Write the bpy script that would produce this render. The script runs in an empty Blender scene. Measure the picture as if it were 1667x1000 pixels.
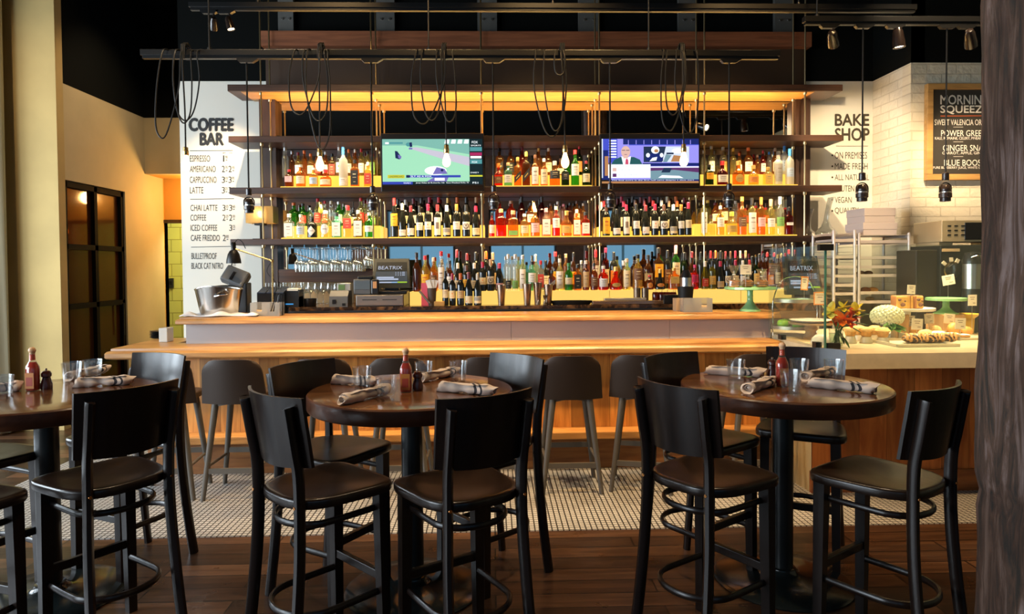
import bpy, bmesh, math, random
from mathutils import Vector, Matrix
random.seed(7)
SC = bpy.context.scene
COL = SC.collection
R = math.radians
# ------------------------------------------------------------------ camera
FPX, CAMH, YH = 1100.0, 1.71, 435.0
YAW, PITCH, ROLL = R(1.6), R(1.5), R(.43)
fw = Vector((math.sin(YAW)*math.cos(PITCH), math.cos(YAW)*math.cos(PITCH), -math.sin(PITCH)))
r0 = Vector((math.cos(YAW), -math.sin(YAW), 0)); u0 = r0.cross(fw)
rt = r0*math.cos(ROLL) - u0*math.sin(ROLL); up = u0*math.cos(ROLL) + r0*math.sin(ROLL)
CX, CY = 833.5, YH + FPX*math.tan(PITCH)
cam = bpy.data.cameras.new('camera'); camo = bpy.data.objects.new('camera', cam); COL.objects.link(camo)
m = Matrix.Identity(4)
for i in range(3):
    m[i][0], m[i][1], m[i][2] = rt[i], up[i], -fw[i]
m[0][3], m[1][3], m[2][3] = 0, 0, CAMH
camo.matrix_world = m
cam.sensor_width = 36; cam.lens = 36*FPX/1667; cam.shift_y = (CY-500)/1667; cam.clip_start = .05
SC.camera = camo
# ------------------------------------------------------------------ world, daylight, exposure
w = bpy.data.worlds.new('daylight'); SC.world = w; w.use_nodes = True
w.node_tree.nodes['Background'].inputs[0].default_value = (.22, .50, .80, 1)
w.node_tree.nodes['Background'].inputs[1].default_value = .45
SC.view_settings.view_transform = 'Standard'; SC.view_settings.look = 'None'
SC.view_settings.gamma = 1; SC.view_settings.use_curve_mapping = False
SC.view_settings.exposure = 0.55
SC.cycles.use_denoising = True
SC.cycles.transparent_max_bounces = 40; SC.cycles.max_bounces = 10; SC.cycles.diffuse_bounces = 3
SC.cycles.sample_clamp_indirect = 4; SC.cycles.caustics_reflective = False; SC.cycles.caustics_refractive = False
def light(name, kind, loc, target, power, color, **kw):
    l = bpy.data.lights.new(name, kind); o = bpy.data.objects.new(name, l); COL.objects.link(o)
    o.location = loc; l.energy = power; l.color = color
    if target is not None:
        o.rotation_euler = (Vector(target)-Vector(loc)).to_track_quat('-Z', 'Y').to_euler()
    for k, v in kw.items(): setattr(l, k, v)
    return o
COOL = (.80, .91, 1); WARM = (1, .62, .26); WARM2 = (1, .74, .45)
# daylight standing in the real window openings (left wall and the wall behind the camera)
for i, y in enumerate((-1.6, .7, 3.0, 5.3)):
    light('window_daylight', 'AREA', (-6.98, y, 1.95), (0, y+.6, 1.0), 150, COOL, shape='RECTANGLE', size=1.7, size_y=2.5)
for i, x in enumerate((-4.6, -1.9, .8, 3.5)):
    light('window_daylight', 'AREA', (x, -3.45, 2.0), (x, 3, 1.2), 1.5, (.28, .66, .95), shape='RECTANGLE', size=1.7, size_y=2.4)

# unseen spots added near the ceiling, fill light for tables, bar, shelves and walls
for (x, y, tx, ty, tz, pw, cl, ang) in ((-2.4, 3.3, -2.3, 3.5, 1, 130, WARM2, 75), (-.4, 3.3, -.4, 3.5, 1, 170, WARM2, 75), (1.6, 3.3, 1.6, 3.5, 1, 190, WARM2, 75),
        (-2.0, 4.1, -2.0, 5.8, .9, 260, WARM2, 60), (-.5, 4.1, -.4, 5.8, .9, 320, WARM, 60), (1.0, 4.1, 1.1, 5.8, .9, 400, WARM, 60), (3.0, 3.0, 3.2, 5.0, .6, 560, WARM, 50),
        (-1.6, 4.4, -1.5, 7, 2.3, 120, WARM, 50), (.5, 4.4, .5, 7, 2.3, 120, WARM, 50), (2.4, 4.4, 2.4, 7, 2.3, 120, WARM, 50),
        (3.6, 4.6, 3.9, 6.6, 1.7, 420, WARM2, 50), (-5.2, 4.6, -5.0, 7.3, 2.2, 80, WARM2, 75), (-3.6, 7.9, -4.6, 8.2, 2.2, 65, WARM2, 90)):
    light('fill_spot', 'SPOT', (x, y, 5.05), (tx, ty, tz), pw, cl, spot_size=R(ang), spot_blend=.8, shadow_soft_size=.06)

# ------------------------------------------------------------------ pixel -> place helpers
def ray(px, py):
    return fw + rt*((px-CX)/FPX) - up*((py-CY)/FPX)
O = Vector((0, 0, CAMH))
def PY(px, py, Y):
    d = ray(px, py); return O + d*(Y/d.y)
def PZ(px, py, z):
    d = ray(px, py); return O + d*((z-CAMH)/d.z)
def PX(px, py, x):
    d = ray(px, py); return O + d*(x/d.x)
def RC(x0, y0, x1, y1, Y):          # rectangle on a plane facing the camera -> X0, X1, Z0, Z1
    a = PY((x0+x1)/2, y1, Y); b = PY((x0+x1)/2, y0, Y)
    return PY(x0, (y0+y1)/2, Y).x, PY(x1, (y0+y1)/2, Y).x, a.z, b.z

# ------------------------------------------------------------------ mesh builder
class MB:
    def __init__(s): s.v = []; s.f = []; s.mi = []; s.m = 0
    def add(s, vs, fs):
        n = len(s.v); s.v += [Vector(p) for p in vs]
        s.f += [tuple(i+n for i in f) for f in fs]; s.mi += [s.m]*len(fs); return s
    def mat(s, i): s.m = i; return s
    def box(s, x0, x1, y0, y1, z0, z1, M=None):
        vs = [Vector((x, y, z)) for z in (z0, z1) for y in (y0, y1) for x in (x0, x1)]
        if M: vs = [M @ p for p in vs]
        return s.add(vs, [(0, 2, 3, 1), (4, 5, 7, 6), (0, 1, 5, 4), (2, 6, 7, 3), (0, 4, 6, 2), (1, 3, 7, 5)])
    def rbox(s, x0, x1, y0, y1, z0, z1, b=.01, M=None):   # bevelled box
        bm = bmesh.new(); bmesh.ops.create_cube(bm, size=1)
        for v in bm.verts:
            v.co = Vector(((x0+x1)/2+v.co.x*(x1-x0), (y0+y1)/2+v.co.y*(y1-y0), (z0+z1)/2+v.co.z*(z1-z0)))
        bmesh.ops.bevel(bm, geom=list(bm.edges), offset=b, segments=2, affect='EDGES', profile=.5)
        if M: bm.transform(M)
        bm.verts.index_update()
        s.add([v.co.copy() for v in bm.verts], [tuple(v.index for v in f.verts) for f in bm.faces]); bm.free(); return s
    def lathe(s, prof, seg=24, c=(0, 0, 0), n=2.0, sx=1, sy=1, M=None):
        vs = []; fs = []
        for (r, z) in prof:
            for k in range(seg):
                a = 2*math.pi*k/seg; ca, sa = math.cos(a), math.sin(a)
                q = (abs(ca)**n+abs(sa)**n)**(-1/n)
                p = Vector((r*q*ca*sx, r*q*sa*sy, z))
                p = (M @ p) if M else p + Vector(c)
                vs.append(p)
        for i in range(len(prof)-1):
            for k in range(seg):
                k2 = (k+1) % seg
                fs.append((i*seg+k, i*seg+k2, (i+1)*seg+k2, (i+1)*seg+k))
        fs.append(tuple(range(seg))[::-1]); fs.append(tuple((len(prof)-1)*seg+k for k in range(seg)))
        return s.add(vs, fs)
    def tube(s, pts, r, seg=8, closed=False, rx=None):
        pts = [Vector(p) for p in pts]; n = len(pts); vs = []; fs = []
        up_ = Vector((0, 0, 1)); prev = None
        for i, p in enumerate(pts):
            a = pts[(i-1) % n] if (closed or i) else p; b = pts[(i+1) % n] if (closed or i < n-1) else p
            t = (b-a).normalized()
            if prev is None:
                sde = t.cross(up_)
                if sde.length < .05: sde = t.cross(Vector((0, 1, 0)))
            else:
                sde = prev - t*prev.dot(t)
            sde.normalize(); prev = sde; u = sde.cross(t)
            rr = r[i] if isinstance(r, (list, tuple)) else r
            for k in range(seg):
                an = 2*math.pi*(k+.5)/seg
                vs.append(p + sde*(rr*math.cos(an)) + u*((rx or rr)*math.sin(an)))
        m_ = n if closed else n-1
        for i in range(m_):
            for k in range(seg):
                k2 = (k+1) % seg; j = (i+1) % n
                fs.append((i*seg+k, j*seg+k, j*seg+k2, i*seg+k2))
        if not closed:
            fs.append(tuple(range(seg))); fs.append(tuple((n-1)*seg+k for k in range(seg))[::-1])
        return s.add(vs, fs)
    def prism(s, poly, z0, z1, M=None):
        n = len(poly); vs = [Vector((p[0], p[1], z0)) for p in poly]+[Vector((p[0], p[1], z1)) for p in poly]
        if M: vs = [M @ p for p in vs]
        return s.add(vs, [tuple(range(n))[::-1], tuple(range(n, 2*n))]+[(i, (i+1) % n, n+(i+1) % n, n+i) for i in range(n)])
    def grid(s, fn, nu, nv):
        vs = [fn(i/nu, j/nv) for j in range(nv+1) for i in range(nu+1)]
        return s.add(vs, [(j*(nu+1)+i, j*(nu+1)+i+1, (j+1)*(nu+1)+i+1, (j+1)*(nu+1)+i) for j in range(nv) for i in range(nu)])
    def ball(s, c, r, seg=14, rings=9, sz=1, fn=None):
        pr = [(max(1e-4, math.sin(math.pi*i/rings))*r, -math.cos(math.pi*i/rings)*r*sz) for i in range(rings+1)]
        n0 = len(s.v); s.lathe(pr, seg, c)
        if fn:
            for i in range(n0, len(s.v)): s.v[i] = fn(s.v[i], Vector(c))
        return s
    def mesh(s, name, smooth=False, org=None):
        me = bpy.data.meshes.new(name)
        o = Vector(org) if org is not None else Vector((0, 0, 0))
        me.from_pydata([p-o for p in s.v], [], s.f)
        for p, i in zip(me.polygons, s.mi): p.material_index = i
        bm = bmesh.new(); bm.from_mesh(me); bmesh.ops.recalc_face_normals(bm, faces=bm.faces); bm.to_mesh(me); bm.free()
        if smooth:
            me.polygons.foreach_set('use_smooth', [True]*len(me.polygons))
            try: me.set_sharp_from_angle(angle=R(smooth if smooth is not True else 40))
            except Exception: pass
        return me
    def build(s, name, mats, parent=None, label=None, cat=None, group=None, kind=None, smooth=False, world=True):
        mats = mats if isinstance(mats, (list, tuple)) else [mats]
        if parent is not None:
            org = parent_world(parent) if world else None
        else:
            xs = [p.x for p in s.v]; ys = [p.y for p in s.v]; zs = [p.z for p in s.v]
            org = Vector(((min(xs)+max(xs))/2, (min(ys)+max(ys))/2, min(zs))) if world else None
        me = s.mesh(name, smooth, org)
        for mt in mats: me.materials.append(mt)
        o = bpy.data.objects.new(name, me); COL.objects.link(o)
        if parent is not None: o.parent = parent
        elif org is not None: o.location = org
        tag(o, label, cat, group, kind)
        return o
def parent_world(p):
    v = Vector((0, 0, 0))
    while p is not None: v = v + p.location; p = p.parent
    return v
def tag(o, label=None, cat=None, group=None, kind=None):
    if label: o['label'] = label
    if cat: o['category'] = cat
    if group: o['group'] = group
    if kind: o['kind'] = kind
    return o
def thing(name, label, cat, loc=(0, 0, 0), rz=0, group=None):
    o = bpy.data.objects.new(name, None); COL.objects.link(o); o.location = loc; o.rotation_euler = (0, 0, rz)
    o.empty_display_size = .1
    return tag(o, label, cat, group)
KIDS = {}
def copy_tree(o, parent=None):
    c = o.copy(); COL.objects.link(c)
    if parent is not None: c.parent = parent
    for ch in [x for x in bpy.data.objects if x.parent == o]: copy_tree(ch, c)
    return c
def cat_rom(pts, n=8, closed=False):
    P = [Vector(p) for p in pts]; out = []; N = len(P)
    rng = range(N) if closed else range(N-1)
    for i in rng:
        g = (lambda k: P[k % N]) if closed else (lambda k: P[min(max(k, 0), N-1)])
        a, b, c, d = g(i-1), g(i), g(i+1), g(i+2)
        for k in range(n):
            t = k/n
            out.append(.5*((2*b)+(c-a)*t+(2*a-5*b+4*c-d)*t*t+(3*b-a-3*c+d)*t**3))
    if not closed: out.append(P[-1])
    return out
def text_geo(mb, s, P00, P10, P01, off, mi=0, fit=True, squeeze=None):
    """letters laid flat on a surface; P00 bottom-left, P10 bottom-right, P01 top-left corners of the text box"""
    cu = bpy.data.curves.new('t', 'FONT'); cu.body = s; cu.resolution_u = 3
    ob = bpy.data.objects.new('t', cu); COL.objects.link(ob)
    dg = bpy.context.evaluated_depsgraph_get(); dg.update()
    me = bpy.data.meshes.new_from_object(ob.evaluated_get(dg))
    xs = [v.co.x for v in me.vertices]; ys = [v.co.y for v in me.vertices]
    if xs:
        x0, x1, y0, y1 = min(xs), max(xs), min(ys), max(ys)
        vs = [P00+(P10-P00)*((v.co.x-x0)/(x1-x0))+(P01-P00)*((v.co.y-y0)/max(1e-6, y1-y0))+off for v in me.vertices]
        old = mb.m; mb.m = mi
        mb.add(vs, [tuple(p.vertices) for p in me.polygons]); mb.m = old
    bpy.data.objects.remove(ob); bpy.data.curves.remove(cu); bpy.data.meshes.remove(me)

# ------------------------------------------------------------------ materials
MATS = {}
def nodes(name):
    m = bpy.data.materials.new(name); m.use_nodes = True; nt = m.node_tree
    return m, nt, nt.nodes, nt.links, nt.nodes['Principled BSDF']
def mat(name, col, rough=.5, metal=0, emit=None, es=0, spec=.5, noise=0, nscale=8, bump=0, coat=0):
    if name in MATS: return MATS[name]
    m, nt, N, L, b = nodes(name)
    b.inputs['Base Color'].default_value = (*col, 1); b.inputs['Roughness'].default_value = rough
    b.inputs['Metallic'].default_value = metal; b.inputs['Specular IOR Level'].default_value = spec
    if coat: b.inputs['Coat Weight'].default_value = coat; b.inputs['Coat Roughness'].default_value = .12
    if emit: b.inputs['Emission Color'].default_value = (*emit, 1); b.inputs['Emission Strength'].default_value = es
    if noise or bump:
        tc = N.new('ShaderNodeTexCoord'); nz = N.new('ShaderNodeTexNoise'); nz.inputs['Scale'].default_value = nscale
        nz.inputs['Detail'].default_value = 5; L.new(tc.outputs['Object'], nz.inputs['Vector'])
        if noise:
            cr = N.new('ShaderNodeValToRGB'); cr.color_ramp.elements[0].position = .3; cr.color_ramp.elements[1].position = .7
            cr.color_ramp.elements[0].color = (*[c*(1-noise) for c in col], 1); cr.color_ramp.elements[1].color = (*[min(1, c*(1+noise)) for c in col], 1)
            L.new(nz.outputs[0], cr.inputs[0]); L.new(cr.outputs[0], b.inputs['Base Color'])
        if bump:
            bp = N.new('ShaderNodeBump'); bp.inputs['Strength'].default_value = bump; bp.inputs['Distance'].default_value = .01
            L.new(nz.outputs[0], bp.inputs['Height']); L.new(bp.outputs[0], b.inputs['Normal'])
    MATS[name] = m; return m
def wood(name, c1, c2, axis='X', rough=.35, grain=14, board=0, seam=.004, coat=0, baxis=None, spec=.5):
    """wood with stretched grain along axis; optional boards of given width across baxis"""
    m, nt, N, L, b = nodes(name)
    g = N.new('ShaderNodeNewGeometry'); mp = N.new('ShaderNodeMapping')
    sc = {'X': (1.2, grain, grain), 'Y': (grain, 1.2, grain), 'Z': (grain, grain, 1.2)}[axis]
    mp.inputs['Scale'].default_value = sc; L.new(g.outputs['Position'], mp.inputs['Vector'])
    nz = N.new('ShaderNodeTexNoise'); nz.inputs['Scale'].default_value = 1.6; nz.inputs['Detail'].default_value = 7; nz.inputs['Distortion'].default_value = .9
    cr = N.new('ShaderNodeValToRGB'); e = cr.color_ramp.elements
    e[0].position = .32; e[1].position = .7; e[0].color = (*c1, 1); e[1].color = (*c2, 1)
    L.new(nz.outputs[0], cr.inputs[0]); last = cr.outputs[0]
    if board:
        sp = N.new('ShaderNodeSeparateXYZ'); L.new(g.outputs['Position'], sp.inputs[0])
        dv = N.new('ShaderNodeMath'); dv.operation = 'DIVIDE'; dv.inputs[1].default_value = board; L.new(sp.outputs[baxis or 'X'], dv.inputs[0])
        fl = N.new('ShaderNodeMath'); fl.operation = 'FLOOR'; L.new(dv.outputs[0], fl.inputs[0])
        wn = N.new('ShaderNodeTexWhiteNoise'); wn.noise_dimensions = '1D'; L.new(fl.outputs[0], wn.inputs['W'])
        # shift the grain from board to board
        cm = N.new('ShaderNodeCombineXYZ'); ml = N.new('ShaderNodeMath'); ml.operation = 'MULTIPLY'; ml.inputs[1].default_value = 37
        L.new(wn.outputs['Value'], ml.inputs[0])
        for k in range(3): L.new(ml.outputs[0], cm.inputs[k])
        ad = N.new('ShaderNodeVectorMath'); ad.operation = 'ADD'; L.new(mp.outputs[0], ad.inputs[0]); L.new(cm.outputs[0], ad.inputs[1])
        L.new(ad.outputs[0], nz.inputs['Vector'])
        hs = N.new('ShaderNodeMath'); hs.operation = 'MULTIPLY_ADD'; hs.inputs[1].default_value = .75; hs.inputs[2].default_value = .6
        L.new(wn.outputs['Value'], hs.inputs[0])
        mx = N.new('ShaderNodeVectorMath'); mx.operation = 'SCALE'; L.new(last, mx.inputs[0]); L.new(hs.outputs[0], mx.inputs['Scale'])
        fr = N.new('ShaderNodeMath'); fr.operation = 'FRACT'; L.new(dv.outputs[0], fr.inputs[0])
        lt = N.new('ShaderNodeMath'); lt.operation = 'LESS_THAN'; lt.inputs[1].default_value = seam/board; L.new(fr.outputs[0], lt.inputs[0])
        mc = N.new('ShaderNodeMix'); mc.data_type = 'RGBA'; L.new(lt.outputs[0], mc.inputs['Factor']); L.new(mx.outputs[0], mc.inputs['A'])
        mc.inputs['B'].default_value = (*[c*.35 for c in c1], 1); last = mc.outputs['Result']
    else:
        L.new(mp.outputs[0], nz.inputs['Vector'])
    L.new(last, b.inputs['Base Color']); b.inputs['Roughness'].default_value = rough; b.inputs['Specular IOR Level'].default_value = spec
    if coat: b.inputs['Coat Weight'].default_value = coat; b.inputs['Coat Roughness'].default_value = .1
    bp = N.new('ShaderNodeBump'); bp.inputs['Strength'].default_value = .08; bp.inputs['Distance'].default_value = .01
    L.new(nz.outputs[0], bp.inputs['Height']); L.new(bp.outputs[0], b.inputs['Normal'])
    MATS[name] = m; return m
def glassy(name, tint, body=.3, rough=.12, gloss=.9, bodycol=None, f0=.045):
    """see-through tinted glass: straight transmission, some coloured body, mirror-like rim"""
    if name in MATS: return MATS[name]
    m, nt, N, L, b = nodes(name)
    tr = N.new('ShaderNodeBsdfTransparent'); tr.inputs[0].default_value = (*tint, 1)
    out = N['Material Output']; cur = tr.outputs[0]
    if body:
        bc = bodycol or tint
        tl = N.new('ShaderNodeBsdfTranslucent'); tl.inputs[0].default_value = (*bc, 1)
        df = N.new('ShaderNodeBsdfDiffuse'); df.inputs[0].default_value = (*bc, 1)
        m1 = N.new('ShaderNodeMixShader'); m1.inputs[0].default_value = .4; L.new(tl.outputs[0], m1.inputs[1]); L.new(df.outputs[0], m1.inputs[2])
        m2 = N.new('ShaderNodeMixShader'); m2.inputs[0].default_value = body; L.new(cur, m2.inputs[1]); L.new(m1.outputs[0], m2.inputs[2]); cur = m2.outputs[0]
    gl = N.new('ShaderNodeBsdfGlossy'); gl.inputs['Roughness'].default_value = rough; gl.inputs[0].default_value = (gloss, gloss, gloss, 1)
    lw = N.new('ShaderNodeLayerWeight'); lw.inputs[0].default_value = .5     # Schlick reflectance, the same on both faces
    pw = N.new('ShaderNodeMath'); pw.operation = 'POWER'; pw.inputs[1].default_value = 4; L.new(lw.outputs['Facing'], pw.inputs[0])
    fr = N.new('ShaderNodeMath'); fr.operation = 'MULTIPLY_ADD'; fr.inputs[1].default_value = .75; fr.inputs[2].default_value = f0; L.new(pw.outputs[0], fr.inputs[0])
    m3 = N.new('ShaderNodeMixShader'); L.new(fr.outputs[0], m3.inputs[0]); L.new(cur, m3.inputs[1]); L.new(gl.outputs[0], m3.inputs[2])
    L.new(m3.outputs[0], out.inputs[0]); N.remove(b)
    MATS[name] = m; return m
def emat(name, col, s):
    if name in MATS: return MATS[name]
    return mat(name, (col[0]*.12, col[1]*.12, col[2]*.12), .25, emit=col, es=s)
# ================================================================== the room
ZC, ZW = 5.2, 3.72
M_black = mat('black_paint', (.003, .0035, .003), .9, spec=.1)
M_beige = mat('beige_plaster', (.52, .42, .24), .85, noise=.05, nscale=3)
M_white = mat('white_plaster', (.72, .69, .60), .8)
M_orange = mat('orange_plaster', (.62, .33, .07), .8)
M_dbrown = wood('dark_brown_wood', (.035, .016, .009), (.075, .032, .017), 'X', .4, 20)
M_dbrownz = wood('dark_brown_wood_upright', (.03, .015, .009), (.06, .028, .016), 'Z', .45, 20)
M_steel = mat('brushed_steel', (.62, .60, .56), .28, 1)
M_dsteel = mat('dark_steel', (.10, .10, .10), .35, 1)
M_chrome = mat('chrome', (.8, .8, .8), .08, 1)
M_brass = mat('brass', (.75, .50, .20), .25, 1)
M_blackm = mat('black_metal', (.006, .006, .006), .38, spec=.35)
M_rubber = mat('black_rubber', (.005, .005, .005), .55, spec=.3)
M_plastic = mat('black_plastic', (.008, .008, .009), .3)
M_grey = mat('grey_plastic', (.10, .105, .11), .4)
M_lgrey = mat('light_grey_plastic', (.45, .45, .44), .4)
M_paper = mat('white_paper', (.80, .77, .70), .8)
M_kraft = mat('tan_card', (.42, .28, .15), .8)
# plank floor with end joints
def floor_mat():
    m, nt, N, L, b = nodes('plank_floor')
    g = N.new('ShaderNodeNewGeometry')
    br = N.new('ShaderNodeTexBrick'); br.inputs['Scale'].default_value = 1; br.inputs['Brick Width'].default_value = 1.35; br.inputs['Row Height'].default_value = .145
    br.inputs['Mortar Size'].default_value = .005; br.offset = .37; br.offset_frequency = 2; br.inputs['Bias'].default_value = 0
    br.inputs['Color1'].default_value = (0, 0, 0, 1); br.inputs['Color2'].default_value = (1, 1, 1, 1); br.inputs['Mortar'].default_value = (.5, .5, .5, 1)
    L.new(g.outputs['Position'], br.inputs['Vector'])
    mp = N.new('ShaderNodeMapping'); mp.inputs['Scale'].default_value = (1.3, 16, 1); L.new(g.outputs['Position'], mp.inputs['Vector'])
    ad = N.new('ShaderNodeVectorMath'); ad.operation = 'MULTIPLY_ADD'; L.new(br.outputs['Color'], ad.inputs[0]); ad.inputs[1].default_value = (31, 17, 9); L.new(mp.outputs[0], ad.inputs[2])
    nz = N.new('ShaderNodeTexNoise'); nz.inputs['Scale'].default_value = 1.5; nz.inputs['Detail'].default_value = 8; nz.inputs['Distortion'].default_value = .7; L.new(ad.outputs[0], nz.inputs['Vector'])
    mx = N.new('ShaderNodeMix'); mx.data_type = 'FLOAT'; mx.inputs['Factor'].default_value = .42; L.new(nz.outputs[0], mx.inputs['A']); L.new(br.outputs['Color'], mx.inputs['B'])
    cr = N.new('ShaderNodeValToRGB'); e = cr.color_ramp.elements
    e[0].position = .2; e[1].position = .85; e[0].color = (.012, .006, .0035, 1); e[1].color = (.15, .072, .036, 1)
    q = e.new(.5); q.color = (.045, .020, .010, 1)
    L.new(mx.outputs['Result'], cr.inputs[0])
    mc = N.new('ShaderNodeMix'); mc.data_type = 'RGBA'; L.new(br.outputs['Fac'], mc.inputs['Factor']); L.new(cr.outputs[0], mc.inputs['A']); mc.inputs['B'].default_value = (.004, .0025, .002, 1)
    L.new(mc.outputs['Result'], b.inputs['Base Color'])
    n2 = N.new('ShaderNodeTexNoise'); n2.inputs['Scale'].default_value = 5; n2.inputs['Detail'].default_value = 4; L.new(g.outputs['Position'], n2.inputs['Vector'])
    mr = N.new('ShaderNodeMapRange'); mr.inputs['To Min'].default_value = .16; mr.inputs['To Max'].default_value = .48; L.new(n2.outputs[0], mr.inputs[0]); L.new(mr.outputs[0], b.inputs['Roughness'])
    bp = N.new('ShaderNodeBump'); bp.inputs['Strength'].default_value = .25; bp.inputs['Distance'].default_value = .004; L.new(nz.outputs[0], bp.inputs['Height']); L.new(bp.outputs[0], b.inputs['Normal'])
    return m
def grid_tile_mat(name, tile, grout, w, h, ms, plane='XY', rough=.4, off=0, bump=.3, vary=.05):
    m, nt, N, L, b = nodes(name)
    g = N.new('ShaderNodeNewGeometry'); vec = g.outputs['Position']
    if plane != 'XY':
        sp = N.new('ShaderNodeSeparateXYZ'); L.new(vec, sp.inputs[0]); cb = N.new('ShaderNodeCombineXYZ')
        L.new(sp.outputs[plane[0]], cb.inputs[0]); L.new(sp.outputs[plane[1]], cb.inputs[1]); vec = cb.outputs[0]
    br = N.new('ShaderNodeTexBrick'); br.inputs['Scale'].default_value = 1; br.inputs['Brick Width'].default_value = w; br.inputs['Row Height'].default_value = h
    br.inputs['Mortar Size'].default_value = ms; br.inputs['Mortar Smooth'].default_value = .2; br.offset = off
    br.inputs['Color1'].default_value = (*[c*(1-vary) for c in tile], 1); br.inputs['Color2'].default_value = (*[min(1, c*(1+vary)) for c in tile], 1); br.inputs['Mortar'].default_value = (*grout, 1)
    L.new(vec, br.inputs['Vector']); L.new(br.outputs['Color'], b.inputs['Base Color']); b.inputs['Roughness'].default_value = rough
    if bump:
        nz = N.new('ShaderNodeTexNoise'); nz.inputs['Scale'].default_value = 18; L.new(vec, nz.inputs['Vector'])
        ma = N.new('ShaderNodeMath'); ma.operation = 'MULTIPLY_ADD'; ma.inputs[1].default_value = -1; L.new(br.outputs['Fac'], ma.inputs[0]); L.new(nz.outputs[0], ma.inputs[2])
        bp = N.new('ShaderNodeBump'); bp.inputs['Strength'].default_value = bump; bp.inputs['Distance'].default_value = .012; L.new(ma.outputs[0], bp.inputs['Height']); L.new(bp.outputs[0], b.inputs['Normal'])
    return m
M_floor = floor_mat()
M_mosaic = grid_tile_mat('white_mosaic', (.44, .43, .41), (.03, .027, .024), .037, .037, .005, 'XY', .4, 0, .15)
M_brick = grid_tile_mat('white_painted_brick', (.74, .66, .50), (.62, .54, .40), .30, .095, .006, 'XZ', .7, .5, .8)
M_brick2 = grid_tile_mat('white_painted_brick_side', (.74, .68, .55), (.64, .58, .45), .30, .095, .006, 'YZ', .7, .5, .8)
M_gtile = grid_tile_mat('yellow_green_tile', (.62, .62, .16), (.30, .28, .06), .3, .2, .006, 'XZ', .25, .5, .1)

def struct(name, mb, m_, **k): return mb.build(name, m_, kind='structure', **k)
struct('floor', MB().box(-7.2, 7.7, -3.7, 12, -.12, 0), M_floor)
struct('floor_mosaic', MB().box(-3.81, 7.5, 4.32, 7.36, 0, .004), M_mosaic)
struct('ceiling', MB().box(-7.2, 7.7, -3.7, 9.3, ZC, ZC+.12), M_black)
XL, YP = -4.6, 7.32
# wall carrying the pillar face at the left, up to the ceiling
struct('wall_left_pillar', MB().box(-7.2, XL, YP, YP+.12, 0, ZC), mat('tan_plaster', (.50, .36, .14), .85, noise=.12, nscale=1.6))
# left wall beyond it, with the glazed door
D0, D1, DZ = 7.44, 8.62, 2.69
struct('wall_left_hall', MB().box(XL-.14, XL, D1, 9.6, 0, ZW).box(XL-.14, XL, D0, D1, DZ, ZW), M_beige)
struct('wall_left_hall_upper', MB().box(XL-.14, XL, YP+.12, 9.6, ZW, ZC), M_black)
YB = 9.12
struct('wall_hall_back', MB().box(XL, -2.6, YB, YB+.1, 2.98, ZW), M_beige)
struct('wall_hall_back_upper', MB().box(XL, -2.6, YB, YB+.1, ZW, ZC), M_black)
# orange passage with a doorway to a tiled room
YD = 9.62
dx0, dx1, dz = PY(263, 450, YD).x, -3.35, PY(280, 358, YD).z
struct('wall_passage', MB().box(XL-.14, XL, YB+.48, YD+.1, 0, 3.1).box(XL, dx0, YD, YD+.1, 0, 2.98).box(dx0, -2.6, YD, YD+.1, dz, 2.98).box(dx1, -2.6, YD, YD+.1, 0, dz), M_orange)
struct('ceiling_passage', MB().box(XL, -2.6, YB+.1, YD, 2.98, 3.05), M_orange)
struct('door_2', MB().box(dx0, dx0+.045, YD-.02, YD+.1, 0, dz).box(dx0, dx1, YD-.02, YD+.1, dz-.045, dz).box(dx1-.045, dx1, YD-.02, YD+.1, 0, dz), M_dbrownz)
struct('wall_tiled', MB().box(-5.4, -2.6, 11.2, 11.3, 0, 3.1), M_gtile)
struct('wall_tiled_side', MB().box(-2.6, -2.5, 9.1, 11.3, 0, 3.1), M_beige)
struct('ceiling_tiled', MB().box(-5.4, -2.6, YD+.1, 11.3, 3.1, 3.15), M_white)
a = PY(278, 461, 11.19)
sw = MB().rbox(a.x-.05, a.x+.05, 11.17, 11.2, a.z-.08, a.z+.08, .008).build('wall_switch', M_dsteel, label='small dark switch plate on the yellow tiled wall', cat='switch')
MB().box(a.x-.018, a.x+.018, 11.155, 11.172, a.z-.03, a.z+.03).build('rocker', M_blackm, sw)
a = PY(268, 449, 11.19)
MB().rbox(a.x-.09, a.x+.05, 11.12, 11.2, a.z-.2, a.z+.14, .01).build('paper_dispenser', M_kraft, label='tan paper dispenser on the yellow tiled wall', cat='dispenser')
light('restroom_light', 'AREA', (-4, 10.4, 3.05), (-4, 10.4, 0), 55, (1, .88, .45), shape='RECTANGLE', size=1.2, size_y=.8)
light('passage_light', 'POINT', (-3.8, 9.4, 2.7), None, 34, (1, .6, .2), shadow_soft_size=.08)
# the glazed door and the lit room behind its amber panes
door = thing('door_1', None, None, (XL-.07, D0, 0)); door['kind'] = 'structure'
fm = MB(); W = D1-D0
for y in (0, .5*W-.03, W-.06): fm.box(-.04, .05, y, y+.06, 0, DZ)
for z in (0, .62, 1.28, 1.94, DZ-.07): fm.box(-.04, .05, 0, W, z, z+.06)
fm.build('door_frame', mat('matt_black_frame', (.008, .006, .004), .8, spec=.1), door, world=False)
pm = MB()
for k in range(2):
    pm.box(-.006, .006, .05+k*W/2, W/2+k*W/2-.01, .05, 1.97 if k == 0 else DZ-.05)
pm.build('door_pane', glassy('amber_brown_glass', (.20, .085, .025), .93, .12, .4, (.13, .050, .014)), door, world=False)
MB().box(-.006, .006, .05, W/2-.01, 1.97, DZ-.05).build('door_pane', glassy('amber_clear_glass', (.42, .20, .06), .45, .08, .4, (.13, .055, .016)), door, world=False)
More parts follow.
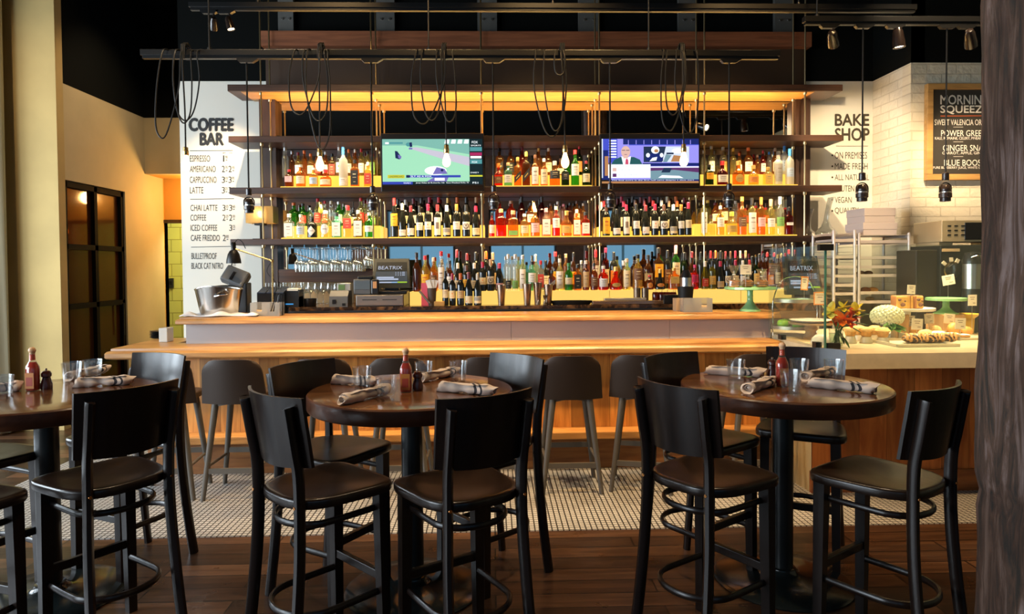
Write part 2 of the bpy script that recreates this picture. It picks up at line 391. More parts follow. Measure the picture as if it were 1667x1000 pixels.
MB().tube([(.07, W-.09, .9), (.07, W-.09, 1.3)], .012).build('door_handle', M_blackm, door, world=False)
struct('wall_room_behind_door', MB().box(-7.2, -7.1, 7.44, 9.6, 0, 3).box(-7.1, XL-.14, 9.5, 9.6, 0, 3).box(-7.2, XL-.14, 7.44, 9.6, 3, 3.05), mat('dim_plaster', (.50, .36, .16), .8))
ls = thing('pendant_lamp', 'round glowing lamp seen through the amber door panes', 'lamp', (-5.75, 8.9, 2.0))
MB().ball((0, 0, .22), .24, sz=.55).build('lamp_shade', emat('lamp_shade_glow', (1, .62, .22), 5), ls, world=False)
MB().tube([(0, 0, .34), (0, 0, 1.0)], .006).build('cord', M_rubber, ls, world=False)
light('door_room_light', 'POINT', (-5.75, 8.6, 2.0), None, 14, (1, .66, .3), shadow_soft_size=.2)
# wall behind the bar
YW = 7.36
XBL = -3.335
bakeA = PZ(1430, 128, ZW); bakeB = PZ(1483, 102, ZW)
struct('wall_back', MB().box(XBL, 4.3, YW, YW+.14, 0, ZW), M_white)
struct('wall_back_upper', MB().box(XBL, 4.3, YW, YW+.14, ZW, ZC), M_black)
XR, YR = bakeB.x, bakeB.y
struct('wall_right_return', MB().prism([(bakeA.x, YW), (XR, YR), (XR+.01, YR+.02), (bakeA.x+.2, YW)], 0, ZW), M_brick2)
struct('wall_right_brick', MB().box(XR, 7.5, YR, YR+.14, 0, ZW), M_brick)
struct('wall_right_upper', MB().prism([(bakeA.x, YW), (XR, YR), (XR+.14, YR), (bakeA.x+.2, YW)], ZW, ZC).box(XR, 7.5, YR, YR+.14, ZW, ZC), M_black)
struct('wall_right', MB().box(7.5, 7.64, -3.6, YR, 0, ZC), M_beige)
# window walls behind the camera and on the left
def holes(mb, lo, hi, z0, z1, hs, f):
    p = lo
    for (a, b, h0, h1) in hs:
        f(mb, p, a, z0, z1); f(mb, a, b, z0, h0); f(mb, a, b, h1, z1); p = b
    f(mb, p, hi, z0, z1); return mb
M_pier = mat('brown_brick_pier', (.10, .05, .03), .8, noise=.3, nscale=6)
hb = [(x-.9, x+.9, .75, 3.25) for x in (-4.6, -1.9, .8, 3.5)]
struct('wall_front', holes(MB(), -7.2, 7.64, 0, ZC, hb, lambda m_, a, b, z0, z1: m_.box(a, b, -3.64, -3.5, z0, z1)), M_pier)
hl = [(y-.9, y+.9, .65, 3.25) for y in (-1.6, .7, 3.0, 5.3)]
struct('wall_left', holes(MB(), -3.64, YP, 0, ZC, hl, lambda m_, a, b, z0, z1: m_.box(-7.2, -7.06, a, b, z0, z1)), mat('warm_plaster', (.40, .30, .17), .85))
n = 1
for (a, b, z0, z1) in hb:
    f = MB()
    for x in (a, (a+b)/2-.03, b-.06): f.box(x, x+.06, -3.6, -3.54, z0, z1)
    for z in (z0, z0+1.7, z1-.06): f.box(a, b, -3.6, -3.54, z, z+.06)
    struct('window_%d' % n, f, M_blackm); n += 1
for (a, b, z0, z1) in hl:
    f = MB()
    for y in (a, (a+b)/2-.03, b-.06): f.box(-7.15, -7.1, y, y+.06, z0, z1)
    for z in (z0, z0+1.7, z1-.06): f.box(-7.15, -7.1, a, b, z, z+.06)
    struct('window_%d' % n, f, M_blackm); n += 1
# curtain at the far left
cv = MB()
def cur(u, v): 
    x = -5.85+.80*u
    return Vector((x, 7.15+.05*math.sin(u*26)+.012*math.sin(u*61+v*3), .02+4.9*v))
cv.grid(cur, 60, 12)
co = cv.build('curtain', mat('cream_curtain', (.50, .45, .30), .9), label='long cream curtain hanging at the far left wall', cat='curtain', smooth=True)
md = co.modifiers.new('thick', 'SOLIDIFY'); md.thickness = .006
# skirting
struct('baseboard_left', MB().box(XL, XL+.015, D1+.02, YB, 0, .12), M_beige)
# header above the bar: reddish beam, brown panel
x0, x1, z0, z1 = RC(425, 52, 1320, 76, 7.22)
struct('trim_1', MB().box(x0, x1, 7.2, YW, z0, z1), wood('red_brown_wood', (.17, .055, .022), (.30, .10, .04), 'X', .45, 16))
z2 = PY(870, 137, 7.3).z
struct('trim_2', MB().box(x0+.02, x1-.02, 7.29, YW, z2-.3, z0), mat('brown_panel', (.055, .026, .011), .5))
for i, (xa, xb) in enumerate(((450, 475), (611, 641), (777, 809), (943, 976), (1107, 1137), (1265, 1294))):
    a, b, c, d = RC(xa, 2, xb, 50, 7.25)
    br = MB().box(a, b, 7.3, YW, z1, ZC).build('steel_strap', mat('grey_steel', (.16, .155, .14), .5, .6), label='grey bolted steel strap above the bar, %s from the left' % ['first', 'second', 'third', 'fourth', 'fifth', 'sixth'][i], cat='bracket', group='steel straps above the bar')
    for s_ in (.3, .75): MB().lathe([(.014, 0), (.012, .012)], 10, M=Matrix.Translation((a+(b-a)*s_, 7.3, z1+.16)) @ Matrix.Rotation(R(90), 4, 'X')).build('bolt', M_steel, br)
# jambs either side of the mirror
a, b, _, _ = RC(426, 300, 452, 320, 7.2); XM0 = b
struct('trim_3', MB().box(a, b, 7.16, YW, 0, PY(440, 146, 7.2).z), M_dbrownz)
a, b, _, _ = RC(1293, 300, 1316, 320, 7.2); XM1 = a
struct('trim_4', MB().box(a, b, 7.16, YW, 0, PY(440, 146, 7.2).z), M_dbrownz)
YM = 7.27
mir = MB().box(XM0, XM1, YM, YW, 1.3, 3.52).build('back_bar_mirror', mat('mirror_glass', (.72, .70, .66), .015, 1), label='wide mirror on the wall behind the bottle shelves', cat='mirror')

# ------------------------------------------------------------------ hanging shelf unit
YS0, YS1 = 6.85, 7.25
SZ = [(3.483, 3.55), (2.975, 3.038), (2.46, 2.526), (1.951, 2.011)]
unit = thing('hanging_shelf_unit', 'tall hanging unit of four dark wood shelves on metal rods behind the bar', 'shelves', (.45, 7.05, 0))
SHELF = []
for i, (a, b) in enumerate(SZ):
    x1_ = 3.585 if i < 3 else 3.505
    SHELF.append(MB().rbox(-2.628, x1_, YS0, YS1, a, b, .004).build('shelf', M_dbrown, unit))
RODX = (-2.31, -1.207, -.106, 1.094, 2.17, 3.21)
ZX_ = PY(900, 473.5, 6.63).z+.003
for x in RODX:
    for y in (6.885, 7.16):
        rb = MB().tube([(x, y, ZX_), (x, y, ZC)], .008, 8)
        for (a, b) in SZ: rb.lathe([(.016, a-.03), (.018, a-.025), (.018, a-.002)], 10, (x, y, 0))
        rb.build('rod', mat('satin_brass', (.62, .47, .25), .28, 1), unit, smooth=True)
MB().box(-2.3, 3.2, 7.06, 7.10, SZ[1][1], SZ[1][1]+.012).build('light_strip', emat('led_strip', (1, .60, .20), 14), SHELF[1])
light('shelf_uplight', 'AREA', (.45, 7.0, SZ[1][1]+.03), (.45, 7.0, 5), 55, (1, .55, .16), shape='RECTANGLE', size=5.4, size_y=.05)
MB().box(-2.5, 3.3, YS0+.02, YM-.02, SZ[0][0]-.006, SZ[0][0]).build('soffit_board', wood('golden_soffit', (.36, .18, .05), (.52, .29, .10), 'X', .4, 14), SHELF[0])
for i, pw in ((1, 30), (2, 30), (3, 18)):
    light('under_shelf_led', 'AREA', (.45, 6.885, SZ[i][0]-.012), (.45, 6.99, SZ[i][0]-.36), pw, (1, .72, .36), shape='RECTANGLE', size=5.3, size_y=.015, spread=R(110))
# lit bottle risers: glowing acrylic steps on the two bottle shelves, one to a bay
M_glow = emat('glowing_acrylic', (1, .53, .07), .95)
M_glow2 = emat('glowing_acrylic_box', (1, .61, .13), .72)
BAYS = {}
RISE = .125; BASE = .012
def bay(key, si, px0, px1, steps=1):
    z = SZ[si][1]; xa, xb = PY(px0, 300, 6.95).x, PY(px1, 300, 6.95).x
    g = MB().box(xa, xb, YS0+.03, YM-.03, z, z+BASE)
    if steps == 1: g.box(xa, xb, 7.035, YM-.03, z+BASE, z+BASE+RISE)
    else: g.box(xa, xb, 6.99, 7.11, z+BASE, z+BASE+.05).box(xa, xb, 7.11, YM-.03, z+BASE, z+BASE+.105)
    g.build('light_panel', M_glow, SHELF[si]); BAYS[key] = (z+BASE, z+BASE+RISE)
bay('UL', 2, 460, 618); bay('UM', 2, 802, 962); bay('UR', 2, 1143, 1294)
bay('LL', 3, 460, 616); bay('LW', 3, 633, 788); bay('LM', 3, 795, 962); bay('RW', 3, 978, 1128, 2); bay('LR', 3, 1134, 1293)
# ================================================================== the bar
M_honey = wood('honey_wood_top', (.30, .13, .035), (.55, .29, .085), 'X', .38, 12, coat=.15)
M_honeyz = wood('honey_wood_boards', (.36, .135, .025), (.66, .30, .065), 'Z', .42, 10, board=.165, seam=.003, baxis='X')
M_honeyr = wood('honey_wood_rail', (.36, .15, .035), (.60, .29, .08), 'X', .4, 12)
M_panel = mat('grey_panel', (.36, .33, .32), .42)
bar = thing('bar_counter', 'long wooden bar counter with a raised back ledge and boarded front', 'counter', (-.4, 5.75, 0))
XC0, XC1 = -3.16, 2.42
YC0 = 5.56
# lower counter: stepped moulded edge along the front and round the left end
prof = [(0, 1.07), (-.012, 1.066), (-.014, 1.048), (-.034, 1.044), (-.046, 1.028), (-.046, .995), (-.038, .985), (-.02, .98), (0, .975)]
def edge_sweep(mb, path, prof, back):
    """sweep a moulding profile (outward offset, z) along a plan path with mitred corners; closes to the inside by 'back'"""
    P = [Vector((p[0], p[1], 0)) for p in path]; nrm = []
    for i in range(len(P)):
        dirs = []
        if i > 0: dirs.append((P[i]-P[i-1]).normalized())
        if i < len(P)-1: dirs.append((P[i+1]-P[i]).normalized())
        ns = [Vector((d.y, -d.x, 0)) for d in dirs]
        n_ = sum(ns, Vector()).normalized(); n_ = n_/max(.3, n_.dot(ns[0])); nrm.append(n_)
    pr = [(-back, prof[0][1])]+list(prof)+[(-back, prof[-1][1])]
    vs = [p+n_*q+Vector((0, 0, z)) for p, n_ in zip(P, nrm) for (q, z) in [(-o if False else o, z) for (o, z) in pr]]
    k = len(pr); fs = []
    for i in range(len(P)-1):
        for j in range(k): fs.append((i*k+j, i*k+(j+1) % k, (i+1)*k+(j+1) % k, (i+1)*k+j))
    fs.append(tuple(range(k))); fs.append(tuple((len(P)-1)*k+j for j in range(k))[::-1])
    mb.add(vs, fs)
ct = MB()
# path walks from the far left end, along the end, then along the front to the right (outside on its right-hand side)
edge_sweep(ct, [(XC0+.046, 6.4), (XC0+.046, YC0+.046), (XC1, YC0+.046)], [(-q, z) for q, z in prof], .36)
ct.build('counter_top', M_honey, bar, smooth=30)
XG0 = -2.70
lp = [(0, 1.303), (-.01, 1.300), (-.012, 1.288), (-.028, 1.284), (-.036, 1.27), (-.036, 1.248), (-.026, 1.243), (0, 1.24)]
lt = MB(); YL0 = 5.80
edge_sweep(lt, [(XG0+.036, 6.4), (XG0+.036, YL0+.036), (2.50, YL0+.036)], [(-q, z) for q, z in lp], .36)
lt.build('ledge_top', M_honey, bar, smooth=30)
g = MB()
segs = [XG0+.05, .155, 1.55, 2.45]
for a, b in zip(segs, segs[1:]): g.box(a, b-.003, 5.89, 5.92, 1.07, 1.24)
g.box(XG0+.05, XG0+.08, 5.92, 6.4, 1.07, 1.24); g.box(XG0+.08, 2.45, 5.92, 6.13, 1.07, 1.239)
g.build('ledge_panel', M_panel, bar)
MB().box(-2.86, 2.30, 5.74, 5.80, .28, .976).box(-2.86, -2.80, 5.80, 6.4, .28, .976).build('front_panel', M_honeyz, bar)
MB().rbox(-2.92, 2.30, 5.565, 5.76, .27, .335, .008).build('foot_ledge', M_honeyr, bar)
MB().box(-2.88, 2.30, 5.66, 5.74, .0, .27).build('skirting', wood('honey_wood_skirting', (.20, .07, .018), (.36, .15, .04), 'X', .45, 12), bar)
# ------------------------------------------------------------------ counter behind the bar
def marble():
    m, nt, N, L, b = nodes('dark_marble'); g = N.new('ShaderNodeNewGeometry')
    nz = N.new('ShaderNodeTexNoise'); nz.inputs['Scale'].default_value = 9; nz.inputs['Detail'].default_value = 8; nz.inputs['Distortion'].default_value = 1.6; L.new(g.outputs['Position'], nz.inputs['Vector'])
    cr = N.new('ShaderNodeValToRGB'); e = cr.color_ramp.elements; e[0].position = .45; e[1].position = .68; e[0].color = (.018, .009, .006, 1); e[1].color = (.16, .075, .03, 1)
    L.new(nz.outputs[0], cr.inputs[0]); L.new(cr.outputs[0], b.inputs['Base Color']); b.inputs['Roughness'].default_value = .15; return m
YK = 6.42
ZK = PY(800, 498, YK).z
bc = thing('back_counter', 'back bar counter with dark marble top under the bottles', 'counter', (.4, 6.8, 0))
xk0 = PY(470, 500, YK).x
MB().rbox(xk0, 3.21, YK, 7.26, ZK-.075, ZK, .006).build('marble_top', marble(), bc)
MB().box(xk0+.02, 3.19, YK+.02, 7.26, 0, ZK-.075).build('body', M_dsteel, bc)
# steel service rail on the bartender's side of the ledge
xr0, xr1 = PY(462, 508, 6.2).x, PY(1112, 508, 6.2).x
zr = PY(800, 507, 6.22).z
sr = thing('service_rail', 'long black and steel service rail behind the bar ledge', 'rail', ((xr0+xr1)/2, 6.25, 0))
MB().box(xr0, xr1, 6.19, 6.34, zr-.09, zr-.025).build('tray', M_blackm, sr)
MB().box(xr0, xr1, 6.34, 6.36, zr-.25, zr+.012).build('rail', M_dsteel, sr)
# glowing light box the bottles stand on
YX0 = 6.63
zx = PY(900, 473.5, YX0).z
xb0, xb1 = PY(667, 480, YX0).x, PY(1312, 480, YX0).x
lb = MB().box(xb0, xb1, YX0, YM-.01, ZK, zx).build('light_box', M_glow2, label='long glowing yellow light box carrying bottles on the back counter', cat='light box')
sm = MB()
for k in range(1, 6):
    x = xb0+(xb1-xb0)*k/6
    sm.box(x-.002, x+.002, YX0-.003, YX0, ZK+.002, zx)
sm.build('seam', mat('acrylic_seam', (.45, .28, .07), .4), lb)
# niche at the left of the back counter
x0, x1, z0, z1 = RC(452, 438, 612, 459, 7.2)
MB().box(x0, x1+.08, 7.17, YM, z0, z1).build('rail_board', M_dbrown, label='dark brown board under the hanging wine glasses', cat='board')
x0, x1, z0, z1 = RC(452, 459, 572, 498, 7.24)
MB().box(x0, x1+.05, 7.235, YM, ZK, z1).build('niche_panel', mat('tan_panel', (.50, .32, .15), .7), label='tan back panel behind the standing glasses', cat='panel')
# ================================================================== bottles
TINT = {'amber': (.90, .46, .09), 'gold': (.96, .72, .24), 'yellow': (.97, .88, .36), 'orange': (.94, .44, .08), 'red': (.82, .10, .03),
        'brown': (.40, .16, .05), 'clear': (.92, .93, .88), 'green': (.14, .58, .08), 'dark-green': (.06, .13, .03), 'teal': (.36, .76, .62),
        'pale-yellow': (.90, .90, .52), 'pink': (.90, .55, .42), 'olive': (.48, .46, .09), 'dark-red': (.32, .03, .02), 'frosted': (.82, .82, .76), 'black': (.02, .02, .018)}
LABC = {'white': (.74, .70, .64), 'cream': (.72, .60, .38), 'tan': (.55, .38, .20), 'yellow': (.80, .45, .03), 'black': (.015, .015, .015), 'pink': (.78, .42, .42),
        'red': (.55, .05, .03), 'green': (.20, .42, .10), 'blue': (.40, .50, .62), 'gold': (.60, .36, .08), 'orange': (.72, .24, .04), 'grey': (.30, .28, .25), 'brown': (.16, .07, .03), 'magenta': (.7, .03, .16)}
CAPC = {'black': (.015, .015, .016), 'red': (.50, .02, .025), 'crimson': (.38, .012, .05), 'white': (.72, .68, .62), 'cream': (.70, .58, .42), 'tan': (.42, .26, .14), 'gold': (.58, .36, .10),
        'orange': (.70, .16, .03), 'silver': (.55, .55, .54), 'blue': (.03, .16, .42), 'maroon': (.17, .02, .03), 'brown': (.09, .04, .025), 'green': (.03, .16, .05), 'yellow': (.8, .55, .08), 'pink': (.70, .25, .28), 'clear': (.6, .6, .58), 'magenta': (.55, .03, .14)}
def M_tint(t):
    if t == 'black': return mat('bottle_black', (.010, .011, .009), .07, spec=.6)
    if t == 'frosted': return glassy('bottle_frosted', TINT[t], .6, .3, .9)
    if t == 'clear': return glassy('bottle_clear', TINT[t], .12, .06, .9)
    return glassy('bottle_'+t, TINT[t], .17, .06, .9, [c*.75 for c in TINT[t]])
M_lab = lambda c: mat('label_'+c, LABC[c], .6)
M_cap = lambda c: mat('cap_'+c, CAPC[c], .35, .5 if c in ('gold', 'silver') else 0)
M_motif = mat('label_print', (.20, .15, .12), .6)
# profile, cross-section power, depth ratio, label z0, z1, cap z0, cap radius
SH = {'bord': ([(.44, 0), (.5, .02), (.5, .62), (.47, .67), (.30, .735), (.205, .78), (.19, .98)], 2, 1, .16, .46, .80, .215),
      'burg': ([(.44, 0), (.5, .02), (.5, .42), (.46, .52), (.34, .64), (.23, .74), (.185, .80), (.18, .98)], 2, 1, .10, .38, .80, .205),
      'rnd': ([(.44, 0), (.5, .02), (.5, .56), (.46, .63), (.28, .70), (.19, .75), (.175, .97)], 2, 1, .14, .48, .88, .205),
      'tall': ([(.44, 0), (.5, .02), (.5, .62), (.45, .68), (.24, .74), (.17, .79), (.16, .97)], 2, 1, .14, .50, .80, .195),
      'sq': ([(.47, 0), (.5, .02), (.5, .60), (.46, .66), (.24, .71), (.18, .75), (.175, .97)], 6, .82, .10, .54, .86, .21),
      'squat': ([(.44, 0), (.5, .025), (.5, .44), (.45, .53), (.30, .61), (.19, .67), (.17, .95)], 2.6, .8, .12, .42, .82, .20),
      'bell': ([(.40, 0), (.5, .04), (.48, .17), (.36, .36), (.25, .50), (.16, .58), (.15, .93)], 2, .75, .14, .30, .80, .19),
      'slim': ([(.44, 0), (.5, .02), (.5, .66), (.42, .71), (.24, .75), (.22, .97)], 2, 1, .10, .62, .88, .26)}
BM = {}
def bmesh_of(kind, shape, motif='lines', span=None):
    key = (kind, shape, motif, span)
    if key in BM: return BM[key]
    prof, n, dy, l0, l1, c0, cr = SH[shape]
    mb = MB()
    if kind == 'body':
        mb.lathe(prof, 20, n=n, sy=dy); me = mb.mesh('bottle_body', 50)
        me.materials.append(None)
    elif kind == 'cap':
        mb.lathe([(cr, c0), (cr, .985), (cr*.8, 1)], 14); me = mb.mesh('bottle_cap', 40); me.materials.append(None)
    else:
        if span: l0, l1 = span
        hw = .43 if n > 4 else 1.05
        def at(u, z, e=0):
            if n > 4: return Vector((u*hw, -.5*dy*1.03-e, z))
            a = u*hw; rr = .5*1.02
            if n == 2: return Vector((math.sin(a)*(rr+e), -math.cos(a)*(rr+e)*dy, z))
            ca, sa = math.sin(a), math.cos(a); q = (abs(ca)**n+abs(sa)**n)**(-1/n)
            return Vector((ca*q*(rr+e), -sa*q*(rr+e)*dy, z))
        def patch(u0, u1, z0, z1, e=0, k=10):
            mb.grid(lambda s, t: at(u0+(u1-u0)*s, z0+(z1-z0)*t, e), k, 1)
        H = l1-l0
        if motif == 'diamond':
            mb.grid(lambda s, t: at(-.8+1.6*s, (l0+l1)/2+(2*t-1)*(H/2+.06)*max(.02, 1-abs(2*s-1)), .004), 16, 1)
        elif motif == 'oval':
            mb.grid(lambda s, t: at(-.66+1.32*s, (l0+l1)/2+(2*t-1)*H*.55*math.sqrt(max(.004, 1-(2*s-1)**2)), .004), 18, 1)
        elif motif == 'diag':
            mb.add([at(-1, l0, .01), at(-.5, l0+.06, .012), at(0, l0+.12, .014), at(.5, l0+.18, .012), at(1, l0+.24, .01), at(1, l0+.44, .01), at(.5, l0+.38, .012), at(0, l0+.32, .014), at(-.5, l0+.26, .012), at(-1, l0+.2, .01)], [tuple(range(10))])
        else:
            patch(-1, 1, l0, l1)
        mb.m = 1; e = .012
        if motif == 'lines':
            patch(-.42, .42, l0+H*.70, l0+H*.76, e, 4); patch(-.5, .5, l0+H*.50, l0+H*.53, e, 4); patch(-.3, .3, l0+H*.2, l0+H*.225, e, 4)
        elif motif == 'dot':
            mb.add([at(.14*math.cos(a), l0+H*.62+H*.11*math.sin(a), e) for a in [2*math.pi*k/10 for k in range(10)]], [tuple(range(10))])
            patch(-.5, .5, l0+H*.25, l0+H*.29, e, 4)
        elif motif == 'square':
            patch(-.4, .4, l0+H*.35, l0+H*.72, e, 4)
        elif motif == 'slash':
            mb.add([at(-.7, l0+H*.1, e), at(-.35, l0+H*.3, e), at(0, l0+H*.5, e), at(.35, l0+H*.7, e), at(.7, l0+H*.9, e), at(.4, l0+H*.95, e), at(.05, l0+H*.72, e), at(-.3, l0+H*.5, e), at(-.65, l0+H*.3, e)], [tuple(range(9))])
        elif motif == 'shoe':
            A = [math.pi*(.5+2*(k/14-.5)*.86)-math.pi for k in range(15)]
            o_ = [(.72*math.cos(a), l0+H*.47+H*.40*math.sin(a)) for a in A]; i_ = [(.46*math.cos(a), l0+H*.49+H*.24*math.sin(a)) for a in A]
            pts = [at(u, z, e) for u, z in o_]+[at(u, z, e) for u, z in i_]
            mb.add(pts, [(k, k+1, 15+k+1, 15+k) for k in range(14)]); patch(-.16, .16, l0+H*.42, l0+H*.74, e, 3); patch(-.26, .26, l0+H*.40, l0+H*.48, e, 3)
        elif motif == 'pic':
            patch(-.85, .85, l0+H*.38, l0+H*.92, e, 6)
        elif motif in ('diamond', 'oval'):
            patch(-.34, .34, l0+H*.47, l0+H*.54, .014, 6)
        elif motif == 'diag':
            mb.add([at(-.5, l0+.13, .016), at(0, l0+.19, .018), at(.5, l0+.25, .016), at(.5, l0+.29, .016), at(0, l0+.23, .018), at(-.5, l0+.17, .016)], [tuple(range(6))])
        me = mb.mesh('bottle_label', 60); me.materials.append(None); me.materials.append(None)
    BM[key] = me; return me
def slot(o, i, m_):
    o.material_slots[i].link = 'OBJECT'; o.material_slots[i].material = m_
ORD_ = 'first second third fourth fifth sixth seventh eighth ninth tenth eleventh twelfth thirteenth fourteenth fifteenth sixteenth seventeenth eighteenth nineteenth twentieth'.split()
ORD = ORD_ + ['twenty-'+q for q in ORD_[:9]] + ['thirtieth'] + ['thirty-'+q for q in ORD_[:9]] + ['fortieth'] + ['forty-'+q for q in ORD_[:9]]
SHW = {'bord': 'wine', 'burg': 'burgundy', 'rnd': 'liquor', 'tall': 'tall', 'sq': 'square', 'squat': 'squat', 'bell': 'bell-shaped', 'slim': 'slender'}
SPANS = {'low': (.06, .28), 'mid': (.22, .46), 'high': (.28, .60), 'tallab': (.06, .60), 'band': (.34, .44), 'bot': (.04, .22)}
def bottle_row(rows, Y, z0, where, group, dy=0):
    B = []
    for ln in rows.strip().split('\n'):
        t = ln.split(); px, top, wpx = float(t[0]), float(t[1]), float(t[2])
        p = PY(px, top, Y); B.append([p.x, p.z, wpx*Y/FPX, *t[3:]])
    B.sort(key=lambda b: b[0])
    for it in range(60):                       # keep neighbours from touching
        for a, b in zip(B, B[1:]):
            need = (a[2]+b[2])/2*1.02-(b[0]-a[0])
            if need > 0:
                a[0] -= need*.25; b[0] += need*.25
                if it % 3 == 0: a[2] *= .985; b[2] *= .985
    for b in B:                                # stand clear of the hanging rods
        for rx in RODX:
            for ry in (6.885, 7.16):
                lim = .0125+math.sqrt(max(0, (b[2]/2+.002)**2-max(0, abs(Y-ry)-.011)**2))
                if abs(Y-ry) < b[2]/2+.013 and abs(b[0]-rx) < lim: b[0] = rx+(lim if b[0] > rx else -lim)
    for i, b in enumerate(B):
        x, zt, w_, shape, tint, lab, cap = b[:7]; h = zt-z0
        lc, _, sp = lab.partition(':'); mot = 'lines'; span = None
        for q in sp.split(':') if sp else []:
            if q in SPANS: span = SPANS[q]
            else: mot = q
        o = bpy.data.objects.new('wine_bottle' if shape in ('bord', 'burg') else 'liquor_bottle', bmesh_of('body', shape)); COL.objects.link(o)
        o.location = (x, Y, z0+.001); o.scale = (w_, w_, h-.002); slot(o, 0, M_tint(tint))
        words = '%s %s bottle' % (tint, SHW[shape])
        if lc != 'none':
            l = bpy.data.objects.new('label', bmesh_of('label', shape, mot, span)); COL.objects.link(l); l.parent = o
            slot(l, 0, M_lab(lc)); mc = M_motif
            if mot in ('slash', 'dot'): mc = M_lab('orange')
            if lc in ('black', 'brown'): mc = M_lab('gold' if mot == 'diag' else 'cream')
            if lc in ('yellow', 'red') and mot == 'lines': mc = M_lab('red' if lc == 'yellow' else 'cream')
            if mot == 'pic': mc = M_lab('grey')
            slot(l, 1, mc)
            words += ' with %s label' % lc
        c = bpy.data.objects.new('cap', bmesh_of('cap', shape)); COL.objects.link(c); c.parent = o; slot(c, 0, M_cap(cap))
        lbl = '%s and %s cap, %s in %s' % (words, cap, ORD[i], where) if lc != 'none' else '%s with %s cap, %s in %s' % (words, cap, ORD[i], where)
        tag(o, lbl, 'bottle', group)
Y1, Y2 = 6.955, 7.145
F, Bk = 0, 1
bottle_row('''470.5 276 13 sq brown pink:high red
489.5 268 15 rnd amber cream silver
510.5 273 14 rnd gold blue silver
530 276 18 squat orange cream red
558.5 239 14 tall frosted white:bot blue
577.5 260 13.5 sq amber black:tallab black
599 264 12.5 sq gold red white''', Y1, BAYS['UL'][F], "front row, upper left bay", 'front bottles in the upper left bay')
bottle_row('''464 240 10 slim clear none silver
475 246 9 rnd brown none silver
485 248 11 rnd gold white maroon
496 245 9 slim orange none orange
505 250 12 rnd gold cream orange
517 244 11 rnd orange red black
531 247 10 rnd orange white clear
541 250 12 sq gold red black
550 239 11 rnd clear white:dot white
569 243 11 rnd gold white orange
578 243 10 rnd orange none cream
588 242 11 rnd yellow white red
597 246 10 rnd yellow cream black
611 250 9 slim yellow green red''', Y2, BAYS['UL'][Bk], "back row, upper left bay", 'back bottles in the upper left bay')
bottle_row('''811.4 266 13.5 squat red brown orange
827 265 13.5 rnd teal white tan
842.6 256 12.5 sq amber black:diag gold
856.4 247 12.5 sq brown black:diag gold
870.8 252 12 rnd amber white:tallab brown
885.5 258 12 rnd orange cream:tallab white
903 262 17 squat amber black:high silver
920 268 12.5 sq dark-green black:high black
936 244 13.5 rnd green white:high red
954 262 13 rnd dark-green cream maroon''', Y1, BAYS['UM'][F], "front row between the screens", 'front bottles between the screens')
bottle_row('''813 241 13 sq amber black:diag black
831 242 13 rnd amber black brown
850 239 11 rnd red none maroon
877 241 11 rnd amber none gold
893 241 11 rnd amber cream cream
912 258 12 squat orange cream brown
943 237 10 rnd dark-green orange red''', Y2, BAYS['UM'][Bk], "back row between the screens", 'back bottles between the screens')
bottle_row('''1154.3 268 13 sq dark-green yellow:high black
1176 262 17 squat dark-red white red
1202 262 19 squat amber gold:oval gold
1226.6 269 16 squat gold orange gold
1250 272 14 sq yellow gold:tallab gold
1267 246 13 slim frosted grey black
1285.5 242 13.5 tall frosted blue:mid blue''', Y1, BAYS['UR'][F], "front row, upper right bay", 'front bottles in the upper right bay')
bottle_row('''1146 245 8 slim clear none white
1158 237 11 rnd pale-yellow white:dot white
1177 239 12 rnd clear gold clear
1194 241 11 rnd yellow none yellow
1203 249 9 rnd gold white orange
1218 240 14 rnd amber white orange
1233 252 9 rnd amber none tan
1242 245 9 rnd red white red
1253 247 9 rnd clear none blue
1261 241 11 rnd amber cream tan
1277 237 12 tall frosted blue blue''', Y2, BAYS['UR'][Bk], "back row, upper right bay", 'back bottles in the upper right bay')
bottle_row('''470.5 348 15.5 sq clear white:tallab clear
489.4 349 14 rnd clear blue silver
508 352 16 rnd black white:diamond black
530 343 19 rnd pale-yellow white:oval clear
548 346 15 sq teal white:tallab black
566 335 15 sq pale-yellow red:high red
583 342 15 sq olive white:tallab silver
601 346 15 rnd green white:mid silver''', Y1, BAYS['LL'][F], "gin bay front row", 'front bottles of the gin bay')
bottle_row('''478 330 15 rnd green none orange
493 331 13 rnd green red black
507 338 11 rnd clear none silver
517 323 13 rnd pale-yellow red red
528 327 11 rnd clear red red
538 327 10 slim clear none cream
552 328 14 rnd green white silver
564 334 11 rnd clear none clear
575 338 12 rnd black white black
588 322 13 rnd pale-yellow red red
598 327 10 rnd clear red red
609 343 10 sq pale-yellow green silver''', Y2, BAYS['LL'][Bk], "gin bay back row", 'back bottles of the gin bay')
bottle_row('''641.7 322 13 burg black yellow:high red
654.7 331 13 burg black white:bot cream
668.5 335 13 burg black white:low:slash maroon
683 335 12 bord black white:mid black
696.5 332 12 bord black white:mid:dot crimson
712 333 11.5 bord black white:tallab:square red
727 334 13 burg black cream:low:pic white
743 332 12.5 bord black white:mid orange
758.5 333 13 bord black white:mid:shoe black
774.5 335 13.5 burg black cream:low crimson''', Y1, BAYS['LW'][F], "front row below golf screen", 'front wines under the golf screen')
bottle_row('''648 324 12 bord black none black
660 325 12 burg black cream white
673 323 12 burg black white maroon
686 322 12 bord black cream black
699 321 12 bord black white crimson
714 321 12 bord black white red
729 322 12 burg black cream gold
744 321 12 bord black white orange
759 321 12 bord black cream black
775 321 12 burg black cream tan''', Y2, BAYS['LW'][Bk], "back row below golf screen", 'back wines under the golf screen')
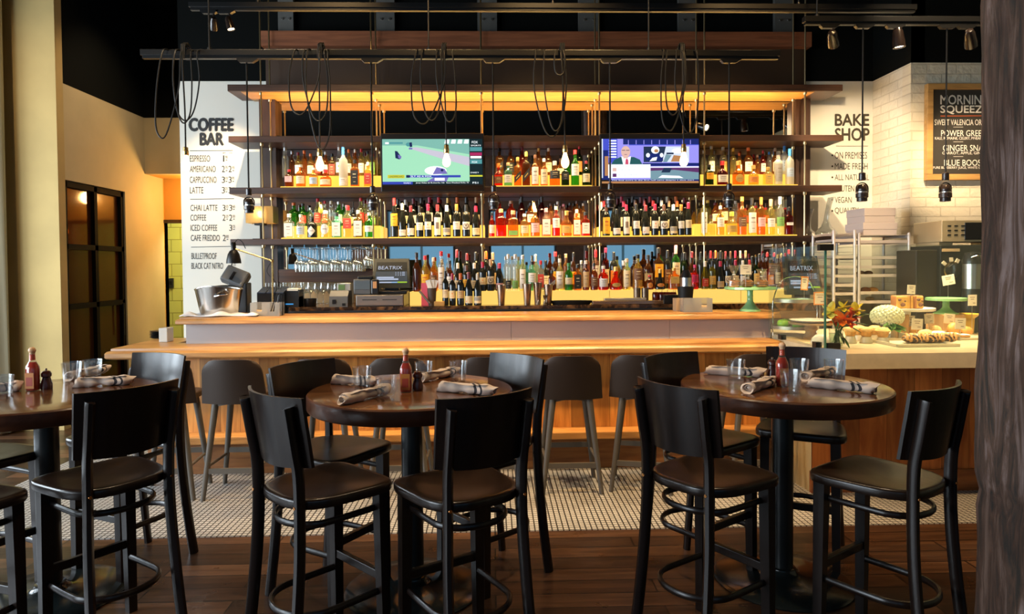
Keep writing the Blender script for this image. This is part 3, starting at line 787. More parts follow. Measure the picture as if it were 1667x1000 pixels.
bottle_row('''800.5 346 9 rnd red white black
815.5 340 17 sq red none tan
835 343 17 sq amber green:bot tan
853.7 348 14 rnd gold cream white
871 340 15 rnd amber pink cream
889 339 14.5 sq pink white:tallab pink
905 336 13 rnd red white:high cream
922 343 17 squat amber gold gold
938.7 341 12 sq orange white:tallab white
953 345 14 sq red white black''', Y1, BAYS['LM'][F], "whiskey bay front row", 'front bottles of the lower middle bay')
bottle_row('''813 327 14 rnd red none brown
832 327 16 rnd red none tan
849 320 13 burg dark-red none black
864 330 13 rnd amber white black
882 320 13 burg dark-red none black
897 331 12 rnd amber none brown
908 328 11 rnd clear none white
917 332 9 slim pink none pink
928 330 12 rnd dark-red none black
939 327 11 rnd amber cream brown
949 331 10 rnd amber none cream''', Y2, BAYS['LM'][Bk], "whiskey bay back row", 'back bottles of the lower middle bay')
bottle_row('''986.7 334 12.5 bord black yellow:tallab brown
1003.7 340 13.5 burg black white:low black
1019.5 333 11.5 bord black white:tallab:square crimson
1035.5 332 12 bord black white:mid black
1051 334 13 burg black white:low:slash maroon
1066 332 12 bord black white:mid:dot crimson
1080.7 333 13 bord black white:mid:shoe brown
1096 333 13 burg black cream:low:pic white
1108.8 333 11.5 bord black white:mid orange
1120 329 12 burg black cream:mid crimson''', 6.93, BAYS['RW'][F], "front row below news screen", 'front wines under the news screen')
zz = BAYS['RW'][F]
bottle_row('''983 327 12 bord black none red
1000 326 12 burg black none black
1015 327 12 bord black cream crimson
1034 325 12 bord black white brown
1049 325 12 burg black white maroon
1063 326 12 bord black cream red
1077 326 12 bord black white white
1089 327 12 burg black cream tan
1102 327 12 bord black white orange''', 7.05, zz+.05, "middle row below news screen", 'middle wines under the news screen')
bottle_row('''1012 320 12 bord black none crimson
1030 320 12 bord black none black
1043 321 12 burg black none maroon
1058 320 12 bord black none red
1072 321 12 bord black none black
1086 320 12 burg black none cream
1100 320 12 bord black none orange
1114 322 12 bord black none maroon''', 7.165, zz+.105, "rear row below news screen", 'rear wines under the news screen')
bottle_row('''1146 321 11 tall pale-yellow white:tallab cream
1157.5 350 13 squat pale-yellow none brown
1172.5 335 13 rnd gold white:high cream
1191 345 18 squat yellow gold yellow
1208 320 15 rnd amber brown:mid gold
1224 322 14 tall yellow white:tallab black
1239 321 14 tall orange pink:mid orange
1254.5 324 14 tall yellow white:mid tan
1269.5 320 14 tall clear green:mid white
1284 337 13 sq dark-red white:band black''', Y1, BAYS['LR'][F], "front row, lower right bay", 'front bottles of the lower right bay')
bottle_row('''1139 339 9 rnd gold none brown
1152 326 11 slim olive none yellow
1164 330 13 rnd amber white maroon
1179 322 12 rnd orange cream cream
1197 327 10 slim clear none clear
1213 339 11 sq yellow red red
1230 335 13 rnd amber none red
1246 338 11 sq yellow red red
1263 327 11 tall pale-yellow none cream
1278 338 11 rnd dark-red none red''', Y2, BAYS['LR'][Bk], "back row, lower right bay", 'back bottles of the lower right bay')
# back counter: wines standing on the marble, then rows on the light box
bottle_row('''724.8 441 10.5 bord black cream:mid black
736.2 445 11 bord black cream:mid:dot crimson
749.4 445 12 bord black tan:mid orange
762.8 443 13 burg black cream:low:slash maroon
777.3 445 13 burg black cream:low:pic cream''', 6.55, ZK, "row on the marble counter", 'wines on the marble counter')
bottle_row('''678 411 13 rnd brown none black
692 416 14 rnd gold yellow red
705 419 13 rnd amber brown cream
718 409 11 slim clear white:tallab red
732 424 11 rnd brown white black
745 428 12 burg black cream white
759 432 12 bord black yellow brown
772 428 12 burg black cream white
785.5 426 12 bord black cream:mid:dot crimson
798.5 422 12.5 bord black white:mid:shoe tan
813 428 13 burg black pink:low crimson
827 414 10.5 slim clear black:low silver
838.5 414 10.5 slim clear green:low silver
850.5 415 11 slim pale-yellow white:tallab silver
866 425 14 rnd teal white:high black
880 424 11.5 sq clear red red
898.5 440 11.5 sq brown grey:diag black
911 421 13 rnd pale-yellow white:tallab white
925.5 428 13.5 rnd green cream:mid green
940 430 13 sq amber black:tallab black
953.5 424 11 slim brown tan clear
967 428 12 rnd brown brown black
982 433 16 rnd red white clear
1002.5 434 21 bell red gold:oval gold
1020 421 12.5 slim yellow cream cream
1038 414 16 rnd gold brown:high black
1057.5 448 13 rnd brown orange:oval red
1074.5 438 18 bell black orange:oval gold
1097 436 17 sq orange gold:high gold
1131 431 12 rnd red magenta:high magenta
1147.5 425 12 burg olive red white
1159.5 424 12 bord olive gold black
1172.5 425 13 burg black tan:low crimson
1184.5 424 11 bord black cream:mid:shoe black
1197 423 11 bord black cream crimson
1209 424 11 bord black white white
1220 423 10 bord black none red
1231 418 11 rnd dark-green gold black
1243 412 11 rnd brown grey black
1254 423 11 rnd red orange black
1266 414 11 rnd brown cream gold
1278 412 10 rnd amber none red''', 6.70, zx, "front row on light box", 'front bottles on the light box')
bottle_row('''743.5 406 12 burg dark-green cream maroon
760 412 12 bord black yellow maroon
774.5 410 12 bord black cream black
788 409 12 bord black cream orange
802 411 12 bord black tan tan
872 414 11 tall pale-yellow none silver
888 424 13 rnd black white black
904 410 13 rnd brown yellow red
921 413 9 slim amber none tan
933.5 411 10 rnd brown yellow black
946 424 10 rnd clear none silver
973 406 13 tall pink white:high red
985.5 403 12.5 rnd dark-red cream crimson
999 410 13 tall black orange black
1015 424 16 squat brown none silver
1036 424 13 rnd brown none black
1055 415 15 rnd brown grey:mid black
1071.5 403 16 sq brown yellow:high black
1086.5 407 13 tall black brown black
1100 399 14 tall green cream:high pink
1113.5 411 11 bord dark-green none black
1126 409 13 squat brown red maroon
1140.5 410 8 bord black none black
1149 409 9 bord black none brown
1157 408 9 bord black none red
1165 408 9 bord black none orange
1173 408 9 bord black none black
1181 409 9 bord black none maroon
1189 409 9 bord black none brown
1197 408 9 bord black none crimson
1204.5 408 9 bord black none cream
1212 408 9 bord black none tan
1224 417 9 bord black none black
1236 413 10 rnd brown none black
1249 411 10 rnd brown none red
1260 411 10 rnd dark-red none red
1272 413 10 rnd amber none gold
1284 406 10 rnd brown none red
1294 406 10 rnd brown none maroon''', 6.93, zx, "back row on light box", 'back bottles on the light box')
# ================================================================== chairs, stools, tables
M_chair = wood('espresso_wood', (.008, .0042, .003), (.017, .0085, .0055), 'Z', .30, 14, spec=.45)
M_seat = wood('espresso_seat', (.010, .0055, .0035), (.022, .0115, .007), 'Y', .28, 12)
M_bolt = mat('copper_bolt', (.75, .32, .10), .25, 1)
def seat_mesh(hw_f, hw_b, yf, yb, z, th, dish, n=56, pw=.62):
    mb = MB(); rings = []
    def outline(a, s):
        ca, sa = math.cos(a), math.sin(a)
        y = (abs(sa)**pw)*(1 if sa > 0 else -1)
        pw2 = pw if sa > 0 else .66
        y = (abs(sa)**pw2)*(1 if sa > 0 else -1)
        yy = (yf+yb)/2+(yf-yb)/2*y*s
        hw = hw_b+(hw_f-hw_b)*((yy-yb)/(yf-yb))
        return (abs(ca)**pw2)*(1 if ca > 0 else -1)*hw*s, yy
    lev = [(.02, -dish), (.3, -dish*.92), (.55, -dish*.6), (.75, -dish*.22), (.9, 0), (.965, 0), (.99, -.004), (1, -.012), (1, -th+.008), (.985, -th), (.5, -th), (.02, -th)]
    vs = []; fs = []
    for s_, dz_ in lev:
        for k in range(n):
            x, y = outline(2*math.pi*k/n, s_); vs.append(Vector((x, y, z+dz_)))
    for i in range(len(lev)-1):
        for k in range(n): fs.append((i*n+k, i*n+(k+1) % n, (i+1)*n+(k+1) % n, (i+1)*n+k))
    fs.append(tuple(range(n))); fs.append(tuple((len(lev)-1)*n+k for k in range(n))[::-1])
    return mb.add(vs, fs)
def back_curve(u, z):       # plan curve and rake of the curved backrest
    return -.232+.066*u*u-.16*(z-.86)
def make_chair():
    t = thing('bar_chair', 'x', 'chair')
    seat_mesh(.250, .212, .235, -.232, .775, .042, .013, pw=.38).build('seat', M_seat, t, world=False, smooth=50)
    bk = MB(); nu, nv, th = 20, 8, .014
    for sgn in (1, -1):
        def P(u, v, sgn=sgn):
            U = -1+2*u; Z = .90+.30*v; hw = .226-.012*(1-v)
            y = back_curve(U, Z)+(th/2)*sgn; return Vector((U*hw, y, Z-.012*(U*U)*(0 if v > .5 else -1)*(1-v)))
        bk.grid(P, nu, nv)
    n0 = (nu+1)*(nv+1); loop = [i for i in range(nu+1)]+[j*(nu+1)+nu for j in range(1, nv+1)]+[nv*(nu+1)+i for i in range(nu-1, -1, -1)]+[j*(nu+1) for j in range(nv-1, 0, -1)]
    for a, b in zip(loop, loop[1:]+loop[:1]): bk.f.append((a, b, n0+b, n0+a)); bk.mi.append(0)
    bo = bk.build('backrest', M_chair, t, world=False, smooth=50)
    for s in (-1, 1):
        rl = MB()
        def py(z): return back_curve(.80, z)-.024
        pts = [(s*.200, -.275, 0), (s*.190, -.245, .25), (s*.182, -.222, .5), (s*.176, -.214, .70), (s*.176, py(.88), .88), (s*.178, py(1.0), 1.0), (s*.180, py(1.145), 1.145), (s*.180, py(1.157), 1.157)]
        rl.tube(cat_rom(pts, 4), [.0215]*28+[.014], 8, rx=.027)
        rl.build('rear_leg', M_chair, t, world=False, smooth=50)
        MB().lathe([(.008, 0), (.007, .004)], 10, M=Matrix.Translation((s*.177, -.236, .755)) @ Matrix.Rotation(R(90), 4, 'X')).build('bolt', M_bolt, t, world=False)
        fl = MB(); a, b = .026, .020
        x, y = s*.182, .172
        vs = [(x-a, y-a, .742), (x+a, y-a, .742), (x+a, y+a, .742), (x-a, y+a, .742)]
        x += s*.008; y += .006
        vs += [(x-b, y-b, 0), (x+b, y-b, 0), (x+b, y+b, 0), (x-b, y+b, 0)]
        fl.add(vs, [(0, 1, 2, 3), (7, 6, 5, 4), (0, 4, 5, 1), (1, 5, 6, 2), (2, 6, 7, 3), (3, 7, 4, 0)]); fl.build('front_leg', M_chair, t, world=False)
    def hoop(z, hw, yb, r, rx):
        pts = [(-hw, .155, z), (-hw-.002, .05, z), (-hw, -.07, z)]+[(-hw*math.cos(a), -.07-(abs(yb)-.07)*math.sin(a), z) for a in [math.pi*k/10 for k in range(1, 10)]]+[(hw, -.07, z), (hw+.002, .05, z), (hw, .155, z)]
        return MB().tube(cat_rom(pts, 3), r, 8, rx=rx)
    hoop(.655, .166, -.205, .010, .0145).build('stretcher', M_chair, t, world=False, smooth=50)
    hoop(.285, .178, -.232, .0115, .016).build('stretcher', M_chair, t, world=False, smooth=50)
    MB().rbox(-.18, .18, .158, .186, .33, .37, .004).build('footrest', M_chair, t, world=False)
    return t
proto_chair = None
def place(proto, x, y, rz, label, cat=None, group=None, first=[]):
    if proto not in first: first.append(proto); o = proto
    else: o = copy_tree(proto)
    o.location = (x, y, 0); o.rotation_euler = (0, 0, rz); o['label'] = label
    if group: o['group'] = group
    return o
chair = make_chair()
# x, y of the seat, and the heading of the sitter (degrees, 0 = looking away from us towards the bar, positive = turned to the left)
TBL = [(-2.335, 3.57), (-.437, 3.57), (1.556, 3.587)]
CH = [
 (-1.79, 3.14, 55, 'dark wooden bar chair, back to us, in front of the table at the left'),
 (-2.12, 3.93, 154, 'dark wooden bar chair with a shiny back, bar side of the left table'),
 (-2.64, 3.50, -115, 'dark wooden bar chair cut by the left edge, beyond the table post'),
 (-2.27, 2.80, -20, 'dark wooden bar chair mostly cut off at the bottom left corner'),
 (-.755, 2.98, -45, 'dark wooden bar chair, near left seat of the middle table'),
 (-.845, 3.56, -122, 'dark wooden bar chair, far left seat of the middle table'),
 (-.15, 2.92, 32, 'dark wooden bar chair, back to us, near right seat of the middle table'),
 (-.04, 3.72, 130, 'dark wooden bar chair with a bright sheen, far right of the middle table'),
 (.975, 3.03, -57, 'dark wooden bar chair, near left seat of the right table'),
 (1.15, 3.67, -145, 'dark wooden bar chair, far left of the right table, behind another'),
 (1.80, 3.88, 151, 'dark wooden bar chair facing us behind the right table, below the flowers'),
 (1.73, 2.96, 34, 'dark wooden bar chair beside the rough post, near right of its table'),
]
CHO = []
for (x, y, a, lb_) in CH: CHO.append(place(chair, x, y, R(a), lb_, group='dark bar chairs round the high tables'))

# counter stools: moulded backs, round splayed legs
M_shell = mat('brown_shell', (.034, .020, .013), .5, spec=.35)
M_sleg = mat('grey_brown_leg', (.10, .085, .068), .5)
def make_stool():
    t = thing('counter_stool', 'x', 'stool')
    mb = MB(); nu, nv = 20, 12
    for sgn in (1, -1):
        def P(u, v, sgn=sgn):
            U = -1+2*u; Z = .715+.335*v
            hw = .24-.025*v
            k = max(0, (v-.72)/.28); hw *= math.sqrt(max(0, 1-(k**2.6)*.28))
            ztop = Z-.03*abs(U)**5*v
            y = -.195-.055*v+.06*U*U+.008*sgn; return Vector((U*hw, y, ztop))
        mb.grid(P, nu, nv)
    n0 = (nu+1)*(nv+1); loop = [i for i in range(nu+1)]+[j*(nu+1)+nu for j in range(1, nv+1)]+[nv*(nu+1)+i for i in range(nu-1, -1, -1)]+[j*(nu+1) for j in range(nv-1, 0, -1)]
    for a, b in zip(loop, loop[1:]+loop[:1]): mb.f.append((a, b, n0+b, n0+a)); mb.mi.append(0)
    mb.build('backrest', M_shell, t, world=False, smooth=50)
    seat_mesh(.215, .20, .22, -.19, .775, .045, .012).build('seat', M_shell, t, world=False, smooth=50)
    # under-frame: shallow pitched bearers
    uf = MB()
    for y in (-.15, .15): uf.prism([(-.15, .735), (.15, .735), (.15, .69), (0, .715), (-.15, .69)], y-.014, y+.014, M=Matrix(((1, 0, 0, 0), (0, 0, 1, 0), (0, 1, 0, 0), (0, 0, 0, 1))))
    uf.build('under_frame', M_sleg, t, world=False)
    for sx in (-1, 1):
        for sy in (-1, 1):
            MB().tube([(sx*.135, sy*.15, .735), (sx*.222, sy*.205, 0)], [.026, .017], 12).build('leg', M_sleg, t, world=False, smooth=50)
    def lx(z): return .135+.087*(1-z/.735)
    def ly(z): return .15+.055*(1-z/.735)
    MB().box(-lx(.22), lx(.22), -ly(.22)-.01, -ly(.22)+.01, .20, .24).build('footrest', M_sleg, t, world=False)
    MB().box(-lx(.28), lx(.28), ly(.28)-.01, ly(.28)+.01, .26, .30).build('footrest', M_sleg, t, world=False)
    for s in (-1, 1): MB().tube([(s*lx(.25), -ly(.25), .25), (s*lx(.25), ly(.25), .25)], .011, 8).build('stretcher', M_sleg, t, world=False)
    return t
stool = make_stool()
ST = [(258, 'brown counter stool at the left end of the bar, half behind a shiny chair'), (379, 'brown counter stool seen whole, square to the bar front at the left'),
      (524, 'brown counter stool behind the far left chair of the middle table'), (648, 'brown counter stool behind the hot sauce of the middle table'),
      (797, 'brown counter stool behind the bright-backed chair of the middle table'), (930, 'brown counter stool seen whole between the middle and right tables'),
      (1052, 'brown counter stool turned aside behind the near left chair of the right table'), (1236, 'brown counter stool behind the glasses of the right table')]
for (px, lb_) in ST:
    p = PY(px, 620, 5.03); p.y = 5.20; rz = R(-14) if px == 1052 else (R(6) if px == 258 else 0)
    place(stool, p.x, p.y, rz, lb_, group='stools along the bar')

M_ttop = wood('table_top_wood', (.07, .025, .009), (.19, .075, .024), 'X', .2, 10, coat=.5)
M_tedge = wood('table_edge_wood', (.055, .017, .008), (.125, .040, .016), 'X', .3, 10, coat=.2)
M_post = mat('black_satin_post', (.010, .012, .012), .3)
def make_table():
    t = thing('round_table', 'x', 'table')
    rr = .533
    mb = MB().lathe([(.02, 1.0705), (rr*.6, 1.0705), (rr-.012, 1.0705), (rr-.006, 1.069)], 96); mb.build('table_top', M_ttop, t, world=False, smooth=40)
    MB().lathe([(rr-.006, 1.069), (rr, 1.062), (rr, .998), (rr-.006, .99), (.02, .99)], 96).build('table_edge', M_tedge, t, world=False, smooth=40)
    MB().lathe([(.20, .965), (.20, .99)], 32).build('mounting_plate', M_post, t, world=False)
    MB().lathe([(.056, .03), (.056, .97)], 28).build('post', M_post, t, world=False, smooth=40)
    MB().lathe([(.355, 0), (.36, .008), (.34, .02), (.2, .036), (.10, .046), (.075, .06), (.07, .075), (.057, .08)], 48).build('base', mat('black_gloss_base', (.012, .016, .016), .18), t, world=False, smooth=50)
    return t
table = make_table()
TL = ['round dark wood high table at the left, cut by the picture edge', 'round dark wood high table in the middle of the three', 'round dark wood high table nearest the rough post']
TO = [place(table, x, y, 0, TL[i], group='round high tables') for i, (x, y) in enumerate(TBL)]
# ================================================================== on the round tables
ZT = 1.0705
M_glass = glassy('thin_clear_glass', (.94, .95, .95), .015, .02, 1.0, (.8, .85, .9), .06)
M_sauce = mat('red_sauce', (.36, .022, .008), .12, spec=.6)
def on_table(px, py): return PZ(px, py, ZT)
def make_tumbler():
    t = MB().lathe([(.040, 0), (.042, .008), (.052, .114), (.0485, .114), (.039, .022), (.01, .020)], 28).build('glass_tumbler', M_glass, None, 'x', 'glass', world=False, smooth=40)
    return t
tumb = make_tumbler(); used_t = [False]
def tumbler(px, py, label):
    p = on_table(px, py)
    o = tumb if not used_t[0] else tumb.copy()
    if used_t[0]: COL.objects.link(o)
    used_t[0] = True
    o.location = p; o['label'] = label; o['group'] = 'water glasses on the high tables'
def napkin_mat():
    m, nt, N, L, b = nodes('napkin_cloth'); tc = N.new('ShaderNodeTexCoord'); sp = N.new('ShaderNodeSeparateXYZ'); L.new(tc.outputs['Object'], sp.inputs[0])
    # two dark woven stripes wound slantwise round the roll
    ad = N.new('ShaderNodeMath'); ad.operation = 'MULTIPLY_ADD'; ad.inputs[1].default_value = .9; L.new(sp.outputs['Y'], ad.inputs[0]); L.new(sp.outputs['X'], ad.inputs[2])
    res = None
    for c, w_ in ((.030, .007), (.056, .005)):
        sb = N.new('ShaderNodeMath'); sb.operation = 'SUBTRACT'; sb.inputs[1].default_value = c; L.new(ad.outputs[0], sb.inputs[0])
        ab = N.new('ShaderNodeMath'); ab.operation = 'ABSOLUTE'; L.new(sb.outputs[0], ab.inputs[0])
        lt = N.new('ShaderNodeMath'); lt.operation = 'LESS_THAN'; lt.inputs[1].default_value = w_; L.new(ab.outputs[0], lt.inputs[0])
        if res is None: res = lt.outputs[0]
        else:
            mxm = N.new('ShaderNodeMath'); mxm.operation = 'MAXIMUM'; L.new(res, mxm.inputs[0]); L.new(lt.outputs[0], mxm.inputs[1]); res = mxm.outputs[0]
    mx = N.new('ShaderNodeMix'); mx.data_type = 'RGBA'; L.new(res, mx.inputs['Factor']); mx.inputs['A'].default_value = (.70, .56, .46, 1); mx.inputs['B'].default_value = (.04, .035, .04, 1)
    L.new(mx.outputs['Result'], b.inputs['Base Color']); b.inputs['Roughness'].default_value = .9
    return m
M_nap = napkin_mat()
def make_napkin(seed):
    rnd = random.Random(seed); mb = MB(); n = 24; L_ = 30; vs = []; fs = []
    ph = rnd.random()*6
    for i in range(L_+1):
        s = i/L_; x = -.135+.27*s
        r = .027+.004*math.sin(s*9+ph)+.003*math.sin(s*23+ph)
        if i in (0, L_): r *= .93
        for k in range(n):
            a = 2*math.pi*k/n; rr = r*(1+.06*math.sin(3*a+s*5+ph))
            vs.append(Vector((x+(.02*math.sin(a) if i in (0, L_) else 0), rr*1.12*math.cos(a), max(0, .026+rr*.92*math.sin(a)))))
    for i in range(L_):
        for k in range(n): fs.append((i*n+k, i*n+(k+1) % n, (i+1)*n+(k+1) % n, (i+1)*n+k))
    mb.add(vs, fs)
    for x, base in ((-.135, 0), (.135, L_)):      # rolled ends: a spiral of cloth going in
        prev = [base*n+k for k in range(n)]
        for q, (sc_, dx) in enumerate(((.72, .004), (.66, -.012), (.42, -.002), (.36, -.014), (.1, -.006))):
            sgn = 1 if base else -1
            ring = []
            for k in range(n):
                v = vs[base*n+k]; ring.append(len(mb.v)); mb.v.append(Vector((x+sgn*dx, v.y*sc_, .026+(v.z-.026)*sc_)))
            for k in range(n): mb.f.append((prev[k], prev[(k+1) % n], ring[(k+1) % n], ring[k])); mb.mi.append(0)
            prev = ring
        mb.f.append(tuple(prev)); mb.mi.append(0)
    # loose flap of the last turn
    mb.grid(lambda u, v: Vector((-.11+.22*u, -.006-.024*v, .0535-.002*v+.004*math.sin(u*7+ph)*v)), 14, 4)
    return mb.mesh('napkin', 60)
NPM = [make_napkin(s) for s in (1, 2, 3)]
for me in NPM: me.materials.append(M_nap)
nk = [0]
def napkin(xa, ya, xb, yb, label):
    a, b = on_table(xa, ya), on_table(xb, yb); o = bpy.data.objects.new('rolled_napkin', NPM[nk[0] % 3]); COL.objects.link(o); nk[0] += 1
    c = (a+b)/2; o.location = (c.x, c.y, ZT); o.rotation_euler = (0, 0, math.atan2(b.y-a.y, b.x-a.x))
    o.scale.x = min(1.15, max(.75, (b-a).length/.27))
    tag(o, label, 'napkin', 'rolled napkins on the high tables')
def sauce(px, py, label, htop):
    p = on_table(px, py); t = thing('hot_sauce_bottle', label, 'bottle', p, group='hot sauce bottles')
    H = (PY(px, htop, p.y).z-ZT)
    r = .031
    MB().lathe([(r-.002, 0), (r, .004), (r, H*.50), (r*.9, H*.56), (r*.55, H*.66), (r*.42, H*.72), (r*.40, H*.84)], 20, n=3.2, sy=.9).build('glass_body', glassy('sauce_glass', (.95, .9, .85), .05, .05, .9), t, world=False, smooth=40)
    MB().lathe([(r-.004, .003), (r-.002, .006), (r-.002, H*.50), (r*.8, H*.57), (r*.5, H*.655)], 20, n=3.2, sy=.9).build('sauce', M_sauce, t, world=False, smooth=40)
    lbm = MB()
    for sg in (1,):
        lbm.grid(lambda u, v: Vector(((u-.5)*1.5*r, -r*.9*1.04, H*(.06+.36*v))), 4, 1)
    lbm.mat(1).grid(lambda u, v: Vector(((u-.5)*1.05*r, -r*.9*1.07, H*(.12+.2*v))), 4, 1)
    lbm.build('label', [mat('sauce_label', (.60, .20, .03), .5), mat('sauce_label_art', (.42, .05, .02), .5)], t, world=False)
    MB().lathe([(r*.44, H*.70), (r*.44, H*.74), (r*.42, H*.80), (r*.42, H*.83)], 16).build('neck_band', mat('sauce_band', (.60, .08, .03), .4), t, world=False)
    MB().ball((0, 0, H*.92), r*.58, 14, 9, 1.0).lathe([(r*.42, H*.84), (r*.46, H*.88)], 14).build('wooden_cap', mat('light_wood_cap', (.72, .42, .22), .5), t, world=False, smooth=50)
def mill(px, py, label):
    p = on_table(px, py); t = thing('pepper_mill', label, 'pepper mill', p, group='pepper mills')
    mm = mat('mill_wood', (.055, .012, .008), .25, coat=.3)
    MB().lathe([(.027, 0), (.028, .006), (.028, .03), (.021, .055), (.019, .065)], 24).build('body', mm, t, world=False, smooth=40)
    MB().lathe([(.018, .065), (.024, .07), (.025, .085), (.018, .098), (.006, .102)], 24).build('head', mm, t, world=False, smooth=40)
    MB().ball((0, 0, .108), .006).build('knob', M_chrome, t, world=False)
# middle table
tumbler(590, 632, 'glass on the middle table, standing on a rolled napkin at its far left')
tumbler(629, 651, 'glass on the middle table nearest us, beside the hot sauce')
tumbler(690, 622, 'glass half hidden behind the hot sauce on the middle table')
tumbler(746, 621, 'glass on the middle table, towards the bright-backed chair')
napkin(545, 625, 612, 629, 'rolled striped napkin at the far left of the middle table')
napkin(553, 661, 632, 641, 'rolled striped napkin nearest us at the left of the middle table')
napkin(684, 623, 745, 610, 'rolled striped napkin lying behind the hot sauce, middle table')
napkin(718, 637, 805, 645, 'rolled striped napkin before the near right chair of the middle table')
sauce(661, 638, 'hot sauce bottle with round wooden cap on the middle table', 566)
mill(680, 636, 'dark red pepper mill hidden behind the hot sauce of the middle table')
# right table
tumbler(1198, 619, 'glass on the right table, over the far left napkin')
tumbler(1287, 640, 'glass on the right table just in front of the hot sauce')
tumbler(1301, 618, 'glass on the right table behind the hot sauce')
tumbler(1357, 619, 'glass on the right table furthest from the bar side, past the napkins')
napkin(1150, 609, 1243, 615, 'rolled striped napkin at the far left of the right table')
napkin(1203, 645, 1270, 623, 'rolled striped napkin in front of the hot sauce on the right table')
napkin(1308, 621, 1358, 610, 'rolled striped napkin behind another at the right of the right table')
napkin(1316, 630, 1427, 642, 'long rolled striped napkin nearest us at the right of the right table')
sauce(1273, 629, 'hot sauce bottle with wooden cap on the right table', 557)
mill(1257, 614, 'dark red pepper mill beside the hot sauce on the right table')
# left table
tumbler(4, 648, 'glass cut by the left edge of the picture on the left table')
tumbler(117, 622, 'glass at the far side of the left table behind a napkin')
tumbler(151, 617, 'glass on the left table between two rolled napkins')
napkin(102, 622, 184, 604, 'rolled striped napkin at the far side of the left table')
napkin(125, 631, 216, 626, 'rolled striped napkin nearest the near chair of the left table')
napkin(-40, 644, 28, 637, 'rolled napkin behind the cut-off glass on the left table')
sauce(54, 636, 'hot sauce bottle with wooden cap on the left table', 565)
mill(76, 634, 'dark red pepper mill beside the hot sauce on the left table')
# ================================================================== tracks, pendants, screens
M_bakelite = mat('dark_bakelite', (.016, .010, .008), .22, spec=.6)
YT1 = 5.3
def track(px0, px1, pyc, Y, label, hangers=(), h=.045, name='lighting_track'):
    a, b = PY(px0, pyc, Y), PY(px1, pyc, Y); z = (a.z+b.z)/2
    t = thing(name, label, 'track', ((a.x+b.x)/2, Y, z))
    MB().rbox(a.x, b.x, Y-.03, Y+.03, z, z+h, .003).build('channel', M_blackm, t)
    MB().box(a.x+.01, b.x-.01, Y-.018, Y+.018, z-.022, z).build('busbar', M_blackm, t)
    for px in hangers:
        x = PY(px, pyc, Y).x
        MB().tube([(x, Y, z+h), (x, Y, ZC)], .006, 8).lathe([(.016, z+h), (.016, z+h+.02)], 10, (x, Y, 0)).build('hanger_rod', M_dsteel, t, smooth=True)
    return z
ZT1 = track(231, 1268, 92, YT1, 'long black lighting track over the bar counter, wound with loose cords', (341, 698, 1056))
YT2 = 5.95
ZT2 = track(309, 1490, 15, YT2, 'upper black lighting track running along the top of the picture', (420, 900, 1300))
YT3 = 5.55
ZT3 = track(1308, 1700, 37, YT3, 'black lighting track with spotlights over the bakery counter', (1330,))
def adaptor(mb, x, Y, z):
    # tapering track adaptor
    mb.prism([(x-.07, z-.02), (x+.09, z-.02), (x+.09, z-.026), (x+.05, z-.05), (x-.05, z-.05), (x-.07, z-.03)], Y-.018, Y+.018, M=Matrix(((1, 0, 0, 0), (0, 0, 1, 0), (0, 1, 0, 0), (0, 0, 0, 1))))
def hung_spot(px, py_head, py_bot, Y, ztrack, label, group, aim=(0, 0, -1), power=0, color=WARM2):
    x = PY(px, 200, Y).x; zh = PY(px, py_head, Y).z; zb = PY(px, py_bot, Y).z
    t = thing('rod_pendant_spotlight', label, 'pendant light', (x, Y, zb), group=group)
    am = MB(); adaptor(am, x, Y, ztrack); am.build('adaptor', M_blackm, t)
    MB().tube([(x, Y, ztrack-.05), (x, Y, zh)], .0065, 8).build('rod', M_blackm, t, smooth=True)
    H = zh-zb; r = H*.205
    MB().lathe([(r*.52, zh-H*.28), (r*.55, zh-H*.26), (r*.55, zh-.006), (r*.4, zh)], 18, (x, Y, 0)).build('socket_cup', M_bakelite, t, smooth=40)
    arc = [(x-r*1.02, Y, zb+H*.30)]+[(x-r*1.02*math.cos(a), Y, zb+H*.46+r*.9*math.sin(a)) for a in [math.pi*k/10 for k in range(11)]]+[(x+r*1.02, Y, zb+H*.30)]
    MB().tube(arc, .005, 6).build('yoke', M_bakelite, t, smooth=True)
    MB().lathe([(r*.2, zb+H*.60), (r*.62, zb+H*.57), (r*.78, zb+H*.50), (r*.86, zb+H*.36), (r*.80, zb+H*.335)], 20, (x, Y, 0)).lathe([(r*.8, zb+H*.30), (r*1.0, zb+H*.28), (r*1.0, zb+H*.14), (r*.84, zb+H*.12), (r*.84, zb), (r*.7, zb), (r*.68, zb+H*.06), (.005, zb+H*.08)], 20, (x, Y, 0)).build('lamp_head', M_bakelite, t, smooth=40)
    MB().lathe([(r*.66, zb+H*.03), (.004, zb+H*.032)], 18, (x, Y, 0)).build('lens', emat('warm_lens', (1, .72, .38), 6), t)
    MB().lathe([(r*.83, zb+H*.30), (r*.83, zb+H*.34)], 20, (x, Y, 0)).build('collar', M_steel, t)
    if power:
        light('pendant_spot', 'SPOT', (x, Y, zb-.01), Vector((x, Y, zb))+Vector(aim), power, color, spot_size=R(95), spot_blend=.7, shadow_soft_size=.03)
for i, (px, yt, yb) in enumerate(((403, 307, 347), (605, 303, 343), (803, 302, 341), (993, 298, 338), (1187, 299, 338))):
    hung_spot(px, yt, yb, YT1, ZT1, 'black rod pendant spotlight over the bar, %s from the left' % ORD[i], 'rod pendants over the bar', (0, .12, -1), 46)
for i, (px, yt, yb) in enumerate(((1404, 281, 328), (1540, 281, 328))):
    hung_spot(px, yt, yb, YT3, ZT3, ['black rod pendant spotlight in front of the bake shop wall lettering', 'black rod pendant spotlight in front of the chalk menu board'][i], 'rod pendants over the bakery', (0, -.05, -1), 60)
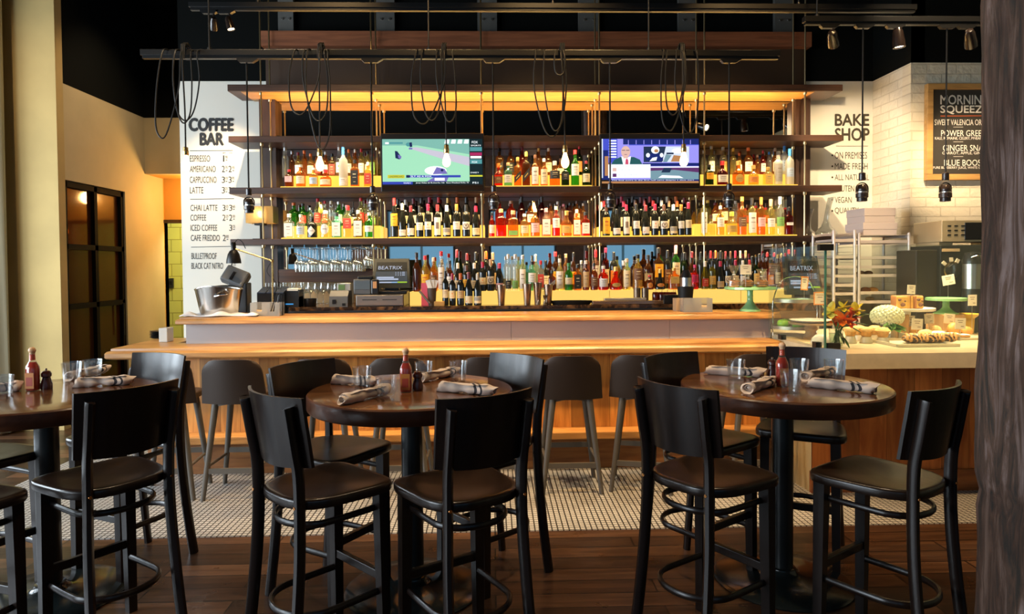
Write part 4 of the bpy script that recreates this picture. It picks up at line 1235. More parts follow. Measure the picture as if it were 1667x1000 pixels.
# bare filament bulbs on long cords looped over the track
def bulb_pendant(px, cap_y, top_y, bot_y, loops, label, exit_px):
    Y = YT1-.05
    p = PY(px, bot_y, Y); x = p.x; zb = p.z; zt = PY(px, top_y, Y).z; zc = PY(px, cap_y, Y).z
    t = thing('bare_bulb_pendant', label, 'pendant light', (x, Y, zb), group='bare bulbs on looped cords')
    h = zt-zb; r = .032
    MB().lathe([(.004, zb), (r*.45, zb+h*.03), (r*.85, zb+h*.16), (r, zb+h*.32), (r*.92, zb+h*.50), (r*.62, zb+h*.75), (r*.43, zb+h*.92), (r*.40, zt)], 20, (x, Y, 0)).build('bulb', emat('bulb_glow', (1, .62, .24), 5), t, smooth=60)
    fm_ = MB()
    for k in range(6):
        a = 2*math.pi*k/6
        fm_.tube([(x+.006*math.cos(a), Y+.006*math.sin(a), zt-.01), (x+.017*math.cos(a), Y+.017*math.sin(a), zb+h*.25), (x+.009*math.cos(a+.5), Y+.009*math.sin(a+.5), zt-.02)], .0022, 5)
    fm_.build('filament', emat('filament_glow', (1, .60, .18), 60), t)
    MB().lathe([(.019, zt-.004), (.021, zt), (.021, zt+(zc-zt)*.5), (.018, zt+(zc-zt)*.55), (.018, zt+(zc-zt)*.9), (.006, zc)], 18, (x, Y, 0)).build('socket', mat('socket_brass', (.72, .45, .16), .22, 1), t, smooth=40)
    cm = MB(); rnd = random.Random(px)
    MBz = PY(px, 84, Y).z
    pts = [(x, Y, zc)]
    xe = PY(exit_px, 100, Y).x
    pts.append((x*.7+xe*.3, Y, zc*.6+MBz*.4)); pts.append((xe, Y-.02, MBz+.01)); pts.append((xe+.02, Y+.05, MBz+.03)); 
    cm.tube(cat_rom(pts, 8), .006, 6)
    for (xa, xb, ybm, lean) in loops:          # each loop: hangs from the track between two pixels down to ybm
        A = PY(xa, 84, Y); Bp = PY(xb, 84, Y); bo = PY((xa+xb)/2+lean, ybm, Y); hh = MBz-bo.z
        wv = abs(Bp.x-A.x)/2+.035
        d = rnd.uniform(-.05, .03)
        lp_ = [(A.x, Y+.04, MBz+.02), (A.x-.012, Y-.035+d*.3, MBz-.02), (A.x*.7+bo.x*.3-wv*.45, Y-.03+d, MBz-hh*.42), (bo.x-wv*.55, Y-.02+d, MBz-hh*.86), (bo.x, Y-.02+d, bo.z),
               (bo.x+wv*.55, Y-.01+d, MBz-hh*.84), (Bp.x*.7+bo.x*.3+wv*.4, Y-.03+d*.6, MBz-hh*.42), (Bp.x+.01, Y-.04, MBz-.03), (Bp.x, Y+.04, MBz+.02)]
        cm.tube(cat_rom(lp_, 7), .006, 6)
    # the coil bound over the track
    for k in range(3):
        xx = xe+.012*k-.012
        cm.tube([(xx, Y+.085, MBz-.04), (xx+.004, Y+.085, MBz+.06), (xx+.006, Y+.03, MBz+.075), (xx+.004, Y-.015, MBz+.05), (xx, Y-.02, MBz-.06)], .006, 6)
    cm.build('cord', M_rubber, t, smooth=True)
    light('bulb_light', 'POINT', (x, Y, zb+h*.45), None, 11, (1, .58, .22), shadow_soft_size=.02)
bulb_pendant(303, 239, 252, 279, [(272, 296, 228, -12), (289, 322, 196, -4), (292, 312, 203, 3)], 'bare glowing bulb on looped cords in front of the coffee menu wall', 299)
bulb_pendant(521, 241, 254, 279, [(484, 520, 190, -10), (498, 528, 197, 6), (505, 533, 245, 8)], 'bare glowing bulb hanging before the upper left bottle bay', 521)
bulb_pendant(727, 235, 249, 272, [(680, 722, 202, -12), (690, 716, 196, 0), (714, 735, 200, 8)], 'bare glowing bulb hanging before the golf screen', 722)
bulb_pendant(920, 236, 248, 274, [(874, 915, 224, 4), (888, 910, 215, 5), (905, 915, 126, 0)], 'bare glowing bulb hanging between the two screens', 915)
bulb_pendant(1113, 234, 247, 272, [(1080, 1110, 216, -8), (1086, 1108, 190, -4), (1102, 1130, 217, 6)], 'bare glowing bulb hanging before the news screen', 1110)
# track spotlights
def track_spot(px, Y, ztr, label, aim, power=0, size=.07, group=None, soff=.09, col=WARM2, ang=55):
    x = PY(px, 40, Y).x; t = thing('track_spotlight', label, 'spotlight', (x, Y, ztr-.05), group=group)
    am = MB(); adaptor(am, x-.04, Y, ztr); am.build('adaptor', M_blackm, t)
    top = Vector((x, Y, ztr-.05)); d = (Vector(aim)-top).normalized(); c = top+Vector((0, 0, -soff))
    q = d.to_track_quat('Z', 'Y').to_matrix().to_4x4(); q.translation = c
    MB().tube([top, c+Vector((0, 0, .03))], .007, 8).build('stem', M_bakelite, t)
    L_ = size*1.9
    MB().lathe([(.004, -L_*.62), (size*.32, -L_*.58), (size*.46, -L_*.4), (size*.5, -L_*.1), (size*.56, L_*.1), (size*.56, L_*.40), (size*.5, L_*.40), (size*.46, L_*.3), (.003, L_*.28)], 20, M=q).build('lamp_head', M_bakelite, t, smooth=40)
    MB().lathe([(size*.44, L_*.33), (.003, L_*.332)], 18, M=q).build('lens', emat('spot_lens', (1, .80, .5), 14), t)
    if power:
        light('track_spot_beam', 'SPOT', c+d*(L_*.45), aim, power, col, spot_size=R(ang), spot_blend=.85, shadow_soft_size=.03)
cof = tuple(PY(362, 285, YW))
track_spot(348, YT2, ZT2, 'small spotlight on the upper track, first at the left end', cof, 170, .06, 'small spotlights on the upper track', ang=36)
track_spot(374, YT2, ZT2, 'small spotlight on the upper track, second at the left end, aimed aside', (-1.5, 5.9, 1.2), 60, .06, 'small spotlights on the upper track', ang=70)
track_spot(1356, YT3, ZT3, 'track spotlight at the left of the bakery track, lens lit', (3.95, YW, 2.75), 210, .085, 'spotlights on the bakery track', ang=50)
track_spot(1463, YT3, ZT3, 'track spotlight between the two bakery pendants', (3.6, 5.5, 1.1), 330, .085, 'spotlights on the bakery track', ang=70)
track_spot(1580, YT3, ZT3, 'track spotlight beside the rough post', (5.0, YR, 2.4), 150, .085, 'spotlights on the bakery track', ang=60)
# ------------------------------------------------------------------ screens
def poly(mb, mi, pts, f, e): mb.m = mi; mb.add([f(u, v, e) for u, v in pts], [tuple(range(len(pts)))])
def rect(mb, mi, u0, u1, v0, v1, f, e): poly(mb, mi, [(u0, v0), (u1, v0), (u1, v1), (u0, v1)], f, e)
def ell(mb, mi, u, v, a, b, f, e, n=18): poly(mb, mi, [(u+a*math.cos(2*math.pi*k/n), v+b*math.sin(2*math.pi*k/n)) for k in range(n)], f, e)
def tv(px0, py0, px1, py1, Y, label, art):
    X0, X1, Z0, Z1 = RC(px0, py0, px1, py1, Y)
    t = thing('television', label, 'television', ((X0+X1)/2, Y, Z0), group='televisions over the bar')
    MB().rbox(X0, X1, Y, Y+.06, Z0, Z1, .006).build('case', M_plastic, t)
    W_, H_ = X1-X0, Z1-Z0
    bz = MB(); bz.box(X0+.012, X1-.012, Y-.003, Y, Z0+.015, Z0+.105*H_); bz.build('lower_bezel', mat('glossy_bezel', (.02, .012, .008), .08, spec=.8), t)
    MB().box((X0+X1)/2-.12, (X0+X1)/2+.12, Y+.06, Y+.14, Z0+H_*.3, Z0+H_*.7).build('wall_mount', M_blackm, t)
    def f(u, v, e=0): return Vector((X0+.016+(W_-.032)*u, Y-.002-.0006*e, Z0+.125*H_+(H_*.775)*v))
    mb, mats = art(f); mb.build('screen', mats, t)
S = 1.0
def E(n, c, s=1.0): return emat('screen_'+n, c, s*.9)
def golf(f):
    mb = MB(); mt = [E('green', (.30, .62, .42), .95), E('teal', (.08, .30, .32), .8), E('pinkgrey', (.50, .48, .58), .9), E('navy', (.01, .02, .09), .8), E('blue', (.03, .05, .38), .9), E('white', (.85, .92, .95), 1.1), E('lime', (.55, .55, .04), .9), E('deep', (.006, .02, .025), .8), E('purple', (.16, .14, .42), .9), E('magenta', (.35, .02, .10), .9), E('midgreen', (.18, .42, .36), .9)]
    rect(mb, 0, 0, .87, .06, 1, f, 0); rect(mb, 10, 0, .87, .86, 1, f, 1); poly(mb, 10, [(.35, .86), (.87, .66), (.87, .86)], f, 1)
    for k in range(4): poly(mb, 5, [(.62+.065*k, .90), (.665+.065*k, .90), (.67+.065*k, .985), (.63+.065*k, .985)], f, 2)
    poly(mb, 2, [(.26, .80), (.34, .82), (.87, .60), (.87, .40), (.60, .56)], f, 2)
    poly(mb, 3, [(.13, .58), (.17, .55), (.19, .60), (.15, .73), (.125, .74)], f, 3); poly(mb, 8, [(.155, .66), (.19, .62), (.185, .56), (.16, .58)], f, 4)
    ell(mb, 1, .26, .88, .025, .045, f, 3); poly(mb, 3, [(.275, .82), (.30, .83), (.295, .93), (.27, .92)], f, 4); rect(mb, 8, .265, .30, .77, .81, f, 3)
    ell(mb, 5, .53, .30, .11, .10, f, 3); poly(mb, 8, [(.50, .22), (.65, .23), (.62, .34), (.54, .38)], f, 4); ell(mb, 3, .595, .31, .014, .03, f, 5)
    poly(mb, 8, [(.44, .06), (.64, .06), (.66, .16), (.54, .19)], f, 3); rect(mb, 5, .52, .62, .08, .14, f, 4)
    rect(mb, 6, .05, .22, .135, .21, f, 5); rect(mb, 4, .235, .78, .15, .20, f, 5); rect(mb, 3, .235, .27, .145, .205, f, 6)
    rect(mb, 5, .03, .065, .89, .93, f, 4); rect(mb, 1, .07, .205, .895, .93, f, 4)
    rect(mb, 4, 0, .30, 0, .06, f, 1); rect(mb, 7, .30, 1, 0, .06, f, 1); rect(mb, 7, .87, 1, .06, 1, f, 1)
    rect(mb, 1, .875, .995, .73, .82, f, 2); rect(mb, 9, .875, .995, .63, .70, f, 2); rect(mb, 5, .88, .99, .57, .62, f, 2); rect(mb, 1, .875, .995, .45, .55, f, 2); rect(mb, 6, .872, 1, .165, .20, f, 2)
    def tx(s, u0, u1, v0, v1, mi, e): text_geo(mb, s, f(u0, v0, e), f(u1, v0, e), f(u0, v1, e), Vector((0, 0, 0)), mi)
    tx('SLY AS A FOX', .28, .49, .158, .193, 5, 7); tx('LEADERBOARD', .065, .21, .15, .195, 7, 7); tx('FOX', .895, .955, .90, .955, 5, 3); tx('FOX', .895, .95, .465, .51, 5, 3); tx('SPORTS', .885, .985, .84, .87, 5, 3)
    tx('FS1', .90, .955, .01, .05, 5, 3); tx('Jimmy Walker 65-70, Even Par, T43   Harry Woodland 72-Par, T9', .33, .86, .012, .045, 5, 3); tx('ROUND 2', .21, .28, .015, .045, 5, 3); tx('CHASE 9', .88, .96, .24, .27, 5, 3)
    return mb, mt
def news(f):
    mb = MB(); mt = [E('lilac', (.26, .24, .72), 1.0), E('navyn', (.01, .02, .14), .9), E('royal', (.05, .07, .48), 1.0), E('whiten', (.80, .86, .98), 1.1), E('suit', (.02, .10, .11), .8), E('skin', (.62, .40, .34), .95), E('tie', (.50, .06, .12), .95), E('steelblue', (.16, .28, .34), .9), E('darkblue', (.015, .03, .07), .9), E('sandn', (.42, .20, .08), .9), E('glaze', (.55, .62, .72), 1.0), E('hair', (.45, .42, .42), .9), E('plum', (.10, .03, .12), .9)]
    rect(mb, 0, 0, 1, .06, 1, f, 0); rect(mb, 1, 0, .09, .06, 1, f, 1); rect(mb, 2, .0, .075, .74, 1, f, 2); rect(mb, 9, .03, .07, .15, .60, f, 2); rect(mb, 10, 0, .012, .1, 1, f, 3)
    for k in range(8): rect(mb, 3 if k < 7 else 2, .075, .15, .94-.062*k, .97-.062*k, f, 3)
    rect(mb, 2, .065, .16, .45, 1, f, 2); rect(mb, 1, .22, 1, .87, 1, f, 2)
    for k in range(9): rect(mb, 0, .27+.08*k, .277+.08*k, .87, .97, f, 3)
    rect(mb, 2, .28, 1, .85, .87, f, 3)
    rect(mb, 10, .43, .90, .46, .82, f, 3); poly(mb, 8, [(.43, .46), (.62, .46), (.66, .82), (.43, .82)], f, 4)
    ell(mb, 3, .55, .74, .042, .085, f, 6); poly(mb, 1, [(.45, .50), (.47, .64), (.53, .67), (.59, .66), (.63, .60), (.63, .48)], f, 5); poly(mb, 3, [(.49, .48), (.52, .56), (.57, .58), (.56, .50)], f, 6); ell(mb, 3, .475, .62, .02, .05, f, 6); ell(mb, 3, .615, .62, .018, .05, f, 6); ell(mb, 9, .56, .72, .022, .04, f, 7)
    poly(mb, 7, [(.63, .46), (.67, .46), (.72, .62), (.66, .64)], f, 5); poly(mb, 9, [(.71, .47), (.80, .47), (.83, .60), (.74, .62)], f, 5); rect(mb, 8, .665, .74, .64, .68, f, 5); ell(mb, 3, .78, .72, .06, .06, f, 5)
    rect(mb, 1, .42, 1, .37, .44, f, 3); rect(mb, 3, .42, 1, .335, .355, f, 3); poly(mb, 12, [(.5, .22), (1, .22), (1, .33), (.5, .33)], f, 3)
    poly(mb, 7, [(.50, .06), (1, .06), (1, .22), (.75, .28), (.50, .26)], f, 4); poly(mb, 3, [(.58, .10), (.84, .09), (.80, .14), (.62, .16)], f, 5); poly(mb, 8, [(.61, .22), (.70, .22), (.72, .32), (.64, .33)], f, 6)
    # the presenter
    poly(mb, 4, [(.09, .40), (.13, .52), (.19, .58), (.33, .58), (.39, .52), (.42, .40)], f, 4); poly(mb, 3, [(.22, .40), (.20, .60), (.25, .56), (.30, .60), (.285, .40)], f, 5); poly(mb, 6, [(.24, .40), (.245, .52), (.255, .55), (.27, .52), (.275, .40)], f, 6)
    ell(mb, 5, .245, .70, .047, .135, f, 6); rect(mb, 5, .22, .27, .55, .62, f, 6)
    for s_ in (-1, 1): rect(mb, 8, .245+s_*.022-.017, .245+s_*.022+.017, .728, .742, f, 7)
    rect(mb, 12, .232, .258, .632, .642, f, 7)
    rect(mb, 3, .065, .50, .10, .41, f, 7); rect(mb, 5, .11, .15, .25, .33, f, 8); rect(mb, 12, .11, .15, .12, .20, f, 8)
    rect(mb, 1, .07, 1, .02, .06, f, 4); rect(mb, 9, .0, 1, -.03, .02, f, 1)
    def tx(s, u0, u1, v0, v1, mi, e): text_geo(mb, s, f(u0, v0, e), f(u1, v0, e), f(u0, v1, e), Vector((0, 0, 0)), mi)
    tx('Most Playoff Games at Home, Past Seasons', .08, .48, .36, .39, 7, 9); tx('Brady: 27-16, 1 Int', .17, .34, .27, .30, 7, 9); tx('Manning: 13-18, 2010', .17, .36, .15, .18, 7, 9)
    tx('The final score in the first half came despite a slow start', .10, .95, .028, .055, 3, 6)
    return mb, mt
tv(620, 217, 788, 312, 6.76, 'wall television showing a green golf course', golf)
tv(977, 217, 1140, 308, 6.76, 'wall television showing a news presenter in a dark suit', news)
# ================================================================== lettering on the walls
M_ink = mat('black_lettering', (.012, .012, .012), .6)
M_inkl = mat('thin_grey_rule', (.20, .19, .17), .6)
YWL = YW-.003
def wall_text(mb, s, x0, y0, x1, y1, Y=YWL, mi=0, plane=None):
    g = plane or (lambda px, py: PY(px, py, Y))
    text_geo(mb, s, g(x0, y1), g(x1, y1), g(x0, y0), Vector((0, 0, 0)), mi)
def wall_rule(mb, x0, y0, x1, y1, h=.006, Y=YWL, mi=0, plane=None):
    g = plane or (lambda px, py: PY(px, py, Y)); a, b = g(x0, y0), g(x1, y1)
    old = mb.m; mb.m = mi
    mb.add([a-Vector((0, 0, h/2)), b-Vector((0, 0, h/2)), b+Vector((0, 0, h/2)), a+Vector((0, 0, h/2))], [(0, 1, 2, 3)]); mb.m = old
def bold(mb, s, x0, y0, x1, y1, d=.006, **k):       # heavier strokes: the same word laid again a hair aside
    n0 = len(mb.v)
    for q, (dx, dz) in enumerate(((0, 0), (d, 0), (-d, 0), (0, d), (0, -d))):
        n = len(mb.v); wall_text(mb, s, x0, y0, x1, y1, **k)
        for i in range(n, len(mb.v)): mb.v[i] = mb.v[i]+Vector((dx, -.0006*q, dz))
hd = MB(); bold(hd, 'COFFEE', 308, 193, 379.5, 213, .008); bold(hd, 'BAR', 326, 217, 363.5, 236, .008)
hd.build('coffee_bar_heading', M_ink, label='bold black coffee bar heading lettered on the white wall', cat='lettering')
mn = MB()
def item(s, y0, y1, x0, x1, prices):
    wall_text(mn, s, x0, y0, x1, y1)
    for (px, a, b) in prices:
        wall_text(mn, a, px+(2 if a == '1' else 0), y0, px+(4.2 if a == '1' else 5), y1); wall_text(mn, b, px+5.8, y0+.5, px+9.5, y0+5)
        wall_text(mn, '-', px+6.5, y1-3.2, px+9, y1-2)
item('ESPRESSO', 253, 263.5, 309, 342, [(361, '1', '90')])
item('AMERICANO', 270, 280.5, 309, 351, [(361, '2', '75'), (372, '2', '95')])
item('CAPPUCCINO', 287.5, 298, 309, 352.5, [(361, '3', '10'), (372, '3', '95')])
item('LATTE', 304.5, 315, 309, 331, [(361, '3', '25'), (372, '3', '95')])
item('CHAI LATTE', 333.5, 343.5, 310, 354, [(362, '3', '35'), (373, '3', '65')])
item('COFFEE', 349.5, 359.5, 310, 335.5, [(362, '2', '25'), (373, '2', '50')])
item('ICED COFFEE', 366, 376, 310, 353.5, [(373, '3', '25')])
item('CAFE FREDDO', 382.5, 392.5, 310.5, 357.5, [(362.5, '2', '85')])
item('BULLETPROOF', 412, 422, 311.5, 352.5, [])
item('BLACK CAT NITRO', 428, 438, 311.5, 363, [(374, '4', '25')])
for (x0, y0, x1, y1) in ((309, 245.5, 379, 245), (309.5, 324.5, 381, 323.5), (311, 402.5, 382, 401)): wall_rule(mn, x0, y0, x1, y1, .006)
wall_text(mn, 'SM', 362, 248, 367, 250); wall_text(mn, 'LG', 373, 248, 378, 250)
mn.build('coffee_price_list', M_ink, label='thin black coffee price list lettered under the coffee bar heading', cat='lettering')
bk_ = MB(); bold(bk_, 'BAKE', 1359.5, 186, 1414.5, 204.5, .0045); bold(bk_, 'SHOP', 1359.5, 209, 1415, 229, .0045)
bk_.build('bake_shop_heading', mat('brown_lettering', (.045, .035, .018), .6), label='dark bake shop heading lettered on the pale wall', cat='lettering')
bl = MB(); wall_rule(bl, 1361, 238, 1413, 238, .005)
for s, y0, y1, x1 in (('ON PREMISES', 247.5, 258.5, 1411.5), ('MADE FRESH', 265.5, 276, 1412.5), ('ALL NATURAL', 284, 293.5, 1415), ('GLUTEN FREE', 302, 312, 1411), ('VEGAN', 320.5, 330.5, 1386.5), ('QUALITY', 338, 349, 1398)):
    wall_text(bl, s, 1359, y0, x1, y1); ym = (y0+y1)/2
    c = PY(1355, ym, YWL); bl.add([c+Vector((.011*math.cos(2*math.pi*k/10), 0, .011*math.sin(2*math.pi*k/10))) for k in range(10)], [tuple(range(10))])
bl.build('bake_shop_list', MATS['brown_lettering'], label='bulleted list lettered under the bake shop heading', cat='lettering')
# chalk menu board on the brick wall
YBd = YR-.05
X0, X1, Z0, Z1 = RC(1509, 136, 1672, 293, YBd)
bd = thing('menu_board', 'black chalk menu board in a light wood frame on the white brick wall', 'menu board', ((X0+X1)/2, YR-.02, Z0))
fr = MB(); fwd = .058
M_ochre = wood('light_frame_wood', (.36, .19, .055), (.55, .31, .10), 'X', .45, 12)
fr.rbox(X0, X1, YBd-.01, YR, Z1-fwd, Z1, .004).rbox(X0, X1, YBd-.01, YR, Z0, Z0+fwd, .004).rbox(X0, X0+fwd, YBd-.01, YR, Z0+fwd, Z1-fwd, .004).rbox(X1-fwd, X1, YBd-.01, YR, Z0+fwd, Z1-fwd, .004)
fr.build('frame', M_ochre, bd)
MB().box(X0+fwd, X1-fwd, YBd+.015, YR, Z0+fwd, Z1-fwd).build('slate', mat('chalkboard', (.030, .026, .020), .75), bd)
ch = MB(); k = dict(Y=YBd+.012)
bold(ch, 'MORNING', 1531, 155, 1610, 170, .002, **k); bold(ch, 'SQUEEZE', 1531, 172, 1608, 186, .002, **k)
wall_text(ch, 'SWEET VALENCIA ORANGE', 1521.5, 194.5, 1619, 204, **k); wall_text(ch, 'POWER GREENS', 1532, 212, 1611, 222, **k); wall_text(ch, 'KALE, ROMAINE, CELERY, PINEAPPLE, MINT', 1522, 223, 1620, 228, **k)
wall_text(ch, 'GINGER SNAP', 1535, 236, 1606, 246, **k); wall_text(ch, 'CARROT, APPLE, GINGER', 1534, 247, 1609, 252, **k)
wall_text(ch, 'BLUE BOOST', 1537, 260, 1604, 270, **k); wall_text(ch, 'PURE BLUEBERRY JUICE, WHITE GRAPE, KIWI', 1519, 271, 1622, 276, **k)
for y in (207, 231, 255): wall_rule(ch, 1552, y, 1568, y, .003, YBd+.012)
wall_rule(ch, 1531, 189, 1612, 188.5, .008, YBd+.012, mi=1)
ch.build('chalk_lettering', [mat('chalk', (.74, .70, .62), .8), mat('red_rule', (.5, .10, .03), .7)], bd)
# ================================================================== things on and about the bar
M_wine = glassy('stemware_glass', (.90, .92, .92), .06, .03, 1.0, (.9, .88, .85), .13)
def stem_mesh(up_=True):
    # wine glass: bowl, stem, foot (height 1 -> scaled)
    pr = [(.17, 0), (.165, .012), (.03, .03), (.018, .06), (.016, .45), (.03, .50), (.12, .56), (.185, .68), (.19, .78), (.155, 1.0), (.150, 1.0), (.18, .78), (.172, .68), (.11, .575), (.004, .52)]
    return MB().lathe(pr, 20).mesh('wine_glass', 50)
WG = stem_mesh(); WG.materials.append(M_wine)
zsh = SZ[3][0]
ni = 0
rk = thing('glass_rack', 'metal stemware rack under the lowest shelf holding wine glasses', 'rack', (PY(540, 400, 7).x, 7.0, zsh-.05))
for px in (478, 498, 518, 537, 555, 573, 591, 609):
    x = PY(px, 400, 6.93).x
    MB().box(x-.014, x+.014, 6.87, 7.24, zsh-.034, zsh-.030).box(x-.004, x+.004, 6.87, 7.24, zsh-.030, zsh-.0).build('rail', M_chrome, rk)
colw = ['first', 'second', 'third', 'fourth', 'fifth', 'sixth', 'seventh']
for ci, px in enumerate((488, 508, 527.5, 546, 564, 582, 600)):
    x = PY(px, 420, 6.93).x
    for rI, y in enumerate((6.92, 6.99, 7.06, 7.13)):
        h = .245 if ci < 6 else .19
        o = bpy.data.objects.new('wine_glass', WG); COL.objects.link(o)
        o.location = (x-.018+.012*rI, y, zsh-.028); o.rotation_euler = (math.pi, 0, 0); o.scale = (.185, .185, h)
        tag(o, 'wine glass hanging upside down, %s column from the left, %s' % (colw[ci], ('front', 'second row', 'third row', 'back')[rI]), 'wine glass', 'wine glasses hanging in the rack')
# glasses standing in the niche
FL = MB().lathe([(.15, 0), (.15, .01), (.02, .03), (.016, .42), (.06, .48), (.13, .62), (.14, .75), (.10, 1), (.095, 1), (.13, .75), (.12, .62), (.004, .46)], 18).mesh('flute_glass', 50); FL.materials.append(M_wine)
for i, (px, py) in enumerate(((494, 460), (505, 460), (516, 461), (526, 460), (537, 461), (548, 462))):
    p = PY(px, py, 7.14); h = p.z-ZK
    o = bpy.data.objects.new('flute_glass', FL); COL.objects.link(o); o.location = (p.x, 7.14, ZK); o.scale = (.30, .30, h)
    tag(o, 'tall stemmed glass standing in the niche, %s from the left' % ORD[i], 'glass', 'stemmed glasses standing in the niche')
TB = MB().lathe([(.030, 0), (.034, .1), (.0325, .1), (.028, .006), (.004, .006)], 16).mesh('small_tumbler', 50); TB.materials.append(M_wine)
gx0, gx1, gz0, _ = RC(432, 460, 500, 476, 6.75)
gs = thing('glass_shelf', 'short clear glass shelf carrying small tumblers at the left of the back bar', 'shelf', ((gx0+gx1)/2, 6.75, ZK))
MB().box(gx0, gx1, 6.62, 6.84, gz0-.010, gz0).build('shelf_plate', glassy('glass_edge', (.80, .90, .86), .15, .05, .9), gs)
for x in (gx0+.03, gx1-.03): MB().lathe([(.008, ZK), (.008, gz0-.010)], 10, (x, 6.73, 0)).build('leg', M_chrome, gs)
for i in range(9):
    o = bpy.data.objects.new('small_tumbler', TB); COL.objects.link(o); o.location = (gx0+.035+i*(gx1-gx0-.07)/8*1.0, 6.70+.05*(i % 2), gz0); o.scale = (.62, .62, .95)
    tag(o, 'small clear tumbler on the glass shelf, %s from the left' % ORD[i], 'glass', 'small tumblers on the glass shelf')
# point of sale screens
def pos(px0, py0, px1, py1, Y, label, zb, rake=.10):
    X0, X1, Z0, Z1 = RC(px0, py0, px1, py1, Y); W_ = X1-X0; H_ = Z1-Z0
    t = thing('point_of_sale_screen', label, 'till screen', ((X0+X1)/2, Y, zb), group='till screens on the back bar')
    def f(u, v, e=0):
        z = Z0+H_*v; return Vector((X0+W_*(.5+(u-.5)*(1-.10*v)), Y+rake*v-.003*e, z))
    def slab(u0, u1, v0, v1, e0, th, m_, name):
        a = [f(u0, v0, e0), f(u1, v0, e0), f(u1, v1, e0), f(u0, v1, e0)]; b = [p+Vector((0, th, 0)) for p in a]
        return MB().add(a+b, [(0, 1, 2, 3), (7, 6, 5, 4), (0, 4, 5, 1), (1, 5, 6, 2), (2, 6, 7, 3), (3, 7, 4, 0)]).build(name, m_, t)
    slab(0, 1, 0, 1, 0, .06, mat('green_grey_plastic', (.018, .026, .024), .4), 'housing')
    mb = MB(); mt = [E('pos_dark', (.006, .012, .013), .7), E('pos_grey', (.05, .062, .07), .8), E('pos_light', (.36, .42, .55), .9), E('pos_blue', (.20, .34, .55), .9), E('pos_green', (.28, .45, .03), .9)]
    rect(mb, 1, .08, .94, .16, .88, f, 1); rect(mb, 0, .08, .94, .56, .88, f, 2)
    rect(mb, 2, .12, .58, .33, .38, f, 2); rect(mb, 2, .12, .70, .27, .32, f, 2); rect(mb, 2, .20, .52, .17, .21, f, 2); rect(mb, 3, .52, .68, .17, .21, f, 2); rect(mb, 4, .68, .93, .17, .215, f, 2)
    for i in range(3):
        for j in range(3): rect(mb, 2, .62+.065*i, .645+.065*i, .42+.05*j, .44+.05*j, f, 3)
        rect(mb, 2, .80, .88, .42+.05*i, .44+.05*i, f, 3)
    text_geo(mb, 'BEATRIX', f(.14, .63, 3), f(.80, .63, 3), f(.14, .745, 3), Vector((0, 0, 0)), 2)
    mb.build('screen', mt, t)
    st = MB(); xm = (X0+X1)/2; st.rbox(xm-.16, xm+.16, Y-.02, Y+.17, zb, zb+.035, .01); st.rbox(xm-.07, xm+.07, Y+.08, Y+.15, zb+.03, Z0+.1, .01)
    st.build('stand', M_plastic, t); return t
# cash drawer carries the first
X0, X1, Z0, Z1 = RC(579, 480, 657, 497, 6.45)
cd = thing('cash_drawer', 'brushed steel cash drawer under the till screen on the back bar', 'cash drawer', ((X0+X1)/2, 6.6, ZK))
MB().rbox(X0, X1, 6.46, 6.85, ZK, Z1, .004).build('case', M_dsteel, cd)
MB().rbox(X0+.006, X1-.006, 6.448, 6.46, ZK+.012, Z1-.006, .002).build('drawer_front', mat('bronze_steel', (.46, .38, .30), .3, 1), cd)
hm = MB(); W_ = X1-X0
for a in (.14, .56): hm.box(X0+W_*a, X0+W_*(a+.30), 6.443, 6.449, (ZK+Z1)/2+.006, (ZK+Z1)/2+.012)
hm.build('slot', M_blackm, cd)
Zd = Z1
pos(604, 421, 667, 469, 6.58, 'till screen facing us beside the yellow label bottles, above the steel drawer', Zd)
X0, X1, Z0, Z1 = RC(575, 455, 603, 482, 6.52)
pr = thing('receipt_printer', 'grey receipt printer on the steel cash drawer', 'printer', ((X0+X1)/2, 6.6, Zd), group='receipt printers on the back bar')
MB().rbox(X0, X1, 6.53, 6.72, Zd, Z1, .008).build('case', M_grey, pr)
MB().rbox(X0+.012, X1-.004, 6.525, 6.53, Zd+.05, Z1-.015, .002).build('cover', mat('blue_grey_plastic', (.10, .13, .15), .35), pr)
MB().rbox(X0+.03, X1+.01, 6.58, 6.73, Z1, Z1+.03, .008).build('lid', M_plastic, pr)
X0, X1, Z0, Z1 = RC(604, 455, 617, 478, 6.50)
ph = thing('card_reader', 'small black card reader beside the grey printer on the drawer', 'card reader', ((X0+X1)/2, 6.52, Zd))
MB().rbox(X0, X1, 6.49, 6.53, Zd, Z1, .012).build('case', M_plastic, ph)
MB().rbox(X0+.02, X1-.02, 6.484, 6.49, Zd+.06, Z1-.02, .002).build('display', emat('amber_display', (.5, .22, .08), .7), ph)
X0, X1, Z0, Z1 = RC(536, 474, 566, 498, 6.46)
pr = thing('receipt_printer', 'grey slant-fronted receipt printer on the marble, left of the steel drawer', 'printer', ((X0+X1)/2, 6.55, ZK), group='receipt printers on the back bar')
MB().prism([(6.45, ZK), (6.66, ZK), (6.66, Z1), (6.52, Z1), (6.46, Z1-.05)], X0, X1, M=Matrix(((0, 0, 1, 0), (1, 0, 0, 0), (0, 1, 0, 0), (0, 0, 0, 1)))).build('case', M_grey, pr)
MB().box(X0+.03, X0+.065, 6.447, 6.455, ZK+.03, ZK+.07).box(X1-.05, X1-.02, 6.447, 6.455, ZK+.01, ZK+.035).build('button', M_blackm, pr)
X0, X1, Z0, Z1 = RC(548, 461, 570, 474, 7.0)
sb = thing('silver_control_box', 'silver control box with a green display in the niche', 'control box', ((X0+X1)/2, 7.1, ZK))
MB().rbox(X0, X1, 7.02, 7.2, ZK, Z1, .006).build('case', mat('silver_plastic', (.42, .42, .42), .35, .5), sb)
